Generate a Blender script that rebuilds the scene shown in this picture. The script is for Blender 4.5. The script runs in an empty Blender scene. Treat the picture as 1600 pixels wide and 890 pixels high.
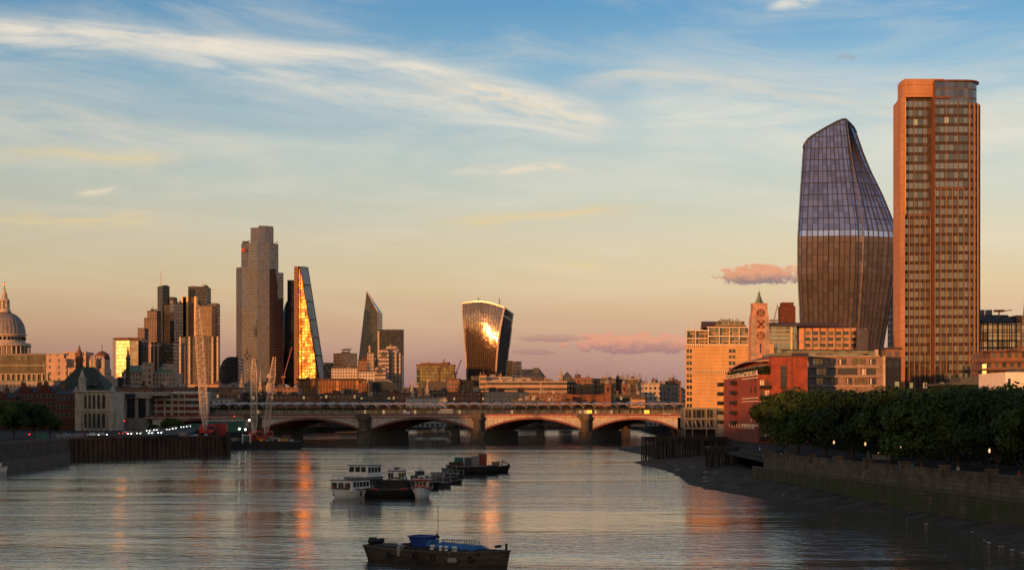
import bpy, math, random
from mathutils import Vector, Matrix
R = math.radians
rnd = random.Random(7)
SC = bpy.context.scene
COL = SC.collection

# ------------------------------------------------------------------ camera
F = 2530.0          # focal length in photo pixels (1600 wide)
HC = 17.0           # eye height above low-tide water
HOR = 642.0
cam_d = bpy.data.cameras.new('camera'); cam = bpy.data.objects.new('camera', cam_d); COL.objects.link(cam)
cam_d.sensor_width = 36; cam_d.lens = F / 1600 * 36; cam_d.shift_y = (HOR - 445) / 1600
cam_d.clip_start = 1; cam_d.clip_end = 60000
cam.location = (0, 0, HC); cam.rotation_euler = (R(90), 0, 0)
SC.camera = cam

# ------------------------------------------------------------------ sun, exposure
SUN_AZ = 32.0       # degrees left of straight behind the camera
SUN_EL = 2.4
sd = Vector((-math.sin(R(SUN_AZ)) * math.cos(R(SUN_EL)), -math.cos(R(SUN_AZ)) * math.cos(R(SUN_EL)), math.sin(R(SUN_EL))))
sun_d = bpy.data.lights.new('sun', 'SUN'); sun_d.energy = 4.9; sun_d.angle = R(0.6); sun_d.color = (1.0, 0.35, 0.09)
sun = bpy.data.objects.new('sun', sun_d); COL.objects.link(sun)
sun.rotation_euler = sd.to_track_quat('Z', 'Y').to_euler()
SC.view_settings.view_transform = 'Standard'; SC.view_settings.look = 'None'
SC.view_settings.exposure = 0.12; SC.view_settings.gamma = 1.0
SC.render.engine = 'CYCLES'
cy = SC.cycles
cy.use_denoising = True; cy.max_bounces = 6; cy.diffuse_bounces = 2; cy.glossy_bounces = 4; cy.transmission_bounces = 3
cy.caustics_reflective = False; cy.caustics_refractive = False; cy.sample_clamp_indirect = 6

def lin(c):
    c = c / 255.0
    return c / 12.92 if c <= 0.04045 else ((c + 0.055) / 1.055) ** 2.4
def rgb(r, g, b, a=1.0): return (lin(r), lin(g), lin(b), a)

# ------------------------------------------------------------------ node helper
class NT:
    def __init__(s, tree): s.t = tree; tree.nodes.clear()
    def n(s, typ, **kw):
        nd = s.t.nodes.new(typ)
        for k, v in kw.items(): setattr(nd, k, v)
        return nd
    def link(s, a, b): s.t.links.new(a, b)
    def put(s, sock, v):
        if isinstance(v, bpy.types.NodeSocket): s.t.links.new(v, sock)
        elif v is not None: sock.default_value = v
    def m(s, op, a, b=None, c=None, clamp=False):
        nd = s.n('ShaderNodeMath', operation=op, use_clamp=clamp)
        s.put(nd.inputs[0], a)
        if b is not None: s.put(nd.inputs[1], b)
        if c is not None: s.put(nd.inputs[2], c)
        return nd.outputs[0]
    def vm(s, op, a, b=None, sc=None):
        nd = s.n('ShaderNodeVectorMath', operation=op)
        s.put(nd.inputs[0], a)
        if b is not None: s.put(nd.inputs[1], b)
        if sc is not None: s.put(nd.inputs['Scale'], sc)
        return nd.outputs['Value' if op in ('DOT_PRODUCT', 'LENGTH') else 'Vector']
    def xyz(s, x, y, z=0.0):
        nd = s.n('ShaderNodeCombineXYZ'); s.put(nd.inputs[0], x); s.put(nd.inputs[1], y); s.put(nd.inputs[2], z); return nd.outputs[0]
    def sep(s, v):
        nd = s.n('ShaderNodeSeparateXYZ'); s.put(nd.inputs[0], v); return nd.outputs
    def mix(s, f, a, b, mode='MIX'):
        nd = s.n('ShaderNodeMix', data_type='RGBA', blend_type=mode)
        s.put(nd.inputs[0], f); s.put(nd.inputs[6], a); s.put(nd.inputs[7], b); return nd.outputs[2]
    def noise(s, v, scale, detail=3, rough=0.55, dist=0.0, out=0):
        nd = s.n('ShaderNodeTexNoise'); s.put(nd.inputs['Vector'], v); s.put(nd.inputs['Scale'], scale)
        nd.inputs['Detail'].default_value = detail; nd.inputs['Roughness'].default_value = rough; nd.inputs['Distortion'].default_value = dist
        return nd.outputs[out]
    def mr(s, v, a, b, c=0.0, d=1.0, smooth=True):
        nd = s.n('ShaderNodeMapRange', interpolation_type='SMOOTHSTEP' if smooth else 'LINEAR')
        s.put(nd.inputs[0], v); s.put(nd.inputs[1], a); s.put(nd.inputs[2], b); s.put(nd.inputs[3], c); s.put(nd.inputs[4], d); return nd.outputs[0]
    def ramp(s, f, stops, interp='LINEAR'):
        nd = s.n('ShaderNodeValToRGB'); cr = nd.color_ramp; cr.interpolation = interp
        while len(cr.elements) < len(stops): cr.elements.new(0.5)
        for e, (p, c) in zip(cr.elements, stops): e.position = p; e.color = c
        s.put(nd.inputs[0], f); return nd.outputs[0]
    def curve(s, f, pts):
        nd = s.n('ShaderNodeFloatCurve'); c = nd.mapping.curves[0]
        pts = sorted(pts)
        c.points[0].location = pts[0]; c.points[1].location = pts[-1]
        for p in pts[1:-1]: c.points.new(*p)
        nd.mapping.update(); s.put(nd.inputs['Value'], f); return nd.outputs[0]

# ------------------------------------------------------------------ sky
world = bpy.data.worlds.new('World'); SC.world = world; world.use_nodes = True
w = NT(world.node_tree)
geo = w.n('ShaderNodeTexCoord'); D = w.vm('NORMALIZE', geo.outputs['Generated'])
dx, dy, dz = w.sep(D)[0], w.sep(D)[1], w.sep(D)[2]
el = w.m('MULTIPLY', w.m('ARCSINE', dz), 180 / math.pi)           # degrees
az = w.m('MULTIPLY', w.m('ARCTAN2', dx, dy), 180 / math.pi)
def p_az(px): return math.degrees(math.atan2(px - 800, F))
def p_el(px, y): return math.degrees(math.atan2((HOR - y), math.hypot(F, px - 800)))
elN = w.m('POWER', w.m('DIVIDE', w.m('MAXIMUM', el, 0.0), 90.0, clamp=True), 0.5)
def st(e): return math.sqrt(e / 90.0)
base = w.ramp(elN, [
    (0.0, rgb(146, 112, 112)), (st(1.0), rgb(162, 124, 120)), (st(2.0), rgb(184, 145, 130)), (st(3.0), rgb(203, 168, 138)),
    (st(4.4), rgb(212, 190, 154)), (st(6.0), rgb(209, 199, 174)), (st(7.8), rgb(188, 197, 188)), (st(9.8), rgb(156, 184, 195)),
    (st(11.8), rgb(124, 171, 200)), (st(14.2), rgb(82, 146, 192)), (st(20), rgb(66, 114, 160)), (st(34), rgb(56, 82, 114)), (1.0, rgb(46, 62, 84))])
base = w.vm('SCALE', base, sc=w.mr(az, -20, 12, 0.83, 1.08, False))
# west side: the afterglow round the sun
westk = w.mr(dy, 0.35, -0.6)
west = w.ramp(elN, [(0.0, (1.0, 0.42, 0.12, 1)), (st(3), (1.0, 0.60, 0.30, 1)), (st(8), (0.72, 0.62, 0.48, 1)), (st(16), (0.42, 0.44, 0.46, 1)),
                    (st(30), (0.19, 0.21, 0.27, 1)), (st(55), (0.085, 0.10, 0.13, 1)), (1.0, rgb(46, 62, 84))])
skyc = w.mix(westk, base, west)
sdot = w.vm('DOT_PRODUCT', D, tuple(sd))
glow = w.m('POWER', w.m('MAXIMUM', sdot, 0.0), 220.0)
glow2 = w.m('POWER', w.m('MAXIMUM', sdot, 0.0), 18.0)
g = w.m('ADD', w.m('MULTIPLY', glow, 3.0), w.m('MULTIPLY', glow2, 0.7))
skyc = w.mix(1.0, skyc, w.vm('SCALE', (1.0, 0.55, 0.16), sc=g), 'ADD')
# cirrus
AZ0, AZ1, EL1 = -24.0, 24.0, 18.0
azn = w.mr(az, AZ0, AZ1, 0, 1, False)
fwd = w.mr(dy, 0.3, 0.6)
def streak(acc, pts, wid, amp, col, sx=0.35, sy=2.2, seed=0.0, lo=0.38, hi=0.72, ends=True):
    q = [((p_az(px) - AZ0) / (AZ1 - AZ0), p_el(px, y) / EL1) for px, y in pts]
    e = w.m('MULTIPLY', w.curve(azn, q), EL1)
    d = w.m('SUBTRACT', el, e)
    wd = math.degrees(wid / F)
    k = w.m('DIVIDE', d, wd)
    gm = w.m('EXPONENT', w.m('MULTIPLY', w.m('MULTIPLY', k, k), -1.0))
    v = w.xyz(w.m('MULTIPLY', az, sx), w.m('MULTIPLY', d, sy), seed)
    nz = w.noise(v, 1.0, 7, 0.62, 0.6)
    a = w.m('MULTIPLY', gm, w.mr(nz, lo, hi))
    if ends:
        x0, x1 = p_az(pts[0][0]), p_az(pts[-1][0]); t = min(3.0, (x1 - x0) * 0.35)
        if pts[0][0] > 5: a = w.m('MULTIPLY', a, w.mr(az, x0, x0 + t))
        if pts[-1][0] < 1595: a = w.m('MULTIPLY', a, w.mr(az, x1, x1 - t))
    a = w.m('MULTIPLY', a, amp, clamp=True)
    return w.mix(a, acc, col)
CB = rgb(240, 226, 206); CR = rgb(232, 214, 190); CW = rgb(228, 222, 206); CY = rgb(226, 200, 150)
clear = skyc
vn_ = w.noise(w.xyz(w.m('ADD', w.m('MULTIPLY', az, 0.10), w.m('MULTIPLY', el, 0.05)), w.m('ADD', w.m('MULTIPLY', el, 0.55), w.m('MULTIPLY', az, 0.02)), 21.0), 1.0, 8, 0.62, 0.8)
S = w.mix(w.m('MULTIPLY', w.mr(vn_, 0.40, 0.72), w.mr(el, 2.0, 6.0, 0.08, 0.28)), skyc, rgb(232, 220, 200))
S = streak(S, [(0, 200), (400, 215), (800, 215), (1200, 205), (1600, 210)], 70, 0.36, CW, 0.15, 0.8, 3.1, 0.25, 0.8)
S = streak(S, [(0, 44), (200, 56), (420, 80), (600, 98), (720, 124), (820, 148), (900, 172), (1010, 203)], 17, 0.88, CB, 0.26, 1.8, 0.3, 0.22, 0.70)
S = streak(S, [(0, 62), (200, 75), (400, 100), (520, 128), (700, 166), (850, 188), (1010, 212)], 26, 0.72, CB, 0.26, 1.6, 5.3, 0.26, 0.72)
S = streak(S, [(620, 120), (700, 140), (790, 150), (880, 178), (980, 200)], 18, 0.75, CR, 0.9, 3.5, 8.3, 0.36, 0.6)
S = streak(S, [(840, 146), (920, 128), (1000, 115), (1100, 126), (1250, 150), (1400, 172), (1600, 196)], 26, 0.62, CR, 0.25, 1.5, 2.7, 0.28, 0.78)
S = streak(S, [(930, 190), (1100, 180), (1250, 190), (1420, 200), (1600, 190)], 62, 0.75, CW, 0.15, 1.0, 9.7, 0.18, 0.70)
S = streak(S, [(0, 180), (120, 196), (300, 225), (460, 250)], 26, 0.5, CR, 0.22, 1.4, 4.4, 0.28, 0.75)
S = streak(S, [(0, 240), (90, 238), (180, 246), (330, 236)], 13, 0.6, CY, 0.25, 2.0, 6.1, 0.28, 0.7)
S = streak(S, [(0, 340), (110, 345), (220, 342), (300, 346)], 14, 0.6, CY, 0.4, 2.5, 7.7, 0.34, 0.7)
S = streak(S, [(105, 302), (160, 299), (215, 290)], 5, 0.7, CR, 0.7, 2.5, 1.7, 0.3, 0.55)
S = streak(S, [(680, 276), (740, 266), (800, 266), (870, 260), (905, 268), (945, 292)], 6, 0.8, CR, 0.8, 3.0, 3.9, 0.3, 0.6)
S = streak(S, [(640, 356), (760, 346), (860, 340), (960, 330), (1060, 322)], 13, 0.75, CY, 0.3, 2.8, 11.0, 0.35, 0.68)
S = streak(S, [(820, 420), (890, 415), (965, 421)], 7, 0.55, CY, 0.5, 3.0, 12.0, 0.3, 0.6)
S = streak(S, [(500, 362), (600, 376), (700, 392)], 9, 0.3, rgb(214, 170, 130), 0.4, 2.0, 14.0, 0.3, 0.7)
S = streak(S, [(1190, 14), (1230, 6), (1290, 0)], 8, 0.8, CW, 0.8, 3.5, 15.0, 0.3, 0.6)
S = streak(S, [(0, 455), (250, 462), (500, 458)], 11, 0.25, rgb(214, 174, 122), 0.3, 2.0, 16.0, 0.3, 0.7)
S = streak(S, [(1300, 92), (1322, 88), (1345, 98)], 3.5, 0.5, rgb(150, 140, 140), 2.0, 5.0, 17.0, 0.35, 0.6)
def puff(acc, px, y, hw, hh, top, bot, amp, seed, tex=1.4, lo=-0.05, hi=0.25, flat=None):
    a0, e0 = p_az(px), p_el(px, y); sw, sh = math.degrees(hw / F), math.degrees(hh / F)
    u = w.m('DIVIDE', w.m('SUBTRACT', az, a0), sw); v = w.m('DIVIDE', w.m('SUBTRACT', el, e0), sh)
    vv = w.xyz(w.m('MULTIPLY', az, tex), w.m('MULTIPLY', el, tex * 1.6), seed)
    nz = w.m('SUBTRACT', w.noise(vv, 1.6, 7, 0.6, 0.3), 0.5)
    q = w.m('ADD', w.m('SUBTRACT', 1.0, w.m('ADD', w.m('MULTIPLY', u, u), w.m('MULTIPLY', v, v))), w.m('MULTIPLY', nz, 3.4))
    msk = w.mr(q, lo, hi + 0.3)
    if flat is not None: msk = w.m('MULTIPLY', msk, w.mr(v, flat - 0.25, flat + 0.15))
    vn = w.m('ADD', v, w.m('MULTIPLY', nz, 1.6))
    c = w.mix(w.mr(vn, -0.75, 0.35), bot, top)
    return w.mix(w.m('MULTIPLY', msk, amp, clamp=True), acc, c)
S = puff(S, 1188, 430, 78, 18, rgb(222, 152, 120), rgb(118, 104, 122), 0.92, 1.0, flat=-0.75)
S = puff(S, 995, 536, 118, 17, rgb(224, 156, 130), rgb(156, 118, 124), 0.8, 9.0, 1.5)
S = puff(S, 860, 528, 62, 6, rgb(184, 138, 128), rgb(150, 118, 122), 0.6, 4.0, 0.9)
S = puff(S, 830, 550, 40, 5, rgb(166, 126, 124), rgb(146, 114, 120), 0.5, 6.0, 0.9)
skyf = w.mix(fwd, clear, S)
# physical sky, sun disc off, at the same sun direction
ns = w.n('ShaderNodeTexSky', sky_type='NISHITA'); ns.sun_disc = False; ns.sun_elevation = R(SUN_EL); ns.sun_rotation = R(180 + SUN_AZ)
ns.air_density = 1.4; ns.dust_density = 2.0
skyf = w.mix(1.0, skyf, w.vm('SCALE', ns.outputs[0], sc=0.03), 'ADD')
hz = w.mr(dz, -0.01, 0.0)
skyf = w.mix(hz, rgb(70, 60, 58), skyf)
bg = w.n('ShaderNodeBackground'); w.link(skyf, bg.inputs[0]); bg.inputs[1].default_value = 0.92
wo = w.n('ShaderNodeOutputWorld'); w.link(bg.outputs[0], wo.inputs[0])

# ------------------------------------------------------------------ materials
def mat(name, col, rough=0.8, metal=0.0, var=0.25, scale=0.5, spec=0.3, bump=0.0, emit=None, es=0.0, stretch=(1, 1, 1)):
    m_ = bpy.data.materials.new(name); m_.use_nodes = True; t = NT(m_.node_tree)
    b = t.n('ShaderNodeBsdfPrincipled'); o = t.n('ShaderNodeOutputMaterial'); t.link(b.outputs[0], o.inputs[0])
    tc = t.n('ShaderNodeTexCoord'); v = t.vm('MULTIPLY', tc.outputs['Object'], stretch)
    nz = t.noise(v, scale, 5, 0.65)
    c2 = tuple(x * (1 - var) for x in col[:3]) + (1,); c1 = tuple(min(1, x * (1 + var)) for x in col[:3]) + (1,)
    t.put(b.inputs['Base Color'], t.mix(t.mr(nz, 0.3, 0.7), c2, c1))
    b.inputs['Roughness'].default_value = rough; b.inputs['Metallic'].default_value = metal; b.inputs['Specular IOR Level'].default_value = spec
    if bump:
        bp = t.n('ShaderNodeBump'); bp.inputs['Strength'].default_value = 0.8; bp.inputs['Distance'].default_value = bump
        t.link(t.noise(v, scale * 4, 4, 0.6), bp.inputs['Height']); t.link(bp.outputs[0], b.inputs['Normal'])
    if emit: b.inputs['Emission Color'].default_value = emit; b.inputs['Emission Strength'].default_value = es
    return m_

# facade group: window grid from UVs in metres
fg = bpy.data.node_groups.new('facade', 'ShaderNodeTree')
def fin(n, typ, d):
    s = fg.interface.new_socket(name=n, in_out='INPUT', socket_type=typ); s.default_value = d
fin('Wall', 'NodeSocketColor', (.4, .4, .4, 1)); fin('Glass', 'NodeSocketColor', (.05, .06, .07, 1)); fin('Alt', 'NodeSocketColor', (.30, .27, .24, 1))
for n_, d_ in (('CW', 3.0), ('CH', 3.6), ('WW', 0.7), ('WH', 0.6), ('Metal', 0.5), ('Rough', 0.12), ('Var', 0.5), ('Tilt', 0.03), ('Lit', 0.0), ('WRough', 0.8), ('Warp', 0.02), ('WMetal', 0.0)):
    fin(n_, 'NodeSocketFloat', d_)
fg.interface.new_socket(name='Shader', in_out='OUTPUT', socket_type='NodeSocketShader')
t = NT(fg); gi = t.n('NodeGroupInput'); go = t.n('NodeGroupOutput'); I = gi.outputs
uv = t.n('ShaderNodeUVMap'); us = t.sep(uv.outputs[0])
u_ = t.m('DIVIDE', us[0], I['CW']); v_ = t.m('DIVIDE', us[1], I['CH'])
def cellmask(x, wdt):
    return t.m('LESS_THAN', t.m('MULTIPLY', t.m('ABSOLUTE', t.m('SUBTRACT', t.m('FRACT', x), 0.5)), 2.0), wdt)
mask = t.m('MULTIPLY', cellmask(u_, I['WW']), cellmask(v_, I['WH']))
cell = t.xyz(t.m('FLOOR', u_), t.m('FLOOR', v_), 0.0)
wn = t.n('ShaderNodeTexWhiteNoise'); t.link(cell, wn.inputs['Vector'])
gcol = t.mix(t.m('MULTIPLY', I['Var'], t.m('SUBTRACT', wn.outputs['Value'], 0.0)), I['Glass'], t.mix(0.6, I['Glass'], I['Alt']))
gcol = t.mix(t.m('MULTIPLY', t.m('GREATER_THAN', t.sep(wn.outputs['Color'])[1], 0.6), t.m('MULTIPLY', I['Var'], 0.7)), gcol, (0.012, 0.014, 0.018, 1))
gn = t.n('ShaderNodeNewGeometry')
tl = t.vm('SCALE', t.vm('SUBTRACT', wn.outputs['Color'], (0.5, 0.5, 0.5)), sc=I['Tilt'])
ob = t.n('ShaderNodeTexCoord')
wp = t.vm('SCALE', t.vm('SUBTRACT', t.noise(t.vm('MULTIPLY', ob.outputs['Object'], (1, 1, 0.6)), 0.045, 3, 0.6, 0.5, out=1), (0.5, 0.5, 0.5)), sc=I['Warp'])
nrm = t.vm('NORMALIZE', t.vm('ADD', gn.outputs['Normal'], t.vm('ADD', tl, wp)))
gb = t.n('ShaderNodeBsdfPrincipled'); t.put(gb.inputs['Base Color'], gcol); t.put(gb.inputs['Roughness'], I['Rough']); t.put(gb.inputs['Metallic'], I['Metal'])
t.put(gb.inputs['Normal'], nrm); gb.inputs['Specular IOR Level'].default_value = 0.8
lit = t.m('GREATER_THAN', t.sep(wn.outputs['Color'])[0], t.m('SUBTRACT', 1.0, I['Lit']))
gb.inputs['Emission Color'].default_value = (1.0, 0.62, 0.25, 1); t.put(gb.inputs['Emission Strength'], t.m('MULTIPLY', lit, 0.35))
wb = t.n('ShaderNodeBsdfPrincipled')
dirt = t.noise(t.vm('MULTIPLY', ob.outputs['Object'], (1, 1, 0.25)), 0.25, 5, 0.7)
t.put(wb.inputs['Base Color'], t.mix(t.mr(dirt, 0.3, 0.7), t.vm('SCALE', I['Wall'], sc=0.72), I['Wall'])); t.put(wb.inputs['Roughness'], I['WRough']); t.put(wb.inputs['Metallic'], I['WMetal'])
mx = t.n('ShaderNodeMixShader'); t.link(mask, mx.inputs[0]); t.link(wb.outputs[0], mx.inputs[1]); t.link(gb.outputs[0], mx.inputs[2]); t.link(mx.outputs[0], go.inputs[0])
def fac(name, wall, glass=(0.05, 0.055, 0.06, 1), cw=3, ch=3.6, ww=0.6, wh=0.55, metal=0.5, rough=0.12, var=0.5, tilt=0.03, lit_=0.0, wrough=0.8, warp=0.02, wmetal=0.0, alt=(.30, .27, .24, 1)):
    m_ = bpy.data.materials.new(name); m_.use_nodes = True; q = NT(m_.node_tree)
    gg = q.n('ShaderNodeGroup'); gg.node_tree = fg; o = q.n('ShaderNodeOutputMaterial'); q.link(gg.outputs[0], o.inputs[0])
    for k, v in dict(Wall=wall, Glass=glass, CW=cw, CH=ch, WW=ww, WH=wh, Metal=metal, Rough=rough, Var=var, Tilt=tilt, Lit=lit_, WRough=wrough, Warp=warp, WMetal=wmetal, Alt=alt).items(): gg.inputs[k].default_value = v
    return m_

# ------------------------------------------------------------------ geometry helpers
LAND = 7.2
def PX(px, Y): return (px - 800) / F * Y
def PZ(y, Y): return HC + (HOR - y) / F * Y
def P(px, Y): return (PX(px, Y), Y)
LOCALS = set()
class MB:
    def __init__(s): s.v = []; s.f = []; s.uv = []; s.m = []; s.sm = []
    def face(s, pts, m=0, uv=None, smooth=False):
        i = len(s.v); s.v += [tuple(p) for p in pts]; s.f.append(tuple(range(i, i + len(pts))))
        if uv is None:
            a = Vector(pts[0]); n = (Vector(pts[1]) - a).cross(Vector(pts[-1]) - a)
            if abs(n.z) > 0.7 * n.length: uv = [(p[0], p[1]) for p in pts]
            else:
                h = Vector((-n.y, n.x, 0)); h = h.normalized() if h.length > 1e-9 else Vector((1, 0, 0))
                uv = [(p[0] * h.x + p[1] * h.y, p[2]) for p in pts]
        s.uv.append(uv); s.m.append(m); s.sm.append(smooth)
    def wall(s, a, b, z0, z1, m=0, u0=0.0):
        L = math.hypot(b[0] - a[0], b[1] - a[1])
        s.face([(a[0], a[1], z0), (b[0], b[1], z0), (b[0], b[1], z1), (a[0], a[1], z1)], m, [(u0, z0), (u0 + L, z0), (u0 + L, z1), (u0, z1)]); return u0 + L
    def prism(s, poly, z0, z1, m=0, mt=None, bottom=False):
        A = sum(poly[i][0] * poly[(i + 1) % len(poly)][1] - poly[(i + 1) % len(poly)][0] * poly[i][1] for i in range(len(poly)))
        if A < 0: poly = poly[::-1]
        u = 0
        for i in range(len(poly)): s.wall(poly[i], poly[(i + 1) % len(poly)], z0, z1, m, 0); 
        s.face([(p[0], p[1], z1) for p in poly], m if mt is None else mt)
        if bottom: s.face([(p[0], p[1], z0) for p in poly[::-1]], m if mt is None else mt)
        return s
    def box(s, x0, x1, y0, y1, z0, z1, m=0, mt=None, bottom=True):
        return s.prism([(x0, y0), (x1, y0), (x1, y1), (x0, y1)], z0, z1, m, mt, bottom)
    def bar(s, p, q, r=0.1, m=0, n=4, r2=None, smooth=False):
        p = Vector(p); q = Vector(q); d = q - p
        if d.length < 1e-6: return s
        d.normalize(); a = d.orthogonal().normalized() if abs(d.z) > 0.99 or abs(d.z) < 0.01 and 0 else d.cross(Vector((0, 0, 1)) if abs(d.z) < 0.95 else Vector((1, 0, 0))).normalized()
        b = d.cross(a); r2 = r if r2 is None else r2
        ra = []; rb = []
        for i in range(n):
            t_ = 2 * math.pi * (i + 0.5) / n; o = a * math.cos(t_) + b * math.sin(t_); k = 1.414 if n == 4 else 1
            ra.append(p + o * r * k); rb.append(q + o * r2 * k)
        for i in range(n): j = (i + 1) % n; s.face([ra[i], ra[j], rb[j], rb[i]], m, smooth=smooth)
        s.face(ra[::-1], m); s.face(rb, m); return s
    def lathe(s, cx, cy_, prof, n=16, m=0, smooth=True, rib=0, ribd=0.0, cap=True):
        rings = []
        for r, z in prof:
            rr = []
            for i in range(n):
                t_ = 2 * math.pi * i / n; k = 1 - (ribd * (0.5 - 0.5 * math.cos(rib * t_)) if rib else 0)
                rr.append((cx + r * k * math.cos(t_), cy_ + r * k * math.sin(t_), z))
            rings.append(rr)
        s.loft(rings, m, smooth, cap); return s
    def loft(s, rings, m=0, smooth=False, cap=True, closed=True, uv=False):
        n = len(rings[0]); i0 = len(s.v)
        for r in rings: s.v += [tuple(p) for p in r]
        for k in range(len(rings) - 1):
            for i in range(n if closed else n - 1):
                j = (i + 1) % n; a = i0 + k * n
                s.f.append((a + i, a + j, a + n + j, a + n + i)); s.m.append(m); s.sm.append(smooth)
                if uv: s.uv.append([(i, k), (i + 1, k), (i + 1, k + 1), (i, k + 1)])
                else:
                    P0 = [s.v[x] for x in s.f[-1]]; s.uv.append([(p[0] + p[1], p[2]) for p in P0])
        if cap and closed:
            a = i0; b = i0 + (len(rings) - 1) * n
            s.f.append(tuple(range(b, b + n))); s.m.append(m); s.sm.append(False); s.uv.append([(0, 0)] * n)
            s.f.append(tuple(range(a + n - 1, a - 1, -1))); s.m.append(m); s.sm.append(False); s.uv.append([(0, 0)] * n)
        return s
    def build(s, name, mats, parent=None, rel=True):
        if not isinstance(mats, (list, tuple)): mats = [mats]
        me = bpy.data.meshes.new(name); off = Vector(parent.location) if (parent is not None and rel and parent.name not in LOCALS) else Vector((0, 0, 0))
        if parent is not None and rel and parent.parent: off = off + Vector(parent.parent.location)
        me.from_pydata([(v[0] - off.x, v[1] - off.y, v[2] - off.z) for v in s.v], [], s.f)
        for m_ in mats: me.materials.append(m_)
        l = me.uv_layers.new(name='UVMap'); fl = [c for f in s.uv for p in f for c in p]; l.data.foreach_set('uv', fl)
        me.polygons.foreach_set('material_index', s.m); me.polygons.foreach_set('use_smooth', s.sm); me.update()
        o = bpy.data.objects.new(name, me); COL.objects.link(o)
        if parent: o.parent = parent
        return o
def tag(o, label=None, cat=None, group=None, kind=None):
    if label: o['label'] = label
    if cat: o['category'] = cat
    if group: o['group'] = group
    if kind: o['kind'] = kind
    return o
def thing(name, label, cat, loc=(0, 0, 0), group=None, rz=None):
    o = bpy.data.objects.new(name, None)
    if rz is not None: LOCALS.add(o.name)
    rz = rz or 0.0; COL.objects.link(o); o.location = loc; o.rotation_euler = (0, 0, rz); o.empty_display_size = 0.5
    return tag(o, label, cat, group)
def kids(o): return [c for c in bpy.data.objects if c.parent == o]
def copy_tree(o, parent=None, label=None, loc=None, rz=None, _k=None):
    if _k is None:
        _k = {}
        for c in bpy.data.objects:
            if c.parent: _k.setdefault(c.parent.name, []).append(c)
    c = o.copy(); COL.objects.link(c)
    if parent: c.parent = parent
    if label: c['label'] = label
    if loc is not None: c.location = loc
    if rz is not None: c.rotation_euler = (0, 0, rz)
    for ch in _k.get(o.name, []): copy_tree(ch, c, _k=_k)
    return c
def rot(x, y, a): return (x * math.cos(a) - y * math.sin(a), x * math.sin(a) + y * math.cos(a))
# ------------------------------------------------------------------ common materials
M = {}
def mm(k, *a, **kw): M[k] = mat(k, *a, **kw)
mm('stone', (0.34, 0.29, 0.23, 1)); mm('pale_stone', (0.42, 0.37, 0.30, 1)); mm('grey_stone', (0.20, 0.19, 0.17, 1)); mm('dark_stone', (0.10, 0.085, 0.065, 1))
mm('concrete', (0.30, 0.27, 0.24, 1)); mm('roof_dark', (0.05, 0.048, 0.05, 1)); mm('roof_brown', (0.13, 0.07, 0.05, 1)); mm('slate', (0.07, 0.08, 0.09, 1))
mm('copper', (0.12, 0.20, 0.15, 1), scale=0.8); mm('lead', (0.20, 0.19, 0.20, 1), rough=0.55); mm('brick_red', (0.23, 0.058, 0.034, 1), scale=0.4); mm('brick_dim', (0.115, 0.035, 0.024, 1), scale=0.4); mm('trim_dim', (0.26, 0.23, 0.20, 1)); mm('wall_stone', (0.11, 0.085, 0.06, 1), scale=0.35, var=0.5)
mm('brick_brown', (0.16, 0.075, 0.045, 1)); mm('white', (0.72, 0.70, 0.66, 1), rough=0.5, var=0.08); mm('cream', (0.62, 0.54, 0.42, 1), rough=0.6, var=0.1)
mm('black', (0.012, 0.012, 0.013, 1), rough=0.5); mm('dark_metal', (0.04, 0.04, 0.045, 1), rough=0.4); mm('steel', (0.32, 0.31, 0.30, 1), rough=0.4, metal=0.6)
mm('red_paint', (0.42, 0.03, 0.03, 1), rough=0.45); mm('bridge_red', (0.19, 0.075, 0.07, 1), rough=0.6); mm('bridge_pink', (0.40, 0.27, 0.24, 1), rough=0.6); mm('bridge_cream', (0.46, 0.44, 0.41, 1), rough=0.7)
mm('sunlit_orange', (0.34, 0.17, 0.08, 1), rough=0.6); mm('yellow_paint', (0.50, 0.30, 0.03, 1), rough=0.5); mm('blue_paint', (0.02, 0.06, 0.28, 1), rough=0.4)
mm('blue_tarp', (0.03, 0.14, 0.34, 1), rough=0.5, scale=2, bump=0.05); mm('teal', (0.03, 0.16, 0.13, 1)); mm('rust', (0.075, 0.042, 0.028, 1), scale=0.3, var=0.5, stretch=(1, 1, 0.3))
mm('wood_dark', (0.035, 0.03, 0.024, 1), scale=0.8, var=0.4, stretch=(1, 1, 0.2)); mm('hull_dark', (0.075, 0.06, 0.048, 1), rough=0.55, scale=0.7, var=0.5, stretch=(0.4, 1, 1)); mm('hull_black', (0.015, 0.015, 0.018, 1), rough=0.5)
mm('algae', (0.034, 0.046, 0.016, 1), scale=0.22, var=0.8, bump=0.15); mm('asphalt', (0.035, 0.034, 0.033, 1)); mm('skin', (0.35, 0.2, 0.14, 1)); mm('orange', (0.6, 0.12, 0.03, 1))
mm('glass_dark', (0.03, 0.035, 0.04, 1), rough=0.08, spec=0.8, var=0.05); mm('glass_warm', (0.22, 0.17, 0.10, 1), rough=0.15, metal=0.7, var=0.3)
mm('trunk', (0.05, 0.04, 0.03, 1)); mm('gull_white', (0.75, 0.74, 0.72, 1), var=0.03); mm('solar', (0.42, 0.33, 0.29, 1), rough=0.5)
mm('lamp_white', (1, 1, 1, 1), emit=(1.0, 0.93, 0.8, 1), es=4.0, var=0); mm('lamp_warm', (1, .8, .5, 1), emit=(1.0, 0.62, 0.28, 1), es=1.0, var=0); mm('lamp_red', (1, 0, 0, 1), emit=(1.0, 0.02, 0.03, 1), es=3.5, var=0)
mm('head', (1, 1, 1, 1), emit=(1.0, 0.95, 0.85, 1), es=5.0, var=0)

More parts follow.
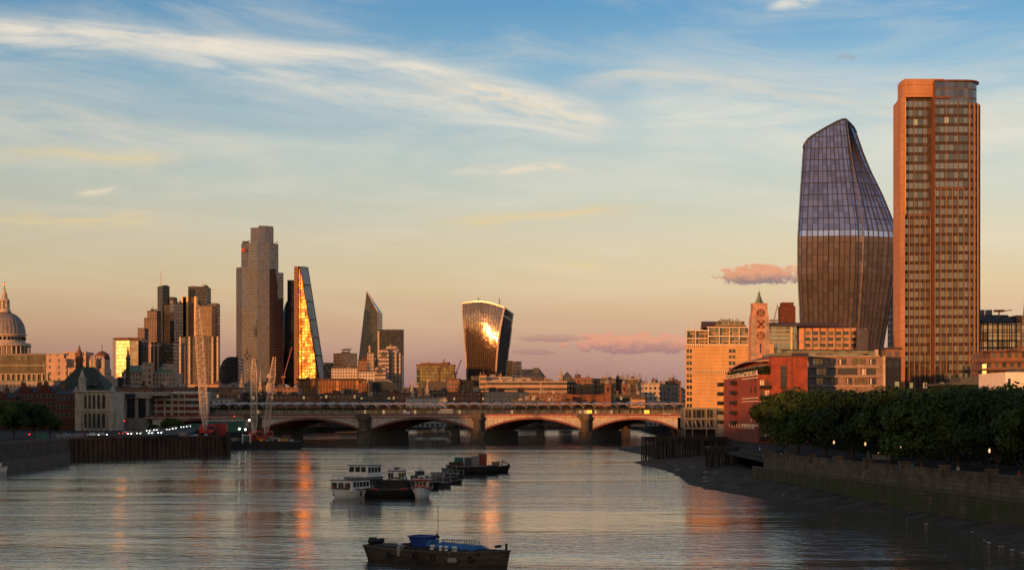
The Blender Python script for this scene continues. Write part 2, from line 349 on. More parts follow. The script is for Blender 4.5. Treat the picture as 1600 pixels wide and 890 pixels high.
def ground_mat(name, a, b, scale, rough=0.9, bump=0.1, wet=0.0):
    m_ = bpy.data.materials.new(name); m_.use_nodes = True; t = NT(m_.node_tree)
    s = t.n('ShaderNodeBsdfPrincipled'); o = t.n('ShaderNodeOutputMaterial'); t.link(s.outputs[0], o.inputs[0])
    g_ = t.n('ShaderNodeNewGeometry').outputs['Position']
    n1 = t.noise(g_, scale, 6, 0.65); n2 = t.noise(g_, scale * 9, 4, 0.6)
    t.put(s.inputs['Base Color'], t.mix(t.mr(t.m('ADD', t.m('MULTIPLY', n1, 0.65), t.m('MULTIPLY', n2, 0.35)), 0.35, 0.65), a, b))
    t.put(s.inputs['Roughness'], t.mr(n1, 0.35, 0.6, rough, rough - wet)); s.inputs['Specular IOR Level'].default_value = 0.12
    bp = t.n('ShaderNodeBump'); bp.inputs['Strength'].default_value = 1.0; bp.inputs['Distance'].default_value = bump
    t.link(t.m('ADD', n1, n2), bp.inputs['Height']); t.link(bp.outputs[0], s.inputs['Normal']); return m_
M['ground'] = ground_mat('ground', (0.025, 0.024, 0.022, 1), (0.055, 0.05, 0.045, 1), 0.06)
M['mud'] = ground_mat('mud', (0.045, 0.037, 0.027, 1), (0.13, 0.104, 0.076, 1), 0.22, 0.95, 0.18, 0.12)

def course_mat(name, col, bw, bh, mort=.4, moss=None):
    m_ = bpy.data.materials.new(name); m_.use_nodes = True; t = NT(m_.node_tree)
    s = t.n('ShaderNodeBsdfPrincipled'); o = t.n('ShaderNodeOutputMaterial'); t.link(s.outputs[0], o.inputs[0])
    p = t.n('ShaderNodeNewGeometry').outputs['Position']; q = t.sep(p); b = t.n('ShaderNodeTexBrick'); t.put(b.inputs['Vector'], t.xyz(t.m('ADD', q[1], t.m('MULTIPLY', q[0], .3)), q[2]))
    b.inputs['Scale'].default_value = 1.0; b.inputs['Brick Width'].default_value = bw; b.inputs['Row Height'].default_value = bh; b.inputs['Mortar Size'].default_value = .05; b.inputs['Bias'].default_value = 0
    b.inputs['Color1'].default_value = col; b.inputs['Color2'].default_value = tuple(x * .62 for x in col[:3]) + (1,); b.inputs['Mortar'].default_value = tuple(x * mort for x in col[:3]) + (1,)
    st_ = t.noise(t.vm('MULTIPLY', p, (1, 1, .22)), .5, 5, .7); c = t.mix(t.mr(st_, .42, .68), b.outputs['Color'], tuple(x * .4 for x in col[:3]) + (1,))
    if moss: c = t.mix(t.m('MULTIPLY', t.mr(t.noise(t.vm('MULTIPLY', p, (1, 1, .5)), .35, 5, .7), .38, .6), t.mr(q[2], 4.6, 2.4, .25, 1.0)), c, moss)
    t.put(s.inputs['Base Color'], c); s.inputs['Roughness'].default_value = .85; s.inputs['Specular IOR Level'].default_value = .2; return m_
M['wall_course'] = course_mat('wall_course', (0.20, 0.155, 0.11, 1), 2.2, .75)
M['wall_mossy'] = course_mat('wall_mossy', (0.13, 0.11, 0.07, 1), 2.0, .7, .4, (0.050, 0.070, 0.022, 1))
M['wall_north'] = course_mat('wall_north', (0.12, 0.10, 0.08, 1), 2.4, .8)
# water
wm = bpy.data.materials.new('river_water'); wm.use_nodes = True; t = NT(wm.node_tree)
s_ = t.n('ShaderNodeBsdfPrincipled'); o_ = t.n('ShaderNodeOutputMaterial'); t.link(s_.outputs[0], o_.inputs[0])
ps = t.n('ShaderNodeNewGeometry').outputs['Position']
s_.inputs['Base Color'].default_value = (0.085, 0.076, 0.062, 1); s_.inputs['Roughness'].default_value = 0.07; s_.inputs['IOR'].default_value = 1.33; s_.inputs['Specular IOR Level'].default_value = 0.75
pw = t.vm('MULTIPLY', ps, (0.55, 1.0, 1.0))
n1 = t.noise(pw, 0.42, 4, 0.6, 0.4); n2 = t.noise(t.vm('ADD', pw, (31, 7, 0)), 1.5, 3, 0.6, 0.3); n3 = t.noise(t.vm('MULTIPLY', ps, (0.4, 1, 1)), 0.09, 3, 0.55)
patch = t.noise(t.vm('MULTIPLY', ps, (0.35, 1.0, 1.0)), 0.022, 5, 0.6, 0.8)
amp = t.mr(patch, 0.34, 0.66, 0.38, 1.45)
n4 = t.noise(t.vm('MULTIPLY', ps, (0.75, 1.0, 1.0)), 0.8, 2, 0.5, 0.2)
h = t.m('ADD', t.m('MULTIPLY', n1, 0.24), t.m('ADD', t.m('ADD', t.m('MULTIPLY', n2, 0.05), t.m('MULTIPLY', n4, 0.10)), t.m('MULTIPLY', n3, 0.16)))
bp = t.n('ShaderNodeBump'); bp.inputs['Distance'].default_value = 1.0; bp.inputs['Strength'].default_value = 1.0
t.put(bp.inputs['Height'], t.m('MULTIPLY', t.m('MULTIPLY', h, amp), 0.60)); t.link(bp.outputs[0], s_.inputs['Normal'])
M['water'] = wm

# ------------------------------------------------------------------ ground, river, foreshore
NB = [(-140, -600), (-143, 453), (-147, 538), (-156, 566), (-150, 720), (-180, 850), (-188, 960), (-175, 1300), (-120, 1560)]
SB = [(96, -600), (86, 100), (73, 226), (57, 367), (62, 450), (74, 500), (74, 600), (68, 640), (91, 850), (96, 960), (110, 1300), (120, 1560)]
g_ = MB()
g_.face([(p[0], p[1], LAND) for p in ([(-20000, -600)] + NB + [(-20000, 1560)])])
g_.face([(p[0], p[1], LAND) for p in ([(20000, -600), (20000, 1560)] + SB[::-1])])
g_.face([(-20000, 1560, LAND), (20000, 1560, LAND), (20000, 30000, LAND), (-20000, 30000, LAND)])
for a, b in zip(NB[3:], NB[4:]): g_.face([(a[0], a[1], -2), (b[0], b[1], -2), (b[0], b[1], LAND), (a[0], a[1], LAND)])
for a, b in zip(SB[4:], SB[5:]): g_.face([(b[0], b[1], -2), (a[0], a[1], -2), (a[0], a[1], LAND), (b[0], b[1], LAND)])
g_.face([(-120, 1560, -2), (120, 1560, -2), (120, 1560, LAND), (-120, 1560, LAND)])
g_.face([(-20000, -30000, LAND), (20000, -30000, LAND), (20000, -600, LAND), (-20000, -600, LAND)])
for f in g_.f: pass
tag(g_.build('ground', M['ground']), kind='structure')
wt = MB(); wt.face([(-400, -600, 0), (400, -600, 0), (400, 1600, 0), (-400, 1600, 0)])
tag(wt.build('river', wm), kind='structure')
def on_wall(px, off):
    return min(((abs(PX(px, y * .5) - lerp_poly([(73 + 13 * 1.0, 100), (73, 226), (64, 300), (57, 367), (60, 420), (62, 470)], y * .5) - off), y * .5) for y in range(240, 900)))[1]
def lerp_poly(pts, y):
    for (x0, y0), (x1, y1) in zip(pts, pts[1:]):
        if y0 <= y <= y1: return x0 + (x1 - x0) * (y - y0) / (y1 - y0)
    return pts[-1][0] if y > pts[-1][1] else pts[0][0]
EDGE = [(58, 60), (62, 197), (63.5, 215), (64, 240), (63, 262), (55, 292), (48, 321), (43.5, 350), (41.5, 374), (43, 405), (44.5, 450), (42.5, 490), (39.5, 530), (41, 548), (49, 560), (52, 600), (51, 640), (47, 700), (47, 740), (60, 775), (68, 800), (84, 845), (92, 858)]
from mathutils import noise as mn
mud = MB(); NY, NX = 420, 14; rows = []
for i in range(NY + 1):
    y = 60 + (858 - 60) * i / NY
    xe = lerp_poly(EDGE, y) + 1.5 * mn.noise(Vector((y * 0.12, 0, 0))) + 0.6 * mn.noise(Vector((y * 0.5, 3, 0))); xw = lerp_poly(SB, y) + 0.5
    if xe > xw - 1: xe = xw - 1
    r_ = []
    for j in range(NX + 1):
        s = j / NX; x = xe - 1.5 + (xw - xe + 1.5) * s; wd = xw - xe
        z = -0.22 + min(2.9, 0.16 * wd + 0.4) * s ** 0.9 + 0.16 * mn.noise(Vector((x * 0.25, y * 0.25, 1))) * min(1, s * 4)
        r_.append((x, y, z))
    rows.append(r_)
i0 = 0
for r_ in rows: mud.v += r_
for i in range(NY):
    for j in range(NX):
        a = i * (NX + 1) + j; mud.f.append((a, a + 1, a + NX + 2, a + NX + 1)); mud.uv.append([(0, 0)] * 4); mud.m.append(0); mud.sm.append(True)
tag(mud.build('foreshore', M['mud']), kind='structure')
# far-off shore beyond the bridges
# ------------------------------------------------------------------ river walls
def ribbon(mb, pts, off0, off1, z0, z1, m=0, side=1):
    n = len(pts); L = []; Rr = []
    for i in range(n):
        a = Vector(pts[max(0, i - 1)]); b = Vector(pts[min(n - 1, i + 1)]); d = (b - a).normalized(); nn = Vector((d.y, -d.x)) * side
        p = Vector(pts[i]); L.append(p + nn * off0); Rr.append(p + nn * off1)
    for i in range(n - 1):
        mb.prism([tuple(L[i]), tuple(L[i + 1]), tuple(Rr[i + 1]), tuple(Rr[i])], z0, z1, m, bottom=True)
q = thing('river_wall', 'grey granite embankment wall along the water at the left edge', 'wall', (-143, 453, 0))
pts = [(-140, 200), (-143, 453), (-147, 538), (-155, 566)]
a = MB(); ribbon(a, pts, -1.2, 0.0, -1, 7.6); a.build('wall_face', M['wall_north'], q)
a = MB(); ribbon(a, pts, -0.7, 0.15, 7.6, 8.5); a.build('parapet', M['dark_stone'], q)
a = MB(); ribbon(a, pts, 0.0, 0.35, -1, 3.2); a.build('plinth', M['dark_stone'], q)
q = thing('sheet_pile_wall', 'rusty brown sheet pile wall of the river works platform', 'wall', (-112, 632, 0))
cp = [(-156, 564), (-112, 632), (-124, 692), (-152, 722)]
a = MB()
for k in range(3):
    p0 = Vector(cp[k]); p1 = Vector(cp[k + 1]); L = (p1 - p0).length; n = int(L / 1.1); d = (p1 - p0) / n; nn = Vector((d.y, -d.x)).normalized()
    for i in range(n):
        A = p0 + d * i; o = 0.0 if i % 2 else 0.4
        B = A + d; A2 = A + nn * o; B2 = B + nn * o; a.wall(tuple(A2), tuple(B2), -1, 6.9)
        o2 = 0.4 if i % 2 else 0.0; a.wall(tuple(B2), tuple(B + nn * o2), -1, 6.9)
a.build('sheet_piling', M['rust'], q)
a = MB(); ribbon(a, cp[:3], -0.4, 0.6, 6.9, 7.6); a.build('capping_beam', M['rust'], q)
a = MB(); a.prism([(-156, 565), (-112.5, 633), (-124.5, 691), (-151.5, 721)], 6.0, 7.3); a.build('platform', M['concrete'], q)
for k, t_ in enumerate((0.13, 0.47, 0.86)):
    p0 = Vector(cp[0]).lerp(Vector(cp[1]), t_); a = MB(); a.bar((p0.x + .7, p0.y - .7, -1), (p0.x + .7, p0.y - .7, 7.0), 0.3, 0, 8); a.build('fender_pile', M['wood_dark'], q)
a = MB(); a.bar((-110.6, 631, -1), (-110.6, 631, 9.2), 1.1, 0, 10); a.build('dolphin_pile', M['wood_dark'], q)

q = thing('embankment_wall', 'long stone embankment wall with pillars below the riverside trees', 'wall', (57, 367, 0))
sp = [(86, 100), (73, 226), (64, 300), (57, 367)]
a = MB(); ribbon(a, sp, 0, 1.6, 0, 6.4, side=-1 if False else 1); a.build('upper_wall', M['wall_course'], q)
a = MB(); ribbon(a, sp, 0.25, 0.9, 6.4, 7.55); ribbon(a, sp, 0.1, 1.1, 7.55, 7.72); a.build('parapet', M['wall_stone'], q)
a = MB(); ribbon(a, sp, -2.6, 0.0, 0, 4.3); a.build('lower_wall', M['wall_mossy'], q)
a = MB(); ribbon(a, sp, -2.75, -2.0, 4.3, 4.6); a.build('coping', M['dark_stone'], q)
for px in (1182, 1228, 1264, 1306, 1352, 1407, 1470, 1545, 1628):
    tt = max(((abs(PX(px, y) - lerp_poly([(x, y_) for x, y_ in sp], y)), y) for y in range(110, 368)), key=lambda v: -v[0])[1]
    x = lerp_poly(sp, tt); a = MB(); a.box(x - 0.1, x + 1.3, tt - .8, tt + .8, 6.4, 8.15); a.box(x - 0.25, x + 1.45, tt - .95, tt + .95, 8.15, 8.4); a.build('pillar', M['wall_stone'], q)

# ------------------------------------------------------------------ road bridge (arches)
YB = 850.0; SK = 0.5; DEPW = 32.0
def sk(x, y): return (x + SK * (y - YB), y)
q = thing('road_bridge', 'red and cream iron arch bridge on stone piers across the river', 'bridge', (-17, YB, 0))
piers = [PX(229, YB), PX(400, YB), PX(571, YB), PX(749, YB), PX(917, YB), PX(1068, YB)]
ZD = 14.0
def camber(x): return 0.55 * (1 - ((x + 17) / 130.0) ** 2)
def skprism(mb, x0, x1, y0, y1, z0, z1, m=0): mb.prism([sk(x0, y0), sk(x1, y0), sk(x1, y1), sk(x0, y1)], z0, z1, m, bottom=True)
a = MB(); b = MB(); c = MB()
n = 60; X0, X1 = piers[0], piers[-1] + 6
for i in range(n):
    xa = X0 + (X1 - X0) * i / n; xb = X0 + (X1 - X0) * (i + 1) / n; zc = camber((xa + xb) / 2)
    skprism(a, xa, xb, YB - 1.0, YB + DEPW + 1, ZD - 0.6 + zc, ZD + zc)
    for yy in (YB - 1.3, YB + DEPW + 0.9): skprism(b, xa, xb, yy, yy + 0.4, ZD - 0.5 + zc, ZD + 0.25 + zc); skprism(c, xa, xb, yy + .1, yy + 0.3, ZD + 0.25 + zc, ZD + 1.15 + zc)
a.build('deck', M['asphalt'], q); b.build('cornice', M['bridge_pink'], q); c.build('parapet', M['bridge_red'], q)
# lattice look for the spandrels: thin ribs
for k in range(5):
    xa, xb = piers[k] + 3.1, piers[k + 1] - 3.1; xm = (xa + xb) / 2; hw = (xb - xa) / 2
    zsp, zcr = 7.2, 12.3 + camber(xm)
    def zi(x): return zsp + (zcr - zsp) * (1 - ((x - xm) / hw) ** 2)
    N = 28; xs = [xa + (xb - xa) * i / N for i in range(N + 1)]
    for rr, yy in enumerate((YB, YB + 5.2, YB + 10.4, YB + 15.6, YB + 20.8, YB + 26, YB + 31.2)):
        a = MB()
        for i in range(N):
            x0, x1 = xs[i], xs[i + 1]
            p = [sk(x0, yy - .35), sk(x1, yy - .35), sk(x1, yy + .35), sk(x0, yy + .35)]
            th = .95
            lo = [zi(x0), zi(x1), zi(x1), zi(x0)]; hi = [z + th for z in lo]
            L = [(p[j][0], p[j][1], lo[j]) for j in range(4)]; H = [(p[j][0], p[j][1], hi[j]) for j in range(4)]
            a.face([L[0], L[1], H[1], H[0]]); a.face([L[2], L[3], H[3], H[2]]); a.face([L[3], L[2], L[1], L[0]]); a.face(H)
        a.build('arch_rib', M['bridge_red'], q)
        if rr in (0, 6):
            a = MB()
            for i in range(N):
                x0, x1 = xs[i], xs[i + 1]; y2 = yy + 0.1
                t0 = ZD - 0.55 + camber(x0); t1 = ZD - 0.55 + camber(x1)
                a.face([(sk(x0, y2)[0], y2, min(zi(x0) + .94, t0)), (sk(x1, y2)[0], y2, min(zi(x1) + .94, t1)), (sk(x1, y2)[0], y2, t1), (sk(x0, y2)[0], y2, t0)])
                xq = (x0 + x1) / 2
                if zi(xq) + 1.6 < ZD: skprism(a, xq - .12, xq + .12, yy - .1, yy + .1, zi(xq) + 1.1, ZD - .5)
            a.build('spandrel', M['bridge_cream'], q)
    a = MB()                                     # soffit plates between the ribs
    for i in range(N):
        x0, x1 = xs[i], xs[i + 1]
        a.face([(sk(x0, YB + .4)[0], YB + .4, zi(x0) + .9), (sk(x0, YB + 31)[0], YB + 31, zi(x0) + .9), (sk(x1, YB + 31)[0], YB + 31, zi(x1) + .9), (sk(x1, YB + .4)[0], YB + .4, zi(x1) + .9)])
    a.build('soffit', M['dark_metal'], q)
for x in piers[1:5]:
    pr = MB(); w_ = 3.0
    def pf(w, y0, y1, z0, z1, nose, m=0):
        pr.prism([sk(x - w, y0), sk(x - w * .45, y0 - nose), sk(x + w * .45, y0 - nose), sk(x + w, y0), sk(x + w, y1), sk(x - w, y1)], z0, z1, m, bottom=True)
    pf(3.4, YB - 2.0, YB + DEPW + 2, -1, 5.6, 2.0); pf(3.7, YB - 2.2, YB + DEPW + 2.2, 5.6, 6.3, 2.2)
    po = pr.build('pier', M['dark_stone'], q)
    cl = MB(); cx, cyy = sk(x, YB - 2.0)
    cl.lathe(cx, cyy, [(2.7, 6.3), (2.7, 6.9), (2.2, 7.2), (2.1, 11.6), (2.5, 12.0), (3.0, 12.6), (3.0, 13.3)], 14); cl.build('column', M['dark_stone'], po)
    cl = MB(); cl.prism([sk(x - 3.1, YB - 4.6), sk(x + 3.1, YB - 4.6), sk(x + 3.1, YB - .9), sk(x - 3.1, YB - .9)], 13.3, 15.8, bottom=True); cl.build('pulpit', M['dark_stone'], po)
    cl = MB(); skprism(cl, x - 2.9, x + 2.9, YB + .2, YB + DEPW, 6.3, 13.9); cl.build('pier_wall', M['dark_stone'], po)
for x, s in ((piers[0], -1), (piers[5] + 3, 1)):
    a = MB(); skprism(a, min(x, x + s * 10), max(x, x + s * 10), YB - 2, YB + DEPW + 2, -1, 13.4); a.build('abutment', M['grey_stone'], q)

# ------------------------------------------------------------------ railway bridge and station over the river
YR = 925.0
q = thing('railway_bridge', 'railway bridge station with a row of pale canopies behind the arch bridge', 'bridge', (0, YR, 0))
xr0, xr1 = PX(322, YR), PX(1072, YR)
a = MB(); a.box(xr0, PX(890, YR), YR, YR + 38, 12.6, 14.3); a.build('deck', M['dark_metal'], q)
a = MB(); a.box(PX(770, YR), xr1, YR - .5, YR - .1, 12.7, 15.6); 
for i in range(60):
    x = PX(770, YR) + (xr1 - PX(770, YR)) * i / 60; a.box(x, x + .3, YR - .7, YR - .5, 12.7, 15.6)
a.build('side_girder', M['sunlit_orange'], q)  # sunlit stretch of the girder, its sunlight put into the orange colour
a = MB(); a.box(PX(890, YR) , xr1 + 10, YR, YR + 38, 12.6, 14.3); a.build('deck', M['dark_metal'], q)
a = MB(); a.box(xr0, PX(770, YR), YR - .5, YR - .1, 13.0, 15.0); a.build('side_girder', M['dark_metal'], q)  # same girder out of the sun, the shade put in as dark metal
tr = fac('station_glass', (0.10, 0.10, 0.085, 1), (0.10, 0.115, 0.07, 1), 1.5, 3.0, 0.82, 0.8, 0.0, 0.25, 0.9, 0.02, 0.07)
a = MB(); a.box(xr0, xr1, YR + 2.2, YR + 2.5, 14.4, 17.6); a.build('glass_screen', tr, q)
a = MB(); a.box(xr0, xr1, YR + 14, YR + 36, 14.4, 18.8); a.build('platform_wall', M['dark_metal'], q)
a = MB(); a.box(xr0, xr1, YR + .2, YR + .35, 15.4, 15.5); a.box(xr0, xr1, YR + .2, YR + .35, 16.0, 16.1); a.build('handrail', M['steel'], q)
for px, wd in ((921, 9), (1011, 9)):
    a = MB(); a.box(PX(px - 4, YR), PX(px + 4, YR), YR + 1.6, YR + 2.1, 14.6, 17.6); a.build('lit_kiosk', mat('kiosk_light', (.8, .6, .1, 1), emit=(1.0, 0.62, 0.08, 1), es=0.75, var=0), q)
seg = (1072 - 322) / 42.0
for i in range(42):
    x0, x1 = PX(322 + seg * i, YR), PX(322 + seg * (i + 1), YR) - .25
    a = MB(); nn = 5; zt = 20.9
    prof = [(0, 0.15), (0.25, 0.45), (0.5, 0.5), (0.8, 0.25), (1.0, -0.55)]
    for (f0, z0), (f1, z1) in zip(prof, prof[1:]):
        xa = x0 + (x1 - x0) * f0; xb = x0 + (x1 - x0) * f1
        a.face([(xa, YR - 1, zt + z0 - .35), (xb, YR - 1, zt + z1 - .35), (xb, YR - 1, zt + z1), (xa, YR - 1, zt + z0)])
        a.face([(xa, YR - 1, zt + z0), (xb, YR - 1, zt + z1), (xb, YR + 36, zt + z1 + 1.0), (xa, YR + 36, zt + z0 + 1.0)])
        a.face([(xb, YR - 1, zt + z1 - .35), (xa, YR - 1, zt + z0 - .35), (xa, YR + 36, zt + z0 + .6), (xb, YR + 36, zt + z1 + .6)])
    a.build('canopy', M['solar'], q)
    a = MB(); a.bar((x0, YR, 14.4), (x0, YR, 20.7), 0.11, 0, 6); a.bar((x0, YR, 19.2), (x0 + 1.6, YR, 20.6), 0.07); a.bar((x0, YR, 19.2), (x0 - 1.6, YR, 20.4), 0.07); a.build('post', M['steel'], q)
for px, wid in ((448, 5), (590, 5), (711, 5), (845, 5), (979, 5)):
    x = PX(px, 935); a = MB(); a.box(x - 2, x + 2, 932, 958, -1, 6); a.box(x - 2.6, x + 2.6, 931, 959, 6, 6.8)
    for yy in (936, 945, 954): a.bar((x, yy, 6.8), (x, yy, 12.6), 1.0, 0, 8)
    a.build('pier', M['dark_stone'], q)
    # flat steel arches between piers
pl = [PX(p_, 935) for p_ in (322, 448, 590, 711, 845, 979, 1075)]
for x0, x1 in zip(pl, pl[1:]):
    a = MB(); N = 14
    for i in range(N):
        u0, u1 = i / N, (i + 1) / N; xa, xb = x0 + (x1 - x0) * u0, x0 + (x1 - x0) * u1
        za, zb = 8.8 + 3.2 * (1 - (2 * u0 - 1) ** 2), 8.8 + 3.2 * (1 - (2 * u1 - 1) ** 2)
        a.face([(xa, YR + 1, za), (xb, YR + 1, zb), (xb, YR + 1, min(12.6, zb + .9)), (xa, YR + 1, min(12.6, za + .9))]); a.bar((xa, YR + 1.2, za + .5), (xa, YR + 1.2, 12.6), .12)
        a.face([(xa, YR + 1, za), (xa, YR + 36, za), (xb, YR + 36, zb), (xb, YR + 1, zb)])
    a.build('arch_girder', M['dark_metal'], q)
# ------------------------------------------------------------------ facade materials
FC = {}
def ff(k, *a, **kw): FC[k] = fac(k, *a, **kw)
G_D = (0.035, 0.04, 0.05, 1); G_B = (0.06, 0.075, 0.10, 1); G_G = (0.45, 0.36, 0.24, 1)
ff('olive_glass', (0.10, 0.085, 0.06, 1), (0.06, 0.06, 0.035, 1), 2.2, 7.5, .9, .8, .5, .15, .5, .02)
ff('stone_windows', (0.46, 0.33, 0.25, 1), G_D, 5.5, 4.6, .28, .5, .2, .15, .5)
ff('stone_fine', (0.40, 0.33, 0.27, 1), G_D, 2.6, 3.6, .42, .55, .2, .15, .5)
ff('grey_fine', (0.25, 0.24, 0.235, 1), G_D, 2.6, 3.4, .5, .5, .2, .15, .5)
ff('pale_fine', (0.50, 0.46, 0.42, 1), G_D, 3.0, 3.4, .5, .5, .2, .15, .6)
ff('brick_fine', (0.20, 0.085, 0.05, 1), G_D, 2.8, 3.4, .45, .5, .2, .15, .6, 0.03, 0.01)
ff('brown_fine', (0.24, 0.13, 0.08, 1), G_D, 2.6, 3.5, .55, .55, .3, .15, .6, 0.03, 0.01)
ff('dark_fine', (0.07, 0.065, 0.065, 1), G_D, 2.4, 3.4, .6, .6, .4, .12, .6, 0.03, 0.01)
ff('tan_bands', (0.42, 0.29, 0.2, 1), G_D, 40, 3.9, .98, .45, .3, .15, .3)
ff('gold_tower', (0.45, 0.30, 0.16, 1), (0.75, 0.60, 0.42, 1), 3, 3.8, .92, .86, 1.0, .13, .12, .02, warp=.05)
ff('bronze', (0.22, 0.13, 0.07, 1), (0.30, 0.21, 0.13, 1), 3, 3.8, .8, .8, .9, .10, .3, .02, warp=.03)
ff('dusk_glass', (0.10, 0.09, 0.09, 1), (0.13, 0.13, 0.15, 1), 3.0, 3.9, .8, .72, .8, .10, .3, .03, warp=.03)
ff('brown_tower', (0.20, 0.15, 0.13, 1), (0.07, 0.055, 0.05, 1), 3.0, 3.9, .5, .6, .6, .2, .4)
ff('dark_tower', (0.035, 0.035, 0.042, 1), (0.03, 0.032, 0.04, 1), 3.0, 3.9, .8, .7, .5, .15, .3)
ff('fluted', (0.42, 0.29, 0.21, 1), (0.03, 0.03, 0.035, 1), 4.6, 90, .5, .98, .4, .15, .1)
ff('grid_grey', (0.14, 0.125, 0.10, 1), (0.10, 0.085, 0.05, 1), 3.4, 4.0, .62, .6, .6, .15, .6, .03)
ff('bishops', (0.10, 0.092, 0.10, 1), (0.14, 0.145, 0.18, 1), 3.2, 4.2, .86, .8, .85, .05, .22, .015, warp=.09)
ff('cheese', (0.12, 0.08, 0.04, 1), (0.068, 0.042, 0.016, 1), 4, 4.6, .90, .84, 1.0, .27, .3, .09, warp=.40, alt=(.2, .1, .03, 1))
ff('core_orange', (0.26, 0.13, 0.07, 1), (0.06, 0.04, 0.03, 1), 3.0, 4.6, .5, .3, .4, .2, .3)
ff('cheese_side', (0.42, 0.42, 0.40, 1), (0.40, 0.40, 0.37, 1), 60, 28, .99, .955, .2, .5, .05, .0)
ff('scalpel', (0.05, 0.055, 0.07, 1), (0.04, 0.05, 0.065, 1), 3.2, 4.4, .9, .85, .5, .04, .25, .015, warp=.03)
ff('walkie', (0.10, 0.07, 0.05, 1), (0.28, 0.22, 0.19, 1), 1, 1, .8, .84, .95, .11, .3, .03, warp=.05)
ff('walkie_side', (0.03, 0.03, 0.035, 1), (0.05, 0.05, 0.06, 1), 1, 1, .8, .7, .5, .2, .3)
ff('minster', (0.42, 0.34, 0.30, 1), (0.05, 0.045, 0.045, 1), 60, 4.2, .99, .42, .4, .2, .2)
ff('purple_yellow', (0.12, 0.08, 0.07, 1), (0.32, 0.27, 0.08, 1), 3.0, 3.4, .85, .72, .8, .2, .5, .03, warp=.05)
ff('amber_fins', (0.30, 0.16, 0.08, 1), (0.05, 0.04, 0.03, 1), 2.9, 9.5, .55, .86, .3, .2, .4)
ff('sea_tan', (0.60, 0.38, 0.16, 1), (0.22, 0.15, 0.09, 1), 400, 1.45, .999, .07, .0, .8, .2)
ff('clad_sunlit', (0.46, 0.24, 0.13, 1), (0.2, 0.1, 0.06, 1), 400, 3.65, .999, .05, .0, .8, .2)  # low sun on the concrete flank put into an orange base colour
ff('sea_glass', (0.38, 0.29, 0.18, 1), (0.20, 0.19, 0.13, 1), 2.4, 3.2, .86, .8, .75, .12, .7, .03)
ff('green_glass', (0.22, 0.20, 0.15, 1), (0.30, 0.33, 0.26, 1), 1.9, 3.0, .9, .86, .8, .15, .6, .04, warp=.03)
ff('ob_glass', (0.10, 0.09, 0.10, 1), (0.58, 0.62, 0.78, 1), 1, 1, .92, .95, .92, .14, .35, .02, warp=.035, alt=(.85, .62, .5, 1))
ff('ob_low_reflection', (0.09, 0.07, 0.07, 1), (0.90, 0.84, 0.86, 1), 1, 1, .92, .95, .92, .16, .30, .03, warp=.05, alt=(1.0, .80, .55, 1))  # lower skin: golden reflections put into paler glass and warm panes
ff('sb_glass', (0.045, 0.036, 0.034, 1), (0.21, 0.21, 0.18, 1), 1.9, 3.65, .88, .62, .75, .06, .65, .035, 0.012, warp=.03)
ff('crown_glass', (0.10, 0.09, 0.10, 1), (0.14, 0.15, 0.18, 1), 1.9, 3.65, .85, .85, .85, .1, .4, .03)
ff('amber_glass', (0.12, 0.09, 0.06, 1), (0.62, 0.42, 0.24, 1), 2.4, 3.4, .84, .86, 1.0, .2, .6, .05, warp=.05)
ff('lobby_grid', (0.22, 0.22, 0.17, 1), (0.025, 0.03, 0.035, 1), 3.2, 3.6, .62, .66, .2, .2, .3)
ff('ashlar', (0.36, 0.32, 0.26, 1), G_D, 3.2, 4.4, .3, .6, .1, .2, .4)
ff('school_glass', (0.06, 0.065, 0.075, 1), (0.03, 0.035, 0.05, 1), 6.5, 60, .72, .98, .3, .2, .2)
ff('pink_bands', (0.36, 0.30, 0.27, 1), (0.16, 0.045, 0.04, 1), 3.3, 4.3, .85, .52, .1, .3, .6)
ff('warehouse', (0.22, 0.055, 0.03, 1), (0.04, 0.035, 0.035, 1), 3.0, 3.3, .4, .5, .2, .2, .5, .03, .02)
MT = dict(M); MT.update(FC)

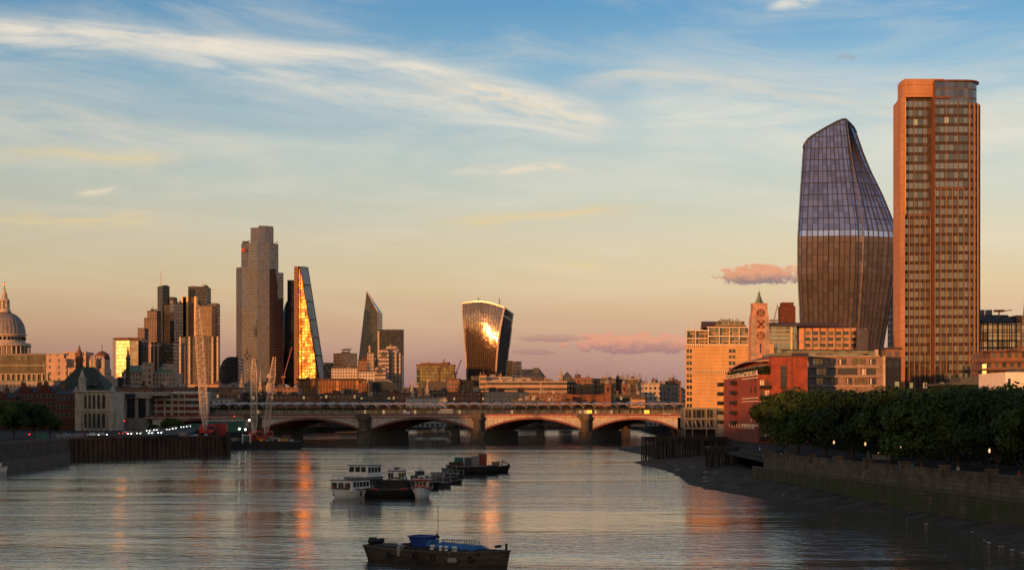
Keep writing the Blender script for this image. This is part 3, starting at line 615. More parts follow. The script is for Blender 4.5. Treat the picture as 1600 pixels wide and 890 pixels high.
def tri(px0, pxm, px1, Y, d0, d1):
    A = P(px0, Y + d0); B = P(pxm, Y); C = P(px1, Y + d1)
    return [A, B, C, (A[0] + C[0] - B[0], A[1] + C[1] - B[1])]
def rect(px0, px1, Y, d): return [P(px0, Y), P(px1, Y), (PX(px1, Y), Y + d), (PX(px0, Y), Y + d)]
def inset(poly, k):
    cx = sum(p[0] for p in poly) / len(poly); cy_ = sum(p[1] for p in poly) / len(poly)
    out = []
    for x, y in poly:
        d = math.hypot(x - cx, y - cy_); f = max(0.1, (d - k) / d); out.append((cx + (x - cx) * f, cy_ + (y - cy_) * f))
    return out
def bld(name, label, cat, poly, yt, Y, m='stone_fine', roof='roof_dark', group=None, para=1.0, clutter=0, z0=LAND, extra=None, seed=1):
    """a building from a real footprint: wall, flat roof with parapet, roof plant"""
    rr = random.Random(hash((round(poly[0][0]), round(yt * 10))) & 0xffff)
    zt = PZ(yt, Y); o = thing(name, label, cat, (poly[0][0], poly[0][1], LAND), group)
    a = MB(); a.prism(poly, z0, zt, 0); a.build('wall', [MT[m]], o)
    a = MB(); pi = inset(poly, 0.5); a.prism(pi, zt - 0.3, zt + 0.25 + para * 0.0 + 0.15, 0)
    for i in range(len(poly)):
        p = poly[i]; q_ = poly[(i + 1) % len(poly)]; a.bar((p[0], p[1], zt + .2), (q_[0], q_[1], zt + .2), 0.35)
    a.build('roof', MT[roof], o)
    if clutter:
        clutter += 3
        x0 = min(p[0] for p in poly); x1 = max(p[0] for p in poly); y0 = min(p[1] for p in poly); y1 = max(p[1] for p in poly)
        for k in range(clutter):
            w_ = rr.uniform(.03, .18) * (x1 - x0); d_ = rr.uniform(.2, .5) * (y1 - y0); cx = rr.uniform(x0 + w_, x1 - w_); cy_ = rr.uniform(y0 + d_ * .6, y0 + (y1 - y0) * .55)
            hh = rr.uniform(1.2, 3.6); a = MB(); a.box(cx - w_ / 2, cx + w_ / 2, cy_ - d_ / 2, cy_ + d_ / 2, zt, zt + hh)
            for s in range(rr.randint(0, 2)): a.bar((cx + s * .8, cy_, zt + hh), (cx + s * .8, cy_, zt + hh + rr.uniform(1, 4)), .06)
            a.build('plant_room', MT[rr.choice(['concrete', 'lead', 'roof_brown', 'dark_metal'])], o)
    return o
def pxmesh(name, parent, faces, m, ztype='y'):
    a = MB()
    for f in faces: a.face([(PX(p[0], p[2]), p[2], PZ(p[1], p[2])) for p in f])
    return a.build(name, m if isinstance(m, list) else [m], parent)

# ------------------------------------------------------------------ cathedral (left edge)
Y = 1311.0; cxx = PX(7, Y); u_m = Y / F
q = thing('cathedral', 'domed baroque cathedral with golden cross cut by the left edge', 'cathedral', (cxx, Y, LAND))
def pr(r, y): return (r * u_m, PZ(y, Y))
a = MB()
dome = [(33, 523)] + [(32 * math.cos(R(t_)) ** 0.9 if t_ < 89 else 0, 521 - 34 * math.sin(R(t_))) for t_ in range(0, 76, 6)]
a.lathe(cxx, Y, [pr(*p) for p in dome], 128, 0, True, 32, 0.035); a.build('dome', M['lead'], q)
a = MB(); a.lathe(cxx, Y, [pr(*p) for p in [(10.5, 488), (10.5, 486), (9, 485.5), (9, 483), (6.3, 482), (6.0, 470), (7.2, 469), (7.2, 467.5), (4.6, 466), (4.2, 460), (3.2, 457), (1.5, 454.5), (1.2, 453)]], 16)
for k in range(8):
    an = k * math.pi / 4; r = 7.4 * u_m; a.bar((cxx + r * math.cos(an), Y + r * math.sin(an), PZ(483, Y)), (cxx + r * math.cos(an), Y + r * math.sin(an), PZ(469, Y)), .45, 0, 6)
a.build('lantern', M['pale_stone'], q)
a = MB(); gz = PZ(451.5, Y); a.lathe(cxx, Y, [(0.1, gz - .9), (.8, gz - .5), (1.0, gz), (.8, gz + .5), (.1, gz + .9)], 12)
a.bar((cxx, Y, gz), (cxx, Y, PZ(441, Y)), .28); a.bar((cxx - 1.5, Y, PZ(444, Y)), (cxx + 1.5, Y, PZ(444, Y)), .28); a.build('cross', mat('gilding', (0.55, 0.35, 0.10, 1), rough=.4, metal=.7), q)
a = MB(); a.lathe(cxx, Y, [pr(*p) for p in [(32, 538), (32, 534), (31, 533), (31, 525), (33.5, 524), (33.5, 522.5), (33, 522)]], 64); a.build('attic', M['pale_stone'], q)
for k in range(32):
    an = 2 * math.pi * (k + .5) / 32
    if math.sin(an) < 0.2:
        a = MB(); r = 31.1 * u_m; dx_, dy_ = math.cos(an), math.sin(an)
        a.bar((cxx + r * dx_, Y + r * dy_, PZ(531.5, Y)), (cxx + r * dx_, Y + r * dy_, PZ(526.5, Y)), .75); a.build('attic_window', M['black'], q)
a = MB(); a.lathe(cxx, Y, [pr(*p) for p in [(32.5, 556), (32.5, 541), (40.5, 541), (40.5, 539.5), (39.5, 539.3), (39.5, 536.5), (38.6, 536.4), (38.6, 538.8), (32, 539)]], 64); a.build('drum', M['pale_stone'], q)
for k in range(32):
    an = 2 * math.pi * k / 32
    a = MB(); r = 38.2 * u_m; x, y = cxx + r * math.cos(an), Y + r * math.sin(an)
    a.lathe(x, y, [(.85, PZ(556, Y)), (.7, PZ(555, Y)), (.6, PZ(542.5, Y)), (.95, PZ(541, Y))], 8); a.build('column', M['pale_stone'], q)
a = MB(); a.lathe(cxx, Y, [pr(*p) for p in [(46, 600), (46, 557), (40, 556), (33, 556)]], 48); a.box(cxx - 60, cxx + 22, Y - 30, Y + 40, LAND, PZ(573, Y)); a.build('body', M['pale_stone'], q)

# ------------------------------------------------------------------ City of London School side, left bank
o = bld('office_block', 'low dark glass block with pale bands right below the cathedral dome', 'office building', rect(-40, 72, 1150, 30), 553, 1150, 'olive_glass')
a = MB()
for yy in (553, 570, 583): a.box(PX(-40, 1150), PX(72, 1150), 1148.6, 1149.95, PZ(yy + 1.2, 1150), PZ(yy, 1150))
a.build('cornice', M['stone'], o)
for i in range(14):
    x = PX(-30 + i * 8, 1149.5); a = MB(); a.box(x - .6, x + .6, 1148.8, 1149.9, PZ(596, 1150), PZ(583, 1150)); a.build('pier', M['stone'], o)
o = bld('low_hall', 'long hall with a pale green roof edge below the dark glass block', 'hall', rect(-40, 84, 1100, 35), 595, 1100, 'stone_fine', 'copper')
# stone exchange, stepped
o = bld('telephone_exchange', 'stepped pale stone block glowing orange right of the cathedral', 'stone building', rect(72, 100, 1150, 30), 553, 1150, 'stone_windows', 'stone')
for (x0, x1, yt, dy_) in ((86, 104, 560, -4), (100, 134, 549, 2), (104, 134, 574, -3), (134, 148, 555, 6), (140, 162, 575, 0), (150, 160, 556, 3), (158, 172, 590, 2)):
    a = MB(); a.prism(rect(x0, x1, 1150 + dy_, 22), LAND, PZ(yt, 1150)); a.build('wing', MT['stone_windows'], o)
a = MB(); x = PX(154, 1150); a.lathe(x, 1160, [(5.5, PZ(560, 1150)), (5.0, PZ(553, 1150)), (2.5, PZ(549, 1150)), (.2, PZ(547, 1150))], 10); a.bar((x, 1160, PZ(548, 1150)), (x, 1160, PZ(537, 1150)), .15); a.build('cupola', M['roof_brown'], o)
a = MB()
for px in (143, 148, 162): a.lathe(PX(px, 1148), 1148, [(1.6, LAND), (1.6, PZ(566, 1150)), (1.9, PZ(564, 1150)), (.9, PZ(560, 1150)), (.1, PZ(556, 1150))], 8)
a.build('turret', M['stone'], o)
# Gothic college with steep green roof
Y = 820.0
o = thing('gothic_college', 'pale gothic college with turrets and a steep green slate roof', 'college', (PX(117, Y), Y, LAND))
a = MB(); a.prism(rect(117, 176, Y, 24), LAND, PZ(611, Y)); a.prism(rect(170, 183, Y + 3, 16), LAND, PZ(640, Y)); a.build('wall', M['pale_stone'], o)
a = MB(); a.box(PX(115, Y), PX(178, Y), Y - .8, Y + .4, PZ(612, Y), PZ(609.5, Y)); a.box(PX(115, Y), PX(178, Y), Y - .5, Y, PZ(641, Y), PZ(639.8, Y)); a.build('cornice', M['pale_stone'], o)
for i, px in enumerate((134, 140, 147, 154, 162)):
    for (y0, y1) in ((638, 616), (668, 645)):
        a = MB(); x = PX(px, Y); z0, z1 = PZ(y0, Y), PZ(y1, Y); a.box(x - .75, x + .75, Y - .06, Y + .5, z0, z1 - .7); a.lathe(x, Y + .2, [(.75, z1 - .75), (.5, z1 - .2), (.05, z1)], 8); a.build('window', M['glass_dark'], o)
for px in (128.5, 137, 143.5, 150.5, 158, 168):
    a = MB(); x = PX(px, Y); a.lathe(x, Y - .1, [(.55, LAND), (.5, PZ(612, Y)), (.3, PZ(611, Y))], 6); a.build('buttress', M['pale_stone'], o)
for px, yt, r in ((128, 576, 1.9), (119, 603, 1.1), (176, 601, 1.2)):
    a = MB(); x = PX(px, Y); zt = PZ(yt, Y); zb = PZ(612, Y)
    a.lathe(x, Y + .5, [(r * 1.25, zb), (r, zb + .8), (r, zb + (zt - zb) * .55), (r * 1.2, zb + (zt - zb) * .58), (r * .75, zb + (zt - zb) * .64), (.1, zt)], 8, 0, False); a.build('turret', M['pale_stone'], o)
YR2 = 850.0
a = MB(); l, r_, ap = PX(84, YR2), PX(166, YR2), PX(113, YR2); zb, zt = PZ(610, YR2), PZ(572, YR2); ap2 = PX(136, YR2)
Lf, Rf, Lb, Rb = (l, YR2, zb), (r_, YR2, zb), (l, YR2 + 30, zb), (r_, YR2 + 30, zb); T0 = (ap, YR2 + 10, zt); T1 = (ap2, YR2 + 15, zt)
Mf = (PX(118, YR2), YR2 - 4, zb)
a.face([Lf, Mf, T0]); a.face([Mf, Rf, T1, T0]); a.face([Rf, Rb, T1]); a.face([Rb, Lb, T0, T1]); a.face([Lb, Lf, T0]); a.build('roof', mat('green_slate', (.045, .065, .05, 1)), o)
a = MB(); a.prism([(l + 1, YR2), (r_ - 1, YR2), (r_ - 1, YR2 + 28), (l + 1, YR2 + 28)], LAND, zb + .2); a.build('rear_wing', M['brick_brown'], o)
for px in (141, 147): a = MB(); x = PX(px, YR2); a.box(x - 1.2, x + 1.2, YR2 - 2, YR2 + 7, PZ(602, YR2), PZ(596, YR2)); a.build('dormer', M['slate'], o)
a = MB(); x = PX(124, YR2 + 12); a.lathe(x, YR2 + 12, [(2.0, zt - 2), (1.9, PZ(560, YR2)), (2.3, PZ(558, YR2)), (1.5, PZ(553, YR2)), (1.6, PZ(549, YR2)), (.7, PZ(545, YR2)), (.5, PZ(541, YR2)), (.05, PZ(537, YR2))], 10); a.build('fleche', M['brick_brown'], o)
# red brick row with white window trim
def brick_row(name, label, px0, px1, yt, Y, gab):
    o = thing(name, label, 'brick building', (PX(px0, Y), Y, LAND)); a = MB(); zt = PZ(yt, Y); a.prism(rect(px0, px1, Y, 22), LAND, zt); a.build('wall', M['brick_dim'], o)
    a = MB(); x0, x1 = PX(px0, Y), PX(px1, Y); h_ = 3.4
    a.face([(x0, Y - .3, zt), (x1, Y - .3, zt), (x1, Y + 11, zt + h_), (x0, Y + 11, zt + h_)]); a.face([(x1, Y + 22, zt), (x0, Y + 22, zt), (x0, Y + 11, zt + h_), (x1, Y + 11, zt + h_)])
    a.face([(x1, Y - .3, zt), (x1, Y + 22, zt), (x1, Y + 11, zt + h_)]); a.face([(x0, Y + 22, zt), (x0, Y - .3, zt), (x0, Y + 11, zt + h_)]); a.build('roof', M['slate'], o)
    px = px0 + 4
    while px < px1 - 2:
        x = PX(px, Y)
        for k in range(int((zt - LAND - 2) / 4.2)):
            z = zt - 3.4 - k * 4.2; a = MB(); a.box(x - .85, x + .85, Y - .18, Y + .2, z, z + 2.5, 0); a.box(x - .6, x + .6, Y - .24, Y, z + .2, z + 2.3, 1); a.build('window', [M['trim_dim'], M['glass_dark']], o)
        px += 7.2
    for g0 in gab:
        a = MB(); x = PX(g0, Y); a.face([(x - 3, Y - .35, zt), (x + 3, Y - .35, zt), (x + 2.4, Y - .35, zt + 2.5), (x, Y - .35, zt + 4.2), (x - 2.4, Y - .35, zt + 2.5)]); a.box(x - 2.9, x + 2.9, Y - .3, Y + 3, zt, zt + 2.2); a.build('gable', M['brick_dim'], o)
    for c_ in range(int((px1 - px0) / 26) + 1):
        a = MB(); x = PX(px0 + 6 + c_ * 26, Y); a.box(x - .9, x + .9, Y + 8, Y + 11, zt, zt + 5.6)
        for s in (-.5, 0, .5): a.bar((x + s, Y + 9, zt + 5.6), (x + s, Y + 9, zt + 6.6), .16, 0, 6)
        a.build('chimney', M['brick_brown'], o)
    return o
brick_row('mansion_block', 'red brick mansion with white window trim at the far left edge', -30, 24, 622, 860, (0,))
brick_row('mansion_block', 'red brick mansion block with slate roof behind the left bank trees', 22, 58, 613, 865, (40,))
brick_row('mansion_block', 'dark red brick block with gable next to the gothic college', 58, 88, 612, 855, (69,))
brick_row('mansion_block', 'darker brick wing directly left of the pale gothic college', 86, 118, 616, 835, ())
# school and bank buildings
o = bld('school_building', 'dark glass building with pale roof frame right of the gothic college', 'school', rect(176, 234, 890, 30), 622, 890, 'school_glass')
a = MB(); Y = 889; a.box(PX(174, Y), PX(236, Y), Y - 3, Y + 4, PZ(622, Y), PZ(616, Y)); a.box(PX(172, Y), PX(290, Y) - 10, Y + 2, Y + 14, PZ(618, Y), PZ(611.5, Y))
for px in (178, 196, 214, 231): x = PX(px, Y); a.box(x - .9, x + .9, Y - 1.2, Y, LAND, PZ(622, Y))
a.build('frame', M['concrete'], o)
a = MB(); a.box(PX(198, Y), PX(213, Y), Y - 3.4, Y - 2.8, PZ(621, Y), PZ(615, Y)); a.build('louvre', mat('blue_louvre', (.02, .03, .08, 1)), o)
o = thing('office_block', 'pink and white banded office behind the round dark tree', 'office building', (PX(233, 900), 900, LAND))
Y = 900.0; a = MB(); a.prism(rect(233, 314, Y, 26), LAND, PZ(613, Y)); a.build('wall', M['pale_stone'], o)
for k, y0 in enumerate((616, 625.5, 635, 644.5)):
    for px in (235, 245.5, 259, 270.5, 280, 289):
        wdt = 9 if px not in (245.5, 289) else 11.5
        if px == 289: wdt = 23
        a = MB(); a.box(PX(px, Y), PX(px + wdt - 1.2, Y), Y - .05, Y + .6, PZ(y0 + 5.6, Y), PZ(y0, Y)); a.build('window', M['glass_dark'] if (k + int(px)) % 5 == 0 else mat('red_spandrel', (.13, .03, .028, 1)) if 'red_spandrel' not in bpy.data.materials else bpy.data.materials['red_spandrel'], o)
a = MB(); a.box(PX(232, Y), PX(315, Y), Y - .7, Y + 26, PZ(613.5, Y), PZ(611.5, Y)); a.build('cornice', M['white'], o)
MT['red_spandrel'] = bpy.data.materials['red_spandrel']

# ------------------------------------------------------------------ tower clusters
def tower(label, poly, yt, Y, m, cat='tower', name='office_tower', **kw): return bld(name, label, cat, poly, yt, Y, m, **kw)
o = tower('squat tower with a blazing gold glass face left of the City cluster', [P(176, 1716), P(181, 1704), P(203, 1700), P(216, 1703), P(214, 1730), P(178, 1734)], 528, 1700, 'gold_tower')
a = MB(); Y = 1700
a.prism([P(182, Y + 2.2), P(202.5, Y - 1.4), P(202.6, Y - .5), P(182.1, Y + 3)], PZ(586, Y), PZ(532, Y)) ; a.f = a.f[:4]; a.m = a.m[:4]; a.uv = a.uv[:4]; a.sm = a.sm[:4]; a.build('glass_face', MT['gold_tower'], o)
a = MB(); a.bar((PX(177, Y), Y + 13, PZ(529.5, Y)), (PX(181.5, Y), Y + 2, PZ(529.5, Y)), 1.6); a.bar((PX(181.5, Y), Y + 2, PZ(529.5, Y)), (PX(203, Y), Y - 2, PZ(529.5, Y)), 1.6); a.bar((PX(203, Y), Y - 2, PZ(529.5, Y)), (PX(216, Y), Y + 1, PZ(529.5, Y)), 1.5); a.build('frame', M['roof_brown'], o)
tower('slim dark tower directly behind the gold faced squat tower', rect(203, 222, 1750, 30), 529, 1750, 'dusk_glass')
tower('lowest brown step of the left tower cluster', rect(215, 226, 1900, 20), 513, 1900, 'brown_tower')
tower('brown tower with lit right edge beside the antenna tower', rect(225, 245, 1950, 26), 497, 1950, 'brown_tower')
tower('stepped top block rising behind the brown tower', rect(230, 245, 1990, 24), 486, 1990, 'brown_tower', clutter=2)
o = tower('tallest grey tower of the left cluster with a thin antenna mast', tri(246, 254, 265, 2050, 14, 10), 447, 2050, 'dark_tower')
a = MB(); Y = 2050; a.prism(rect(256, 267, Y - 8, 20), LAND, PZ(477, Y)); a.build('wing', MT['dark_tower'], o)
a = MB(); a.prism(rect(264, 272, Y + 8, 20), LAND, PZ(463, Y)); a.build('wing', MT['dark_tower'], o)
a = MB(); x = PX(248.5, Y); a.bar((x, Y + 10, PZ(450, Y)), (x, Y + 10, PZ(422, Y)), .55, 0, 6, .2); a.build('mast', M['pale_stone'], o)
a = MB(); a.lathe(PX(255, Y), Y + 12, [(5.5, PZ(448, Y)), (5, PZ(446, Y)), (3, PZ(444.5, Y))], 12); a.build('crown', M['dark_metal'], o)
tower('plain grey slab between the antenna tower and the fluted twin blocks', tri(266, 272, 286, 1980, 14, 8), 473, 1980, 'dusk_glass', clutter=2)
o = tower('copper brown tower with vertical gold edges behind the lattice crane', tri(284, 293, 307, 2000, 12, 6), 464, 2000, 'brown_tower')
a = MB(); Y = 2000
for px in (284.6, 293, 305.5): x = PX(px, Y); a.box(x - 1.2, x + 1.2, Y - 2, Y + 10, LAND, PZ(463, Y))
a.build('fin', mat('gold_cladding', (.5, .33, .16, 1), rough=.35, metal=.6), o)
tower('black topped tower standing behind the copper brown tower', rect(294, 322, 2100, 34), 448, 2100, 'dark_tower', clutter=1)
tower('bronze slab right of the copper brown tower', rect(307, 331, 1990, 26), 478, 1990, 'bronze')
tower('grey slab on the right end of the left cluster', rect(324, 338, 2020, 26), 474, 2020, 'dusk_glass')
o = tower('low block with bright vertical stone flutes in the left cluster', tri(223, 234, 252, 1800, 20, 0), 535, 1800, 'fluted')
tower('dark low block right of the fluted stone block', rect(252, 271, 1800, 30), 535, 1800, 'dark_tower')
o = tower('broad grid fronted block behind the tall lattice crane', tri(281, 296, 340, 1750, 22, 4), 526, 1750, 'grid_grey')
a = MB(); Y = 1748; 
for px in (281.5, 296, 332, 340): x = PX(px, Y); a.box(x - .9, x + .9, Y - 1, Y + 3, LAND, PZ(525.5, Y))
a.build('pier', M['pale_stone'], o)
tower('dark block filling the gap behind the fluted stone block', rect(268, 283, 1850, 26), 541, 1850, 'dark_tower')
# curved blue grey block
Y = 1900.0; o = thing('curved_office', 'blue grey office with a curved left shoulder', 'office building', (PX(342, Y), Y, LAND))
sec = [(342, 600), (342, 585), (344, 573), (348, 564), (354, 558.5), (360, 557), (372, 557), (372, 600)]
a = MB(); fr = [(PX(p, Y), Y, PZ(y, Y)) for p, y in sec]; bk = [(x, Y + 40, z) for x, _, z in fr]
a.face(fr[::-1] if False else fr); a.face(bk[::-1]); 
for i in range(len(fr)): j = (i + 1) % len(fr); a.face([fr[i], fr[j], bk[j], bk[i]])
a.build('wall', MT['dark_tower'], o)

# tallest stepped glass tower
Y = 2380.0; o = thing('glass_skyscraper', 'tallest stepped grey glass skyscraper in the left half', 'skyscraper', (PX(405, Y), Y, LAND))
def fpoly(pts): return [P(p, Y + d) for p, d in pts]
a = MB(); a.prism(fpoly([(369, 12), (378, 1), (402, 0), (421, 3), (427, 8), (443, 24), (440, 60), (372, 60)]), LAND, PZ(424, Y)); a.build('lower_tier', MT['bishops'], o)
a = MB(); a.prism(fpoly([(369, 12), (378, 1), (402, 0), (421, 3), (421.1, 50), (372, 55)]), PZ(424, Y), PZ(417, Y)); a.build('left_shoulder', MT['bishops'], o)
a = MB(); a.prism(fpoly([(377, 9), (388, 1.3), (402, .3), (421, 3.3), (435, 17), (433, 55), (379, 55)]), PZ(423.9, Y), PZ(379, Y)); a.build('middle_tier', MT['bishops'], o)
a = MB(); a.prism(fpoly([(391.5, 7), (404, 1.5), (414, 2.2), (427.5, 12), (427, 50), (392, 50)]), PZ(380, Y), PZ(355, Y)); a.prism(fpoly([(404, 3), (414, 4), (427, 13), (427, 48), (404, 46)]), PZ(355.5, Y), PZ(352, Y)); a.build('upper_tier', MT['bishops'], o)
a = MB(); a.box(PX(378, Y), PX(386, Y), Y + 4, Y + 20, PZ(379, Y), PZ(376, Y)); a.bar((PX(384, Y), Y + 8, PZ(378, Y)), (PX(390, Y), Y + 8, PZ(374, Y)), .5); a.bar((PX(429, Y), Y + 8, PZ(379, Y)), (PX(433, Y), Y + 8, PZ(376, Y)), .5); a.build('roof_crane', M['dark_metal'], o)
a = MB(); a.box(PX(378, Y) , PX(383, Y), Y - 4, Y, PZ(394, Y), PZ(388, Y)); a.build('logo_panel', M['red_paint'], o)
# dark neighbours
tower('black stepped tower wedged between the two tall glass towers', rect(449, 462, 2450, 30), 438, 2450, 'dark_tower')
Y = 2480.0; o = thing('rounded_tower', 'dark tapering round tower behind the stepped glass skyscraper', 'tower', (PX(448, Y), Y, LAND))
a = MB(); a.lathe(PX(450, Y), Y, [(r * Y / F, PZ(y, Y)) for r, y in [(7, 600), (10, 560), (10.5, 520), (9, 495), (6, 480), (3, 472), (.5, 469)]], 28); a.build('wall', M['glass_dark'], o)

# sloping wedge tower
Y = 2350.0; o = thing('wedge_tower', 'wedge shaped tower with sloping side and glowing gold face', 'skyscraper', (PX(460, Y), Y, LAND))
E = Y + 24
pxmesh('glass_face', o, [[(466.5, 600, Y + 4.5), (500, 600, Y - 2), (499, 588, Y - 2), (469.5, 420, Y + 3.9), (466.5, 420, Y + 4.5)]], MT['cheese'])
pxmesh('side_frame', o, [[(500, 600, Y - 2), (509.5, 600, E), (508.5, 588, E), (481, 417, E), (469.5, 417, Y + 3.9), (499, 588, Y - 2)]], MT['cheese_side'])
a = MB()
a.face([(PX(p, y_), y_, PZ(z, y_)) for p, z, y_ in [(459.5, 600, Y + 14), (466.5, 600, Y + 4.5), (466.5, 416, Y + 4.5), (459.5, 416, Y + 14)]])
a.face([(PX(p, y_), y_, PZ(z, y_)) for p, z, y_ in [(459.5, 416, Y + 14), (466.5, 416, Y + 4.5), (469.5, 417, Y + 3.9), (481, 417, E), (475, 416, Y + 45)]])
a.face([(PX(p, y_), y_, PZ(z, y_)) for p, z, y_ in [(509.5, 600, E), (470, 600, Y + 60), (475, 416, Y + 45), (481, 417, E), (508.5, 588, E)]])
a.face([(PX(p, y_), y_, PZ(z, y_)) for p, z, y_ in [(470, 600, Y + 60), (459.5, 600, Y + 14), (459.5, 416, Y + 14), (475, 416, Y + 45)]])
a.build('core_wall', MT['core_orange'], o)
a = MB()
for (p0, y0), (p1, y1) in (((499.2, 600), (469.3, 417)), ((466.5, 600), (466.5, 416)), ((509, 595), (481, 417))):
    e0 = Y - 2.3 if p0 != 509 else E; e1 = Y + .6 if p0 != 509 else E
    a.bar((PX(p0, e0), e0, PZ(y0, e0)), (PX(p1, e1), e1, PZ(y1, e1)), .55)
for y in (445, 471, 499, 527, 555):
    f_ = (y - 417) / (588 - 417); xa = 469.5 + f_ * 29.5; xb = 481 + f_ * 27.5; ya = Y + 1 - 3 * f_ - .4
    a.bar((PX(xa, ya), ya, PZ(y - 1, ya)), (PX(xb, E), E - .5, PZ(y + 1, E)), .75)
a.build('mega_frame', M['dark_metal'], o)

tower('small dark block at the foot of the wedge tower', rect(506, 524, 2200, 26), 567, 2200, 'dark_tower')
o = tower('plain grey box building with antennas on its roof', tri(521, 536, 558, 1900, 14, 6), 552, 1900, 'dusk_glass')
a = MB(); Y = 1905; x = PX(541, Y); a.box(x - 6, x + 4, Y, Y + 8, PZ(552, Y), PZ(549, Y)); a.box(x - 5, x + 5, Y, Y + 8, PZ(547, Y), PZ(545, Y)); a.bar((x - 3, Y, PZ(549, Y)), (x - 3, Y, PZ(546, Y)), .3); a.bar((x + 3, Y, PZ(549, Y)), (x + 3, Y, PZ(546, Y)), .3); a.bar((x - 6, Y, PZ(546, Y)), (x + 7, Y, PZ(543, Y)), .2); a.build('antenna', M['dark_metal'], o)
tower('pale base block below the plain grey box building', rect(518, 566, 1800, 30), 575, 1800, 'pale_fine', clutter=3)
# pointed glass tower
Y = 2400.0; o = thing('pointed_tower', 'sharp pointed dark glass tower right of the gold wedge', 'skyscraper', (PX(574, Y), Y, LAND)); E = Y + 26
pxmesh('glass_face', o, [[(557, 600, Y), (590.5, 600, Y), (590.5, 487, Y), (574.5, 457, Y), (573, 457, Y)]], MT['scalpel'])
pxmesh('side_face', o, [[(590.5, 600, Y), (597.5, 600, E), (597.5, 490, E), (590.5, 487, Y)]], MT['bishops'])
pxmesh('rear_face', o, [[(590.5, 487, Y), (597.5, 490, E), (576, 458, Y + 40), (574.5, 457, Y)], [(597.5, 600, E), (563, 600, Y + 45), (576, 458, Y + 40), (597.5, 490, E)], [(563, 600, Y + 45), (557, 600, Y), (573, 457, Y), (576, 458, Y + 40)], [(573, 457, Y), (574.5, 457, Y), (576, 458, Y + 40)]], MT['scalpel'])
a = MB(); a.bar((PX(557, Y), Y - .4, PZ(600, Y)), (PX(573.6, Y), Y - .4, PZ(455.5, Y)), .7); a.bar((PX(573.6, Y), Y - .4, PZ(455.5, Y)), (PX(590.5, Y), Y - .4, PZ(487, Y)), .7); a.bar((PX(590.5, Y), Y - .4, PZ(487, Y)), (PX(590.5, Y), Y - .4, PZ(600, Y)), .5); a.build('edge_trim', M['steel'], o)
o = tower('wide dark block with a lit left corner right of the pointed tower', tri(591, 594, 631, 2150, 20, 6), 515, 2150, 'dark_tower')
a = MB(); Y = 2150; a.box(PX(591, Y) - 1, PX(592.5, Y), Y + 2, Y + 6, PZ(560, Y), PZ(517, Y)); a.build('corner_fin', M['pale_stone'], o)
# arched striped building
def arch_gable(mb, px, yb, yt, hw, Y, dep, m=0):
    pts = [(-1, yb)]; 
    pts = [(px - hw, yb), (px + hw, yb)] + [(px + hw * math.cos(R(t_)), yt + hw - hw * math.sin(R(t_))) for t_ in range(0, 181, 15)]
    fr = [(PX(p, Y), Y, PZ(y, Y)) for p, y in pts]; bk = [(x, Y + dep, z) for x, _, z in fr]
    mb.face(fr, m); mb.face(bk[::-1], m)
    for i in range(len(fr)): j = (i + 1) % len(fr); mb.face([fr[j], fr[i], bk[i], bk[j]], m)
Y = 1700.0; o = thing('arched_office', 'striped postmodern office with a large arched gable', 'office building', (PX(600, Y), Y, LAND))
a = MB(); arch_gable(a, 599.5, 600, 544, 8, Y, 30); arch_gable(a, 611, 600, 538, 9, Y + 8, 30); a.prism(rect(604, 628, Y + 10, 24), LAND, PZ(552, Y)); a.build('wall', MT['minster'], o)
a = MB(); arch_gable(a, 599.5, 556, 549, 4, Y - .6, 1); a.build('arched_window', M['glass_dark'], o)
a = MB(); x = PX(609, Y); a.lathe(x, Y + 10, [(3.5, PZ(542, Y)), (2, PZ(539, Y)), (.1, PZ(536.5, Y))], 8); a.build('finial', M['pale_stone'], o)
a = MB()
for px in (606.5, 612, 618, 624): x = PX(px, Y); a.box(x - .5, x + .5, Y + 6.5, Y + 8, LAND, PZ(550, Y))
a.build('pier', M['pale_stone'], o)
Y = 1600.0; o = thing('arched_office', 'small arched gable front below the large striped arched office', 'office building', (PX(595, Y), Y, LAND))
a = MB(); arch_gable(a, 594, 608, 570, 8.5, Y, 24); a.build('wall', MT['minster'], o); a = MB(); arch_gable(a, 593, 583, 574, 4.5, Y - .6, 1); a.build('arched_window', M['glass_dark'], o)
tower('reddish brown office stepping down left of the striped arches', rect(559, 590, 1750, 25), 563, 1750, 'brown_fine', clutter=2)
o = tower('small orange lit block with a bright lamp-like roof window', rect(574, 584, 1700, 12), 551, 1700, 'stone_fine')
a = MB(); a.bar((PX(578, 1700), 1698, PZ(551, 1700)), (PX(578, 1700), 1698, PZ(540, 1700)), .7); a.build('chimney', M['pale_stone'], o)
tower('pale block between the grey box and the small arched gable', rect(561, 587, 1650, 22), 580, 1650, 'pale_fine')

# flared tower
Y = 2200.0; o = thing('flared_tower', 'top heavy flared glass tower with pale edge trims and sun glint', 'skyscraper', (PX(758, Y), Y, LAND))
zb_, ztop = PZ(600, Y), PZ(470, Y)
def fl(f):  # f 0 bottom .. 1 top : px of left, ridge, right ; forward offset
    g1 = f ** 1.7
    return 728.5 - 7.5 * g1, 774.5 + 13.5 * f ** 2.0, 789 + 12.5 * f ** 1.2, 26 * (f - .69) ** 2
def ztopf(px): return 470 + 0.0 * px + (2.5 * abs(px - 740) / 20 if px < 740 else 0) + (0 if px < 750 else ((px - 750) / 50) ** 1.5 * 17)
NC, NR = 15, 36
def flpt(s, v):   # s 0..1 along front, v 0..1
    l, r, e, d = fl(v)
    px = l + (r - l) * s; 
    yt = ztopf(721 + (786 - 721) * s); y = 600 + (yt - 600) * v
    yy = Y + d - 1.8 * math.sin(math.pi * s) + 17.0 * (1 - s); return (PX(px, Y), yy, PZ(y, Y))
a = MB(); rings = [[flpt(i / NC, k / NR) for i in range(NC + 1)] for k in range(NR + 1)]; a.loft(rings, 0, True, False, False, True); a.build('glass_face', MT['walkie'], o)
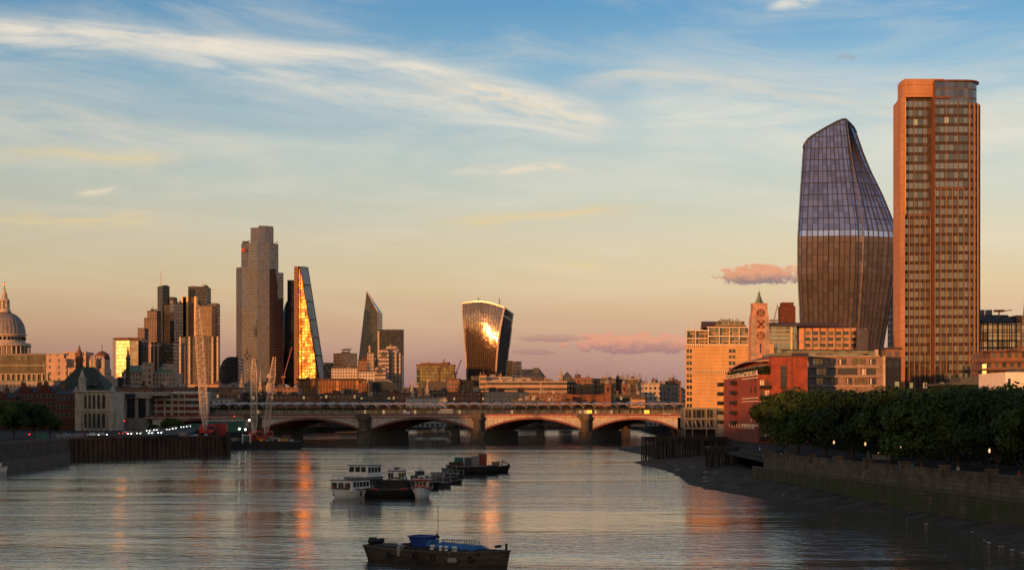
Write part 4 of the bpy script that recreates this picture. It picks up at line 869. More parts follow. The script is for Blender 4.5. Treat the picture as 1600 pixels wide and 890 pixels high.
def flside(s, v):
    l, r, e, d = fl(v); px = r + (e - r) * s; yt = ztopf(786) + (487 - ztopf(786)) * s; y = 600 + (yt - 600) * v
    return (PX(px, Y), Y + d + 45 * s, PZ(y, Y))
a = MB(); rings = [[flside(i / 6, k / NR) for i in range(7)] for k in range(NR + 1)]; a.loft(rings, 0, True, False, False, True); a.build('side_face', MT['walkie_side'], o)
a = MB()
for k in range(NR):
    v0, v1 = k / NR, (k + 1) / NR
    L0, L1 = flpt(0, v0), flpt(0, v1); R0, R1 = flside(1, v0), flside(1, v1); B = lambda p, k_: (p[0] + k_, p[1] + 45, p[2])
    a.face([B(L0, 4), L0, L1, B(L1, 4)]); a.face([R0, B(L0, 4), B(L1, 4), R1])
a.build('rear_face', MT['dark_tower'], o)
a = MB(); top = [flpt(i / NC, 1) for i in range(NC + 1)] + [flside(i / 6, 1) for i in range(1, 7)]; bkk = [(p[0] + 4, p[1] + 45, p[2] - 2) for p in top[:NC + 1]][::-1]
for i in range(NC): A, B_ = top[i], top[i + 1]; a.face([A, B_, (B_[0] + 5, B_[1] + 42, B_[2] - 1), (A[0] + 5, A[1] + 42, A[2] - 1)])
a.build('sky_garden_roof', M['dark_metal'], o)
tm = mat('silver_trim', (.55, .45, .40, 1), rough=.35, metal=.3)
a = MB()
for k in range(NR):
    v0, v1 = k / NR, (k + 1) / NR
    for fn, s in ((flpt, 0), (flpt, 1), (flside, 1)):
        p0, p1 = fn(s, v0), fn(s, v1); a.bar((p0[0], p0[1] - .8, p0[2]), (p1[0], p1[1] - .8, p1[2]), 1.1 if s or fn is flside else .9)
for i in range(NC): p0, p1 = flpt(i / NC, 1), flpt((i + 1) / NC, 1); a.bar((p0[0], p0[1] - .6, p0[2]), (p1[0], p1[1] - .6, p1[2]), .8)
for i in range(6): p0, p1 = flside(i / 6, 1), flside((i + 1) / 6, 1); a.bar(p0, p1, .8); p0, p1 = flside(i / 6, .9), flside((i + 1) / 6, .9); a.bar(p0, p1, .7)
a.build('edge_trim', tm, o)
a = MB()
for s in range(26):                       # louvres of the top storeys
    p0 = flpt((s + .5) / 26, .86); p1 = flpt((s + .5) / 26, .99); a.bar((p0[0], p0[1] - .7, p0[2]), (p1[0], p1[1] - .7, p1[2]), .28)
a.build('top_fins', M['steel'], o)
a = MB()
for px, h_ in ((747, 6), (757, 3), (780, 5)): z = PZ(470, Y); a.bar((PX(px, Y), Y + 20, z - 6), (PX(px, Y), Y + 20, z + h_), .35)
a.build('aerial', M['dark_metal'], o)

tower('dark twin slab right of the flared tower', rect(791, 800, 2000, 20), 564, 2000, 'dark_tower')
tower('grey slab with a pale stripe right of the flared tower', rect(800, 815, 1980, 20), 565, 1980, 'dusk_glass')
# gabled dark hall
Y = 1700.0; o = thing('gabled_hall', 'dark hall with a gabled right end near the flared tower', 'hall', (PX(815, Y), Y, LAND))
a = MB(); a.prism(rect(815, 852, Y, 30), LAND, PZ(588, Y)); a.build('wall', MT['dark_fine'], o)
a = MB(); a.face([(PX(815, Y), Y, PZ(588, Y)), (PX(848, Y), Y, PZ(588, Y)), (PX(844, Y), Y + 15, PZ(576, Y)), (PX(815, Y), Y + 15, PZ(576, Y))]); a.face([(PX(848, Y), Y, PZ(588, Y)), (PX(854, Y), Y + 30, PZ(588, Y)), (PX(844, Y), Y + 15, PZ(576, Y))]); a.box(PX(833, Y), PX(843, Y), Y + 8, Y + 22, PZ(585, Y), PZ(574, Y)); a.build('roof', M['slate'], o)

# purple and yellow block with cranes
Y = 1650.0; o = bld('office_block', 'inward sloping office with yellow lit glass left of the flared tower', 'office building', rect(651, 709, Y, 40), 570, Y, 'purple_yellow', clutter=4)
a = MB(); a.box(PX(650, Y), PX(710, Y), Y - 1.5, Y + 41, PZ(571, Y), PZ(569, Y)); a.box(PX(656, Y), PX(700, Y), Y + 5, Y + 30, PZ(569, Y), PZ(566.5, Y)); a.build('roof_slab', M['roof_brown'], o)
# ------------------------------------------------------------------ low city between the towers and the bridges
GRP = 'low city blocks behind the bridges'
LOW = [ # px0, px1, ytop, Y, depth, facade, roof, clutter, label
 (150, 192, 592, 1200, 24, 'dark_fine', 'roof_dark', 1, 'dark low roofs between the stone exchange and the green roofed hall'),
 (180, 240, 606, 1000, 24, 'brick_fine', 'slate', 2, 'brick block directly above the dark school building'),
 (240, 300, 606, 1020, 22, 'brown_fine', 'roof_brown', 3, 'brown block with reddish roofs above the pink banded office'),
 (296, 345, 600, 1150, 30, 'tan_bands', 'roof_brown', 2, 'low tan banded block catching orange light left of the curved office'),
 (330, 372, 606, 1000, 24, 'brown_fine', 'roof_brown', 2, 'brown roofed block between the lattice cranes'),
 (280, 330, 610, 960, 18, 'grey_fine', 'slate', 2, 'grey block behind the tall lattice crane foot'),
 (318, 362, 624, 950, 10, 'pale_fine', 'lead', 0, 'pale low block at the left end of the station canopies'),
 (366, 400, 600, 1300, 20, 'grey_fine', 'slate', 1, 'grey block behind the small white gabled tower'),
 (398, 420, 602, 1250, 20, 'dark_fine', 'roof_dark', 1, 'dark narrow block between the two leaning cranes'),
 (420, 466, 606, 1150, 24, 'brown_fine', 'roof_brown', 3, 'brown block below the black stepped tower'),
 (345, 420, 614, 1020, 18, 'dark_fine', 'slate', 3, 'long dark block just above the left station canopies'),
 (415, 500, 617, 1010, 18, 'brick_fine', 'slate', 3, 'brick block above the station beside the leaning crane'),
 (500, 560, 616, 1030, 18, 'brown_fine', 'roof_brown', 3, 'brown terrace below the amber mullioned building'),
 (556, 610, 620, 1000, 16, 'dark_fine', 'slate', 2, 'dark terrace in front of the glass barrel roof'),
 (605, 640, 614, 1040, 16, 'brick_fine', 'roof_brown', 2, 'red brick block right of the glass barrel roof'),
 (634, 697, 622, 1000, 14, 'pale_fine', 'lead', 0, 'low white terrace with a row of small dark windows'),
 (628, 660, 606, 1300, 20, 'dark_fine', 'slate', 1, 'dark block behind the left white church spire'),
 (660, 702, 597, 1350, 22, 'dark_fine', 'slate', 2, 'dark block with cross bracing behind the right church spire'),
 (699, 718, 592, 1200, 24, 'brown_fine', 'roof_brown', 0, 'tall brown block end left of the braced office'),
 (716, 740, 594, 1220, 24, 'amber_fins', 'roof_brown', 0, 'braced brown office with dark recess below the flared tower'),
 (736, 752, 588, 1240, 26, 'dark_fine', 'roof_dark', 0, 'narrow black recess block below the flared tower'),
 (749, 760, 586, 1200, 24, 'tan_bands', 'roof_brown', 1, 'tan stair tower at the left end of the long banded office'),
 (700, 757, 613, 1100, 16, 'brick_fine', 'roof_brown', 2, 'red brick warehouse with pale windows below the braced office'),
 (757, 800, 589, 1260, 18, 'pale_fine', 'concrete', 3, 'pale roof block above the long banded office'),
 (759, 886, 596, 1180, 24, 'tan_bands', 'concrete', 6, 'long tan banded office with strip windows right of the flared tower base'),
 (757, 826, 613, 1090, 14, 'stone_fine', 'concrete', 4, 'pinkish lower block in front of the long banded office'),
 (826, 894, 616, 1080, 14, 'brown_fine', 'roof_brown', 3, 'dim brown block in front of the right half of the banded office'),
 (800, 850, 626, 1000, 12, 'dark_fine', 'slate', 2, 'dark low roofs just above the sunlit station canopies'),
 (850, 900, 627, 990, 12, 'brick_fine', 'roof_brown', 2, 'low brick roofs above the station left of the twin towers'),
 (886, 900, 596, 1200, 26, 'dark_fine', 'slate', 1, 'dark blue end block right of the long banded office'),
 (896, 926, 591, 1250, 30, 'brown_fine', 'roof_brown', 3, 'brown stepped office left of the grid office slab'),
 (924, 962, 592, 1260, 30, 'grid_grey', 'roof_dark', 1, 'brownish grid office slab behind the domed brick towers'),
 (956, 982, 593, 1270, 26, 'dark_fine', 'roof_dark', 1, 'dark slab between the two domed brick towers'),
 (980, 997, 592, 1200, 24, 'amber_glass', 'concrete', 1, 'gold banded glass office right of the domed brick towers'),
 (962, 1002, 617, 1060, 16, 'dark_fine', 'slate', 2, 'dark low block right of the brick station wall'),
 (997, 1010, 597, 1150, 24, 'grey_fine', 'slate', 1, 'narrow grey block next to the gold banded office'),
 (1006, 1031, 599, 1080, 24, 'pale_fine', 'concrete', 2, 'white panelled block with narrow windows near the right bank'),
 (1030, 1061, 600, 1120, 28, 'grey_fine', 'slate', 3, 'grey balconied block right of the white panelled block'),
 (1036, 1064, 596, 1250, 26, 'brick_fine', 'slate', 3, 'dark brick block peeking over the grey balconied block'),
 (1060, 1074, 609, 1300, 26, 'pale_fine', 'lead', 1, 'small distant pale block at the edge of the tan riverside block'),
 (986, 1008, 621, 1020, 14, 'tan_bands', 'roof_brown', 0, 'tiny orange lit block between dark roofs and white panels'),
 (500, 520, 598, 1400, 20, 'dark_fine', 'roof_dark', 1, 'small dark block at the right foot of the gold wedge'),
]
for (x0, x1, yt, Y, dp, m_, rf, cl, lb) in LOW:
    bld('city_block', lb, 'city block', rect(x0, x1, Y, dp), yt, Y, m_, rf, GRP, clutter=cl)
# far shore seen below the bridges
for i, (x0, x1, yt, m_, lb) in enumerate([(330, 480, 650, 'dark_fine', 'dark far shore block below the left bridge arch'), (480, 600, 652, 'grey_fine', 'grey far shore block seen under the second arch'),
        (600, 720, 648, 'dark_fine', 'dark far shore block seen behind the middle pier'), (720, 860, 651, 'brown_fine', 'brown far shore block below the main arch'), (860, 1010, 652, 'dark_fine', 'dark far shore block below the right arch'), (1010, 1100, 648, 'dark_fine', 'dark far shore block at the right bridge end')]):
    bld('city_block', lb, 'city block', rect(x0, x1, 1570, 20), yt, 1570, m_, 'slate', 'far shore blocks')

# green roofed hall with square tower
Y = 1250.0; o = thing('guild_hall', 'stone hall with two green copper roofs and a square middle tower', 'hall', (PX(195, Y), Y, LAND))
a = MB(); a.prism(rect(190, 222, Y + 4, 20), LAND, PZ(581, Y)); a.prism(rect(238, 275, Y + 2, 24), LAND, PZ(582, Y)); a.prism(rect(186, 222, Y - 3, 6), LAND, PZ(594, Y)); a.build('wall', MT['stone_fine'], o)
a = MB(); a.prism(tri(221, 228, 239, Y - 4, 8, 0), LAND, PZ(569, Y)); a.prism(rect(223, 237, Y - 4.5, 10), PZ(569, Y), PZ(566, Y)); a.build('tower', MT['stone_windows'], o)
a = MB()
for (l, r, yb, yt) in ((190, 222, 581, 570), (239, 269, 582, 572)):
    zb, zt = PZ(yb, Y), PZ(yt, Y); xl, xr = PX(l, Y), PX(r, Y); k = 3.5
    F0 = [(xl, Y + 2, zb), (xr, Y + 2, zb), (xr, Y + 26, zb), (xl, Y + 26, zb)]; T = [(xl + k, Y + 10, zt), (xr - k, Y + 10, zt), (xr - k, Y + 16, zt), (xl + k, Y + 16, zt)]
    for i in range(4): j = (i + 1) % 4; a.face([F0[i], F0[j], T[j], T[i]])
    a.face(T)
a.build('roof', M['copper'], o)
a = MB(); a.prism(rect(254, 272, Y + 6, 10), PZ(582, Y), PZ(567.5, Y)); a.build('rear_block', MT['stone_fine'], o)
a = MB(); x = PX(200, Y - 60); a.lathe(x, Y - 60, [(1.6, LAND), (1.5, PZ(566, Y)), (1.9, PZ(564, Y)), (1.0, PZ(558, Y)), (.7, PZ(552, Y)), (.1, PZ(543, Y))], 8); a.build('spire', M['dark_stone'], tag(thing('church_spire', 'slim dark spire in front of the gold faced squat tower', 'spire', (x, Y - 60, LAND))))

# amber mullioned long building
Y = 1350.0; o = thing('riverside_office', 'long flat roofed office with glowing amber mullions below the gold wedge', 'office building', (PX(465, Y), Y, LAND))
a = MB(); a.prism(rect(465, 577, Y + 3, 30), LAND, PZ(593, Y)); a.build('wall', MT['amber_fins'], o)
a = MB(); a.box(PX(463, Y), PX(566, Y), Y - 1, Y + 34, PZ(593, Y), PZ(590.8, Y)); a.build('roof_slab', M['roof_dark'], o)
for i in range(46):
    px = 466 + i * 2.35; x = PX(px, Y); big = i % 13 in (0,)
    a = MB(); a.box(x - (.9 if big else .28), x + (.9 if big else .28), Y + 1, Y + 3, LAND, PZ(594 if not (px > 562) else 598, Y)); a.build('mullion', M['sunlit_orange'], o)  # light on the mullions is put into their orange colour
a = MB(); a.box(PX(465, Y), PX(577, Y), Y + .4, Y + 3, PZ(603.6, Y), PZ(602.4, Y)); a.build('ledge', M['roof_brown'], o)
# glass barrel roof
Y = 1420.0; o = thing('station_hall', 'dark glass barrel roof with pale ribs below the striped arches', 'hall', (PX(600, Y), Y, LAND))
a = MB(); cxp, hw = 597, 27; ri = []
for px_off in (0,):
    arc = [(PX(cxp + hw * math.cos(R(t_)), Y), PZ(611 - 18 * math.sin(R(t_)), Y)) for t_ in range(0, 181, 10)]
fr = [(x, Y, z) for x, z in arc]; bk = [(x - 6, Y + 60, z + 1.5) for x, z in arc]
a.face(fr); 
for i in range(len(fr) - 1): a.face([fr[i + 1], fr[i], bk[i], bk[i + 1]])
a.build('glass_roof', M['glass_dark'], o)
a = MB()
for k in (2, 4, 6, 9, 12): a.bar((fr[k][0], Y - .3, fr[k][2]), (bk[k][0], Y + 60, bk[k][2] + .3), .35); 
for k in range(len(fr) - 1): a.bar((fr[k][0], Y - .4, fr[k][2]), (fr[k + 1][0], Y - .4, fr[k + 1][2]), .45)
a.build('rib', M['lead'], o)
a = MB(); a.box(PX(575, Y) , PX(624, Y), Y, Y + 60, LAND, PZ(610, Y)); a.build('wall', MT['brown_fine'], o)

def spire(label, px, yb, yt, w_, Y, m='pale_stone', tw=None):
    x = PX(px, Y); o = thing('church_spire', label, 'spire', (x, Y, LAND)); r = w_ * Y / F / 2; zt = PZ(yt, Y); zb = PZ(yb, Y)
    a = MB(); a.box(x - r, x + r, Y - r, Y + r, LAND, zb); a.box(x - r * 1.12, x + r * 1.12, Y - r * 1.12, Y + r * 1.12, zb, zb + .5); a.build('tower', M[m], o)
    for s in (-.4, .4):
        a = MB(); a.box(x + s * r - r * .2, x + s * r + r * .2, Y - r - .06, Y - r + .3, zb - 3.4, zb - .9); a.build('louvre', M['black'], o)
    H_ = zt - zb
    a = MB(); a.lathe(x, Y, [(r * .85, zb + .5), (r * .8, zb + H_ * .22), (r * .95, zb + H_ * .24), (r * .55, zb + H_ * .34), (r * .5, zb + H_ * .48), (r * .34, zb + H_ * .54), (r * .26, zb + H_ * .75), (.05, zt)], 8, 0, False); a.build('spire', M[m], o)
    return o
spire('left of two white stepped church spires left of the flared tower', 644, 618, 588, 8, 1150, 'pale_stone')
spire('right of two stepped church spires, the greyer one', 668, 616, 590, 8, 1180, 'stone')
spire('pale pointed spire above the long banded office', 876, 590, 572, 6, 1500, 'stone')
spire('small white gabled church tower behind the middle crane', 378, 606, 581, 11, 1150, 'grey_stone')
spire('thin pale spire between the two crane jibs', 407, 606, 576, 5, 1250, 'stone')
o = spire('small dark spire on the left of the gothic college roof line', 166, 612, 596, 5, 1000, 'dark_stone')
Y = 1500; o = thing('pyramid_roof', 'dark low pyramid roof right of the pale pointed spire', 'roof', (PX(886, Y), Y, LAND))
a = MB(); x0, x1 = PX(879, Y), PX(894, Y); zb, zt = PZ(588, Y), PZ(580, Y); c_ = [(x0, Y), (x1, Y), (x1, Y + 12), (x0, Y + 12)]; a.prism(c_, LAND, zb)
for i in range(4): j = (i + 1) % 4; a.face([(c_[i][0], c_[i][1], zb), (c_[j][0], c_[j][1], zb), ((x0 + x1) / 2, Y + 6, zt)])
a.build('roof', M['slate'], o)
# pink round turret between cranes
Y = 1150; x = PX(421, Y); o = thing('round_turret', 'rounded stone turret glowing pink beside the leaning crane', 'turret', (x, Y, LAND))
a = MB(); r = 4.5 * Y / F; a.lathe(x, Y, [(r * 1.2, LAND), (r * 1.2, PZ(601, Y)), (r, PZ(600, Y)), (r, PZ(588, Y)), (r * .8, PZ(585, Y)), (r * .4, PZ(583.5, Y))], 20, 0, False); a.build('drum', M['stone'], o)
for k in range(8):
    an = math.pi * (1 + (k + .5) / 8); a = MB(); a.bar((x + r * math.cos(an), Y + r * math.sin(an), PZ(598, Y)), (x + r * math.cos(an), Y + r * math.sin(an), PZ(590, Y)), .25); a.build('window', M['black'], o)
# domed brick station towers and wall
Y = 1010.0; o = thing('station_wall', 'long brown brick station wall with dark arches and two domed towers', 'station', (PX(890, Y), Y, LAND))
a = MB(); a.prism(rect(882, 944, Y, 30), LAND, PZ(617, Y)); a.box(PX(882, Y), PX(944, Y), Y - .4, Y, PZ(617.5, Y), PZ(616, Y)); a.build('wall', M['brick_brown'], o)
for px in (914, 927.5): a = MB(); arch_gable(a, px, 634, 624, 4, Y - .3, .3); a.build('arch', M['black'], o)
for px, hw, yt in ((949.5, 5, 600), (975, 4, 601)):
    YY = Y if px < 960 else Y + 120; a = MB(); x = PX(px, YY); r = hw * YY / F
    a.box(x - r, x + r, YY - r, YY + r, LAND, PZ(yt, YY)); a.box(x - r * 1.12, x + r * 1.12, YY - r * 1.12, YY + r * 1.12, PZ(yt, YY), PZ(yt - 1, YY)); tb = a.build('tower', M['brick_brown'], o)
    a = MB(); a.box(x - .7, x + .7, YY - r - .1, YY - r + .2, PZ(611, YY), PZ(605, YY)); a.build('window', M['black'], tb)
    a = MB(); a.lathe(x, YY, [(r * 1.02, PZ(yt - 1, YY)), (r * .95, PZ(yt - 3, YY)), (r * .6, PZ(yt - 5.5, YY)), (r * .25, PZ(yt - 7, YY)), (.2, PZ(yt - 9, YY)), (.12, PZ(yt - 15, YY)), (.05, PZ(yt - 19, YY))], 12); a.bar((x - 1.0, YY, PZ(yt - 15, YY)), (x + 1.4, YY, PZ(yt - 15, YY)), .12); a.build('dome', M['lead'], tb)
# roof cranes far off
def far_crane(label, px, yb, px2, yt, Y, w_=.6, m='bridge_red'):
    o = thing('tower_crane', label, 'crane', (PX(px, Y), Y, LAND)); a = MB(); a.bar((PX(px, Y), Y, PZ(yb, Y)), (PX(px2, Y), Y, PZ(yt, Y)), w_); a.build('jib', M[m], o)
    a = MB(); a.bar((PX(px, Y), Y, LAND), (PX(px, Y), Y, PZ(yb - 2, Y)), w_ * 1.2); a.box(PX(px, Y) - 2, PX(px, Y) + 2, Y - 1.5, Y + 1.5, PZ(yb, Y), PZ(yb - 3, Y)); a.build('mast', M[m], o)
far_crane('orange jib crane rising from the office with yellow glass', 687, 578, 695, 560, 1600, .4, 'rust')
far_crane('thin grey luffing crane left of the flared tower', 712, 584, 721, 561, 1600, .45, 'dark_metal')
far_crane('dark red luffing crane between the two tall glass towers', 443, 590, 456, 542, 1500, .4)
far_crane('thin grey crane jib left of the dark brick chimney', 1209, 502, 1215, 476, 900, .3, 'steel')
far_crane('small crane at the right foot of the gold wedge tower', 481, 592, 487, 574, 1500, .25, 'rust')
# church like top
# ------------------------------------------------------------------ right bank
# tan riverside block with glazed top
Y = 645.0; o = thing('riverside_block', 'large tan stone riverside block with stepped glass top floors', 'office building', (PX(1071, Y), Y, LAND))
a = MB(); a.prism([P(1071, Y), P(1209, Y), (PX(1209, Y), Y + 22), P(1073, Y + 22)], LAND, PZ(537, Y)); a.build('wall', MT['sea_tan'], o)
cols = [(1073, 1081, 'l'), (1139, 1149, 'm')]
for k in range(13):
    y = 545 + k * 9.6 - (1 if k > 4 else 0)
    if y > 655: break
    for x0, x1, t_ in cols:
        if t_ == 'l' and k == 0: pass
        a = MB(); a.box(PX(x0, Y), PX(x1, Y), Y - .06, Y + .5, PZ(y + 6, Y), PZ(y, Y), 0); a.box(PX((x0 + x1) / 2 - .3, Y), PX((x0 + x1) / 2 + .3, Y), Y - .12, Y, PZ(y + 6, Y), PZ(y, Y), 1); a.box(PX(x0, Y), PX(x1, Y), Y - .16, Y, PZ(y + 6.6, Y), PZ(y + 6, Y), 1); a.build('window', [M['glass_dark'] if (k * 7 + x0) % 3 else M['glass_warm'], M['cream']], o)
a = MB(); a.box(PX(1182, Y), PX(1186, Y), Y - .1, Y + .3, PZ(560, Y), PZ(540, Y)); 
a.box(PX(1145.5, Y) , PX(1149, Y), Y + .1, Y + .2, PZ(560, Y), PZ(541, Y)); a.build('window', M['glass_dark'], o)
a = MB()                                           # crenellated light strips
for y0, y1, xa, xb in ((538, 542.5, 1071, 1098), (578, 584, 1073, 1132)):
    px = xa
    while px < xb: a.box(PX(px, Y), PX(px + 1.1, Y), Y - .5, Y - .05, PZ(y1, Y), PZ(y0, Y)); px += 3.1
a.build('sunbreak', M['cream'], o)
a = MB(); a.prism([P(1073, Y + 1), P(1170, Y + 1), (PX(1170, Y), Y + 21), P(1075, Y + 21)], PZ(537, Y), PZ(528, Y)); a.prism([P(1073.5, Y + 2), P(1107, Y + 2), (PX(1107, Y), Y + 20), P(1075, Y + 20)], PZ(528, Y), PZ(516, Y)); a.prism([P(1107, Y + 1.5), P(1172, Y + 1.5), (PX(1172, Y), Y + 20), P(1108, Y + 20)], PZ(538, Y), PZ(511, Y)); a.build('glass_storeys', MT['sea_glass'], o)
a = MB()
for x0, x1, y in ((1071, 1108, 516), (1072, 1107, 528.5), (1106, 1172, 525), (1105, 1172, 511), (1071, 1107, 538), (1107, 1172, 539)): a.box(PX(x0, Y), PX(x1, Y), Y - .4, Y + 1.6, PZ(y + .9, Y), PZ(y - .8, Y))
for px in (1073, 1087, 1107, 1124, 1140, 1155, 1170): a.box(PX(px - .5, Y), PX(px + .5, Y), Y - .2, Y + 1.2, PZ(538, Y), PZ(516 if px < 1107 else 511, Y))
a.build('floor_edge', M['cream'], o)
a = MB(); a.face([(PX(1100, Y), Y + 4, PZ(511, Y)), (PX(1172, Y), Y + 4, PZ(511, Y)), (PX(1166, Y), Y + 18, PZ(498, Y)), (PX(1104, Y), Y + 18, PZ(498, Y))]); a.prism([(PX(1104, Y), Y + 18), (PX(1166, Y), Y + 18), (PX(1166, Y), Y + 22), P(1104.5, Y + 22)], PZ(511, Y), PZ(498, Y)); a.face([(PX(1100, Y), Y + 4, PZ(511, Y)), (PX(1104, Y), Y + 18, PZ(498, Y)), (PX(1104, Y), Y + 21, PZ(511, Y))]); a.build('mansard_roof', M['roof_brown'], o)
a = MB(); a.box(PX(1121, Y), PX(1165, Y), Y + 3, Y + 10, PZ(508, Y), PZ(501, Y)); a.build('dormer', MT['sea_glass'], o)
a = MB()
for k in range(14): px = 1132 + k * 2.6; a.bar((PX(px, Y), Y + 20, PZ(498, Y)), (PX(px, Y), Y + 20, PZ(498 - 1.5 - (k * 7 % 5), Y)), .15)
a.box(PX(1140, Y), PX(1152, Y), Y + 20, Y + 24, PZ(498, Y), PZ(494.5, Y)); a.build('roof_plant', M['steel'], o)
a = MB(); a.bar((PX(1083, Y), Y + 4, PZ(515, Y)), (PX(1083, Y), Y + 4, PZ(505, Y)), .12, 0, 6, .08); a.build('flagpole', M['white'], o)
# podium with grey framed windows
Y = 630.0; o = thing('podium_building', 'two storey grey green framed podium at the foot of the tan riverside block', 'building', (PX(1069, Y), Y, LAND))
a = MB(); a.prism([P(1069, Y), P(1120, Y), (PX(1120, Y), Y + 14), (PX(1069, Y), Y + 14)], LAND + 3.3, PZ(637, Y)); a.build('wall', mat('podium_panel', (.16, .17, .13, 1)), o)
for k, (y0, y1) in enumerate(((640, 652), (656, 667))):
    for px in (1071, 1083.5, 1092, 1105):
        a = MB(); a.box(PX(px, Y), PX(px + 8.5, Y), Y - .08, Y + .4, PZ(y1, Y), PZ(y0, Y), 0); a.bar((PX(px + 4.2, Y), Y - .15, PZ(y1, Y)), (PX(px + 4.2, Y), Y - .15, PZ(y0, Y)), .07, 1)
        if k: a.bar((PX(px + 1.5, Y), Y - .2, PZ(y0, Y)), (PX(px + 5, Y), Y - .2, PZ(y1, Y)), .28, 1)
        a.build('window', [M['glass_dark'], M['concrete']], o)
a = MB()
for y in (637, 653.5, 669): a.box(PX(1068, Y), PX(1121, Y), Y - .35, Y + .1, PZ(y + .8, Y), PZ(y - .8, Y))
for px in (1070, 1082, 1104, 1118): a.box(PX(px - .6, Y), PX(px + .6, Y), Y - .3, Y, LAND, PZ(637, Y))
a.build('frame', M['concrete'], o)
a = MB(); a.box(PX(1070, Y), PX(1119, Y), Y + 4, Y + 12, LAND, LAND + 3.3); a.build('shopfront', M['black'], o)
a = MB(); a.box(PX(1120.2, Y), PX(1131, Y), Y + .5, Y + 12, LAND, PZ(640, Y)); a.build('pilaster', M['stone'], o)
# clock style tower with round and cross windows
Y = 560.0; xc = PX(1186, Y); o = thing('window_letter_tower', 'slender stone tower with round and cross shaped windows and green cap', 'tower', (xc, Y, LAND)); u = Y / F
a = MB(); hb = 13.5 * u; ht = 11.5 * u
def sq(h, z): return [(xc - h, Y - h, z), (xc + h, Y - h, z), (xc + h, Y + h, z), (xc - h, Y + h, z)]
a.loft([sq(14.6 * u, LAND), sq(14.4 * u, PZ(540, Y)), sq(13.6 * u, PZ(498, Y)), sq(13.2 * u, PZ(495, Y)), sq(11.6 * u, PZ(487, Y)), sq(11.3 * u, PZ(475.5, Y))]); 
a.loft([sq(11.8 * u, PZ(475.5, Y)), sq(11.8 * u, PZ(474, Y))])
a.build('shaft', mat('tower_stone', (.42, .25, .19, 1)), o)
for sx in (-1, 1):
    a = MB(); 
    for k, s in enumerate((0.86, 0.62)):
        x = xc + sx * 13.6 * u * s; a.box(x - .3, x + .3, Y - 14.9 * u, Y - 13 * u, LAND, PZ(500 - k * 3, Y))
    a.build('buttress', M['stone'], o)
def ring(mb, x, z, r, w_, y, n=24, m=0):
    for i in range(n):
        t0, t1 = 2 * math.pi * i / n, 2 * math.pi * (i + 1) / n
        A = [(x + rr * math.cos(t_), z + rr * math.sin(t_)) for t_ in (t0, t1) for rr in (r, r - w_)]
        p = [A[0], A[2], A[3], A[1]]; f = [(q_[0], y, q_[1]) for q_ in p]; b = [(q_[0], y + .6, q_[1]) for q_ in p]
        mb.face(f[::-1], m)
        for k in range(4): l = (k + 1) % 4; mb.face([f[k], f[l], b[l], b[k]], m)
yf = Y - 14.0 * u - .35
for py in (489.5, 524.5):
    a = MB(); z = PZ(py, Y); yy = yf if py > 500 else yf + .25
    ring(a, xc, z, 6.2 * u, .26, yy, 24, 0); ring(a, xc, z, 3.4 * u, .10, yy, 20, 0)
    a.bar((xc - 5 * u, yy + .2, z), (xc + 5 * u, yy + .2, z), .05, 0); a.bar((xc, yy + .2, z - 5 * u), (xc, yy + .2, z + 5 * u), .05, 0)
    disc = [(xc + 5.9 * u * math.cos(t_ * math.pi / 10), yy + .45, z + 5.9 * u * math.sin(t_ * math.pi / 10)) for t_ in range(20)]
    a.face(disc[::-1], 1); a.build('round_window', [M['brick_brown'], M['stone']], o)
a = MB(); z = PZ(507, Y); h = 5.6 * u
a.bar((xc - h, yf, z - h), (xc + h, yf, z + h), .22); a.bar((xc - h, yf, z + h), (xc + h, yf, z - h), .22)
for s in (-1, 1): a.bar((xc - h, yf, z + s * h), (xc + h, yf, z + s * h), .12)
a.build('cross_window', M['brick_brown'], o)
a = MB(); a.box(xc - .18, xc + .18, yf + .1, yf + .6, PZ(552, Y), PZ(537, Y)); a.build('slit', M['dark_metal'], o)
a = MB(); a.lathe(xc, Y, [(6.5 * u, PZ(474, Y)), (6.5 * u, PZ(471, Y)), (5.4 * u, PZ(471, Y)), (3.2 * u, PZ(464, Y)), (2.6 * u, PZ(462.5, Y))], 4, 0, False); a.lathe(xc, Y, [(1.3 * u, PZ(462.5, Y)), (2.3 * u, PZ(459.5, Y)), (1.2 * u, PZ(457, Y)), (.4 * u, PZ(455, Y)), (.05, PZ(452, Y))], 12); a.build('copper_cap', M['copper'], o)

# brick wharf: west face and river face
Y = 500.0; xa = PX(1184, Y); xb = PX(1262, Y); o = thing('brick_wharf', 'red brick wharf building with balconies and white bands facing the river', 'warehouse', (xa, Y, LAND))
a = MB(); zt = PZ(585, Y); zt2 = PZ(557, Y)
a.prism([(xa, Y), (PX(1205, Y), Y), (PX(1205, Y), Y + 74), (xa - .8, Y + 74)], LAND, zt, 0); a.prism([P(1205, Y - .4), P(1262, Y - .4), (xb, Y + 74), (PX(1205, Y), Y + 74)], LAND, zt2, 0); a.build('wall', M['brick_red'], o)
rvx = xa - .1
def ry(px): # where a ray of this column meets the river face X = rvx
    return rvx / ((px - 800) / F)
for px in (1131, 1136, 1141, 1146, 1151, 1156):
    y = ry(px)
    for k in range(5):
        z = LAND + 5.6 + k * 3.35
        a = MB(); a.box(rvx - .1, rvx + .3, y - 1.5, y + 1.5, z, z + 2.2, 0); a.box(rvx - .16, rvx, y - .15, y + .15, z, z + 2.2, 1); a.build('window', [M['glass_warm'] if (k + px) % 3 == 0 else M['glass_dark'], M['cream']], o)
        if px in (1131, 1151) and 0 <= k:
            a = MB(); a.box(rvx - 1.9, rvx - .1, y - 4.2, y + 4.2, z - .35, z - .1); a.box(rvx - 1.9, rvx - 1.82, y - 4.2, y + 4.2, z - .1, z + 1.05)
            for s in (-4.2, 4.1): a.box(rvx - 1.9, rvx, y + s, y + s + .1, z - .1, z + .95)
            a.build('balcony', M['black'], o)
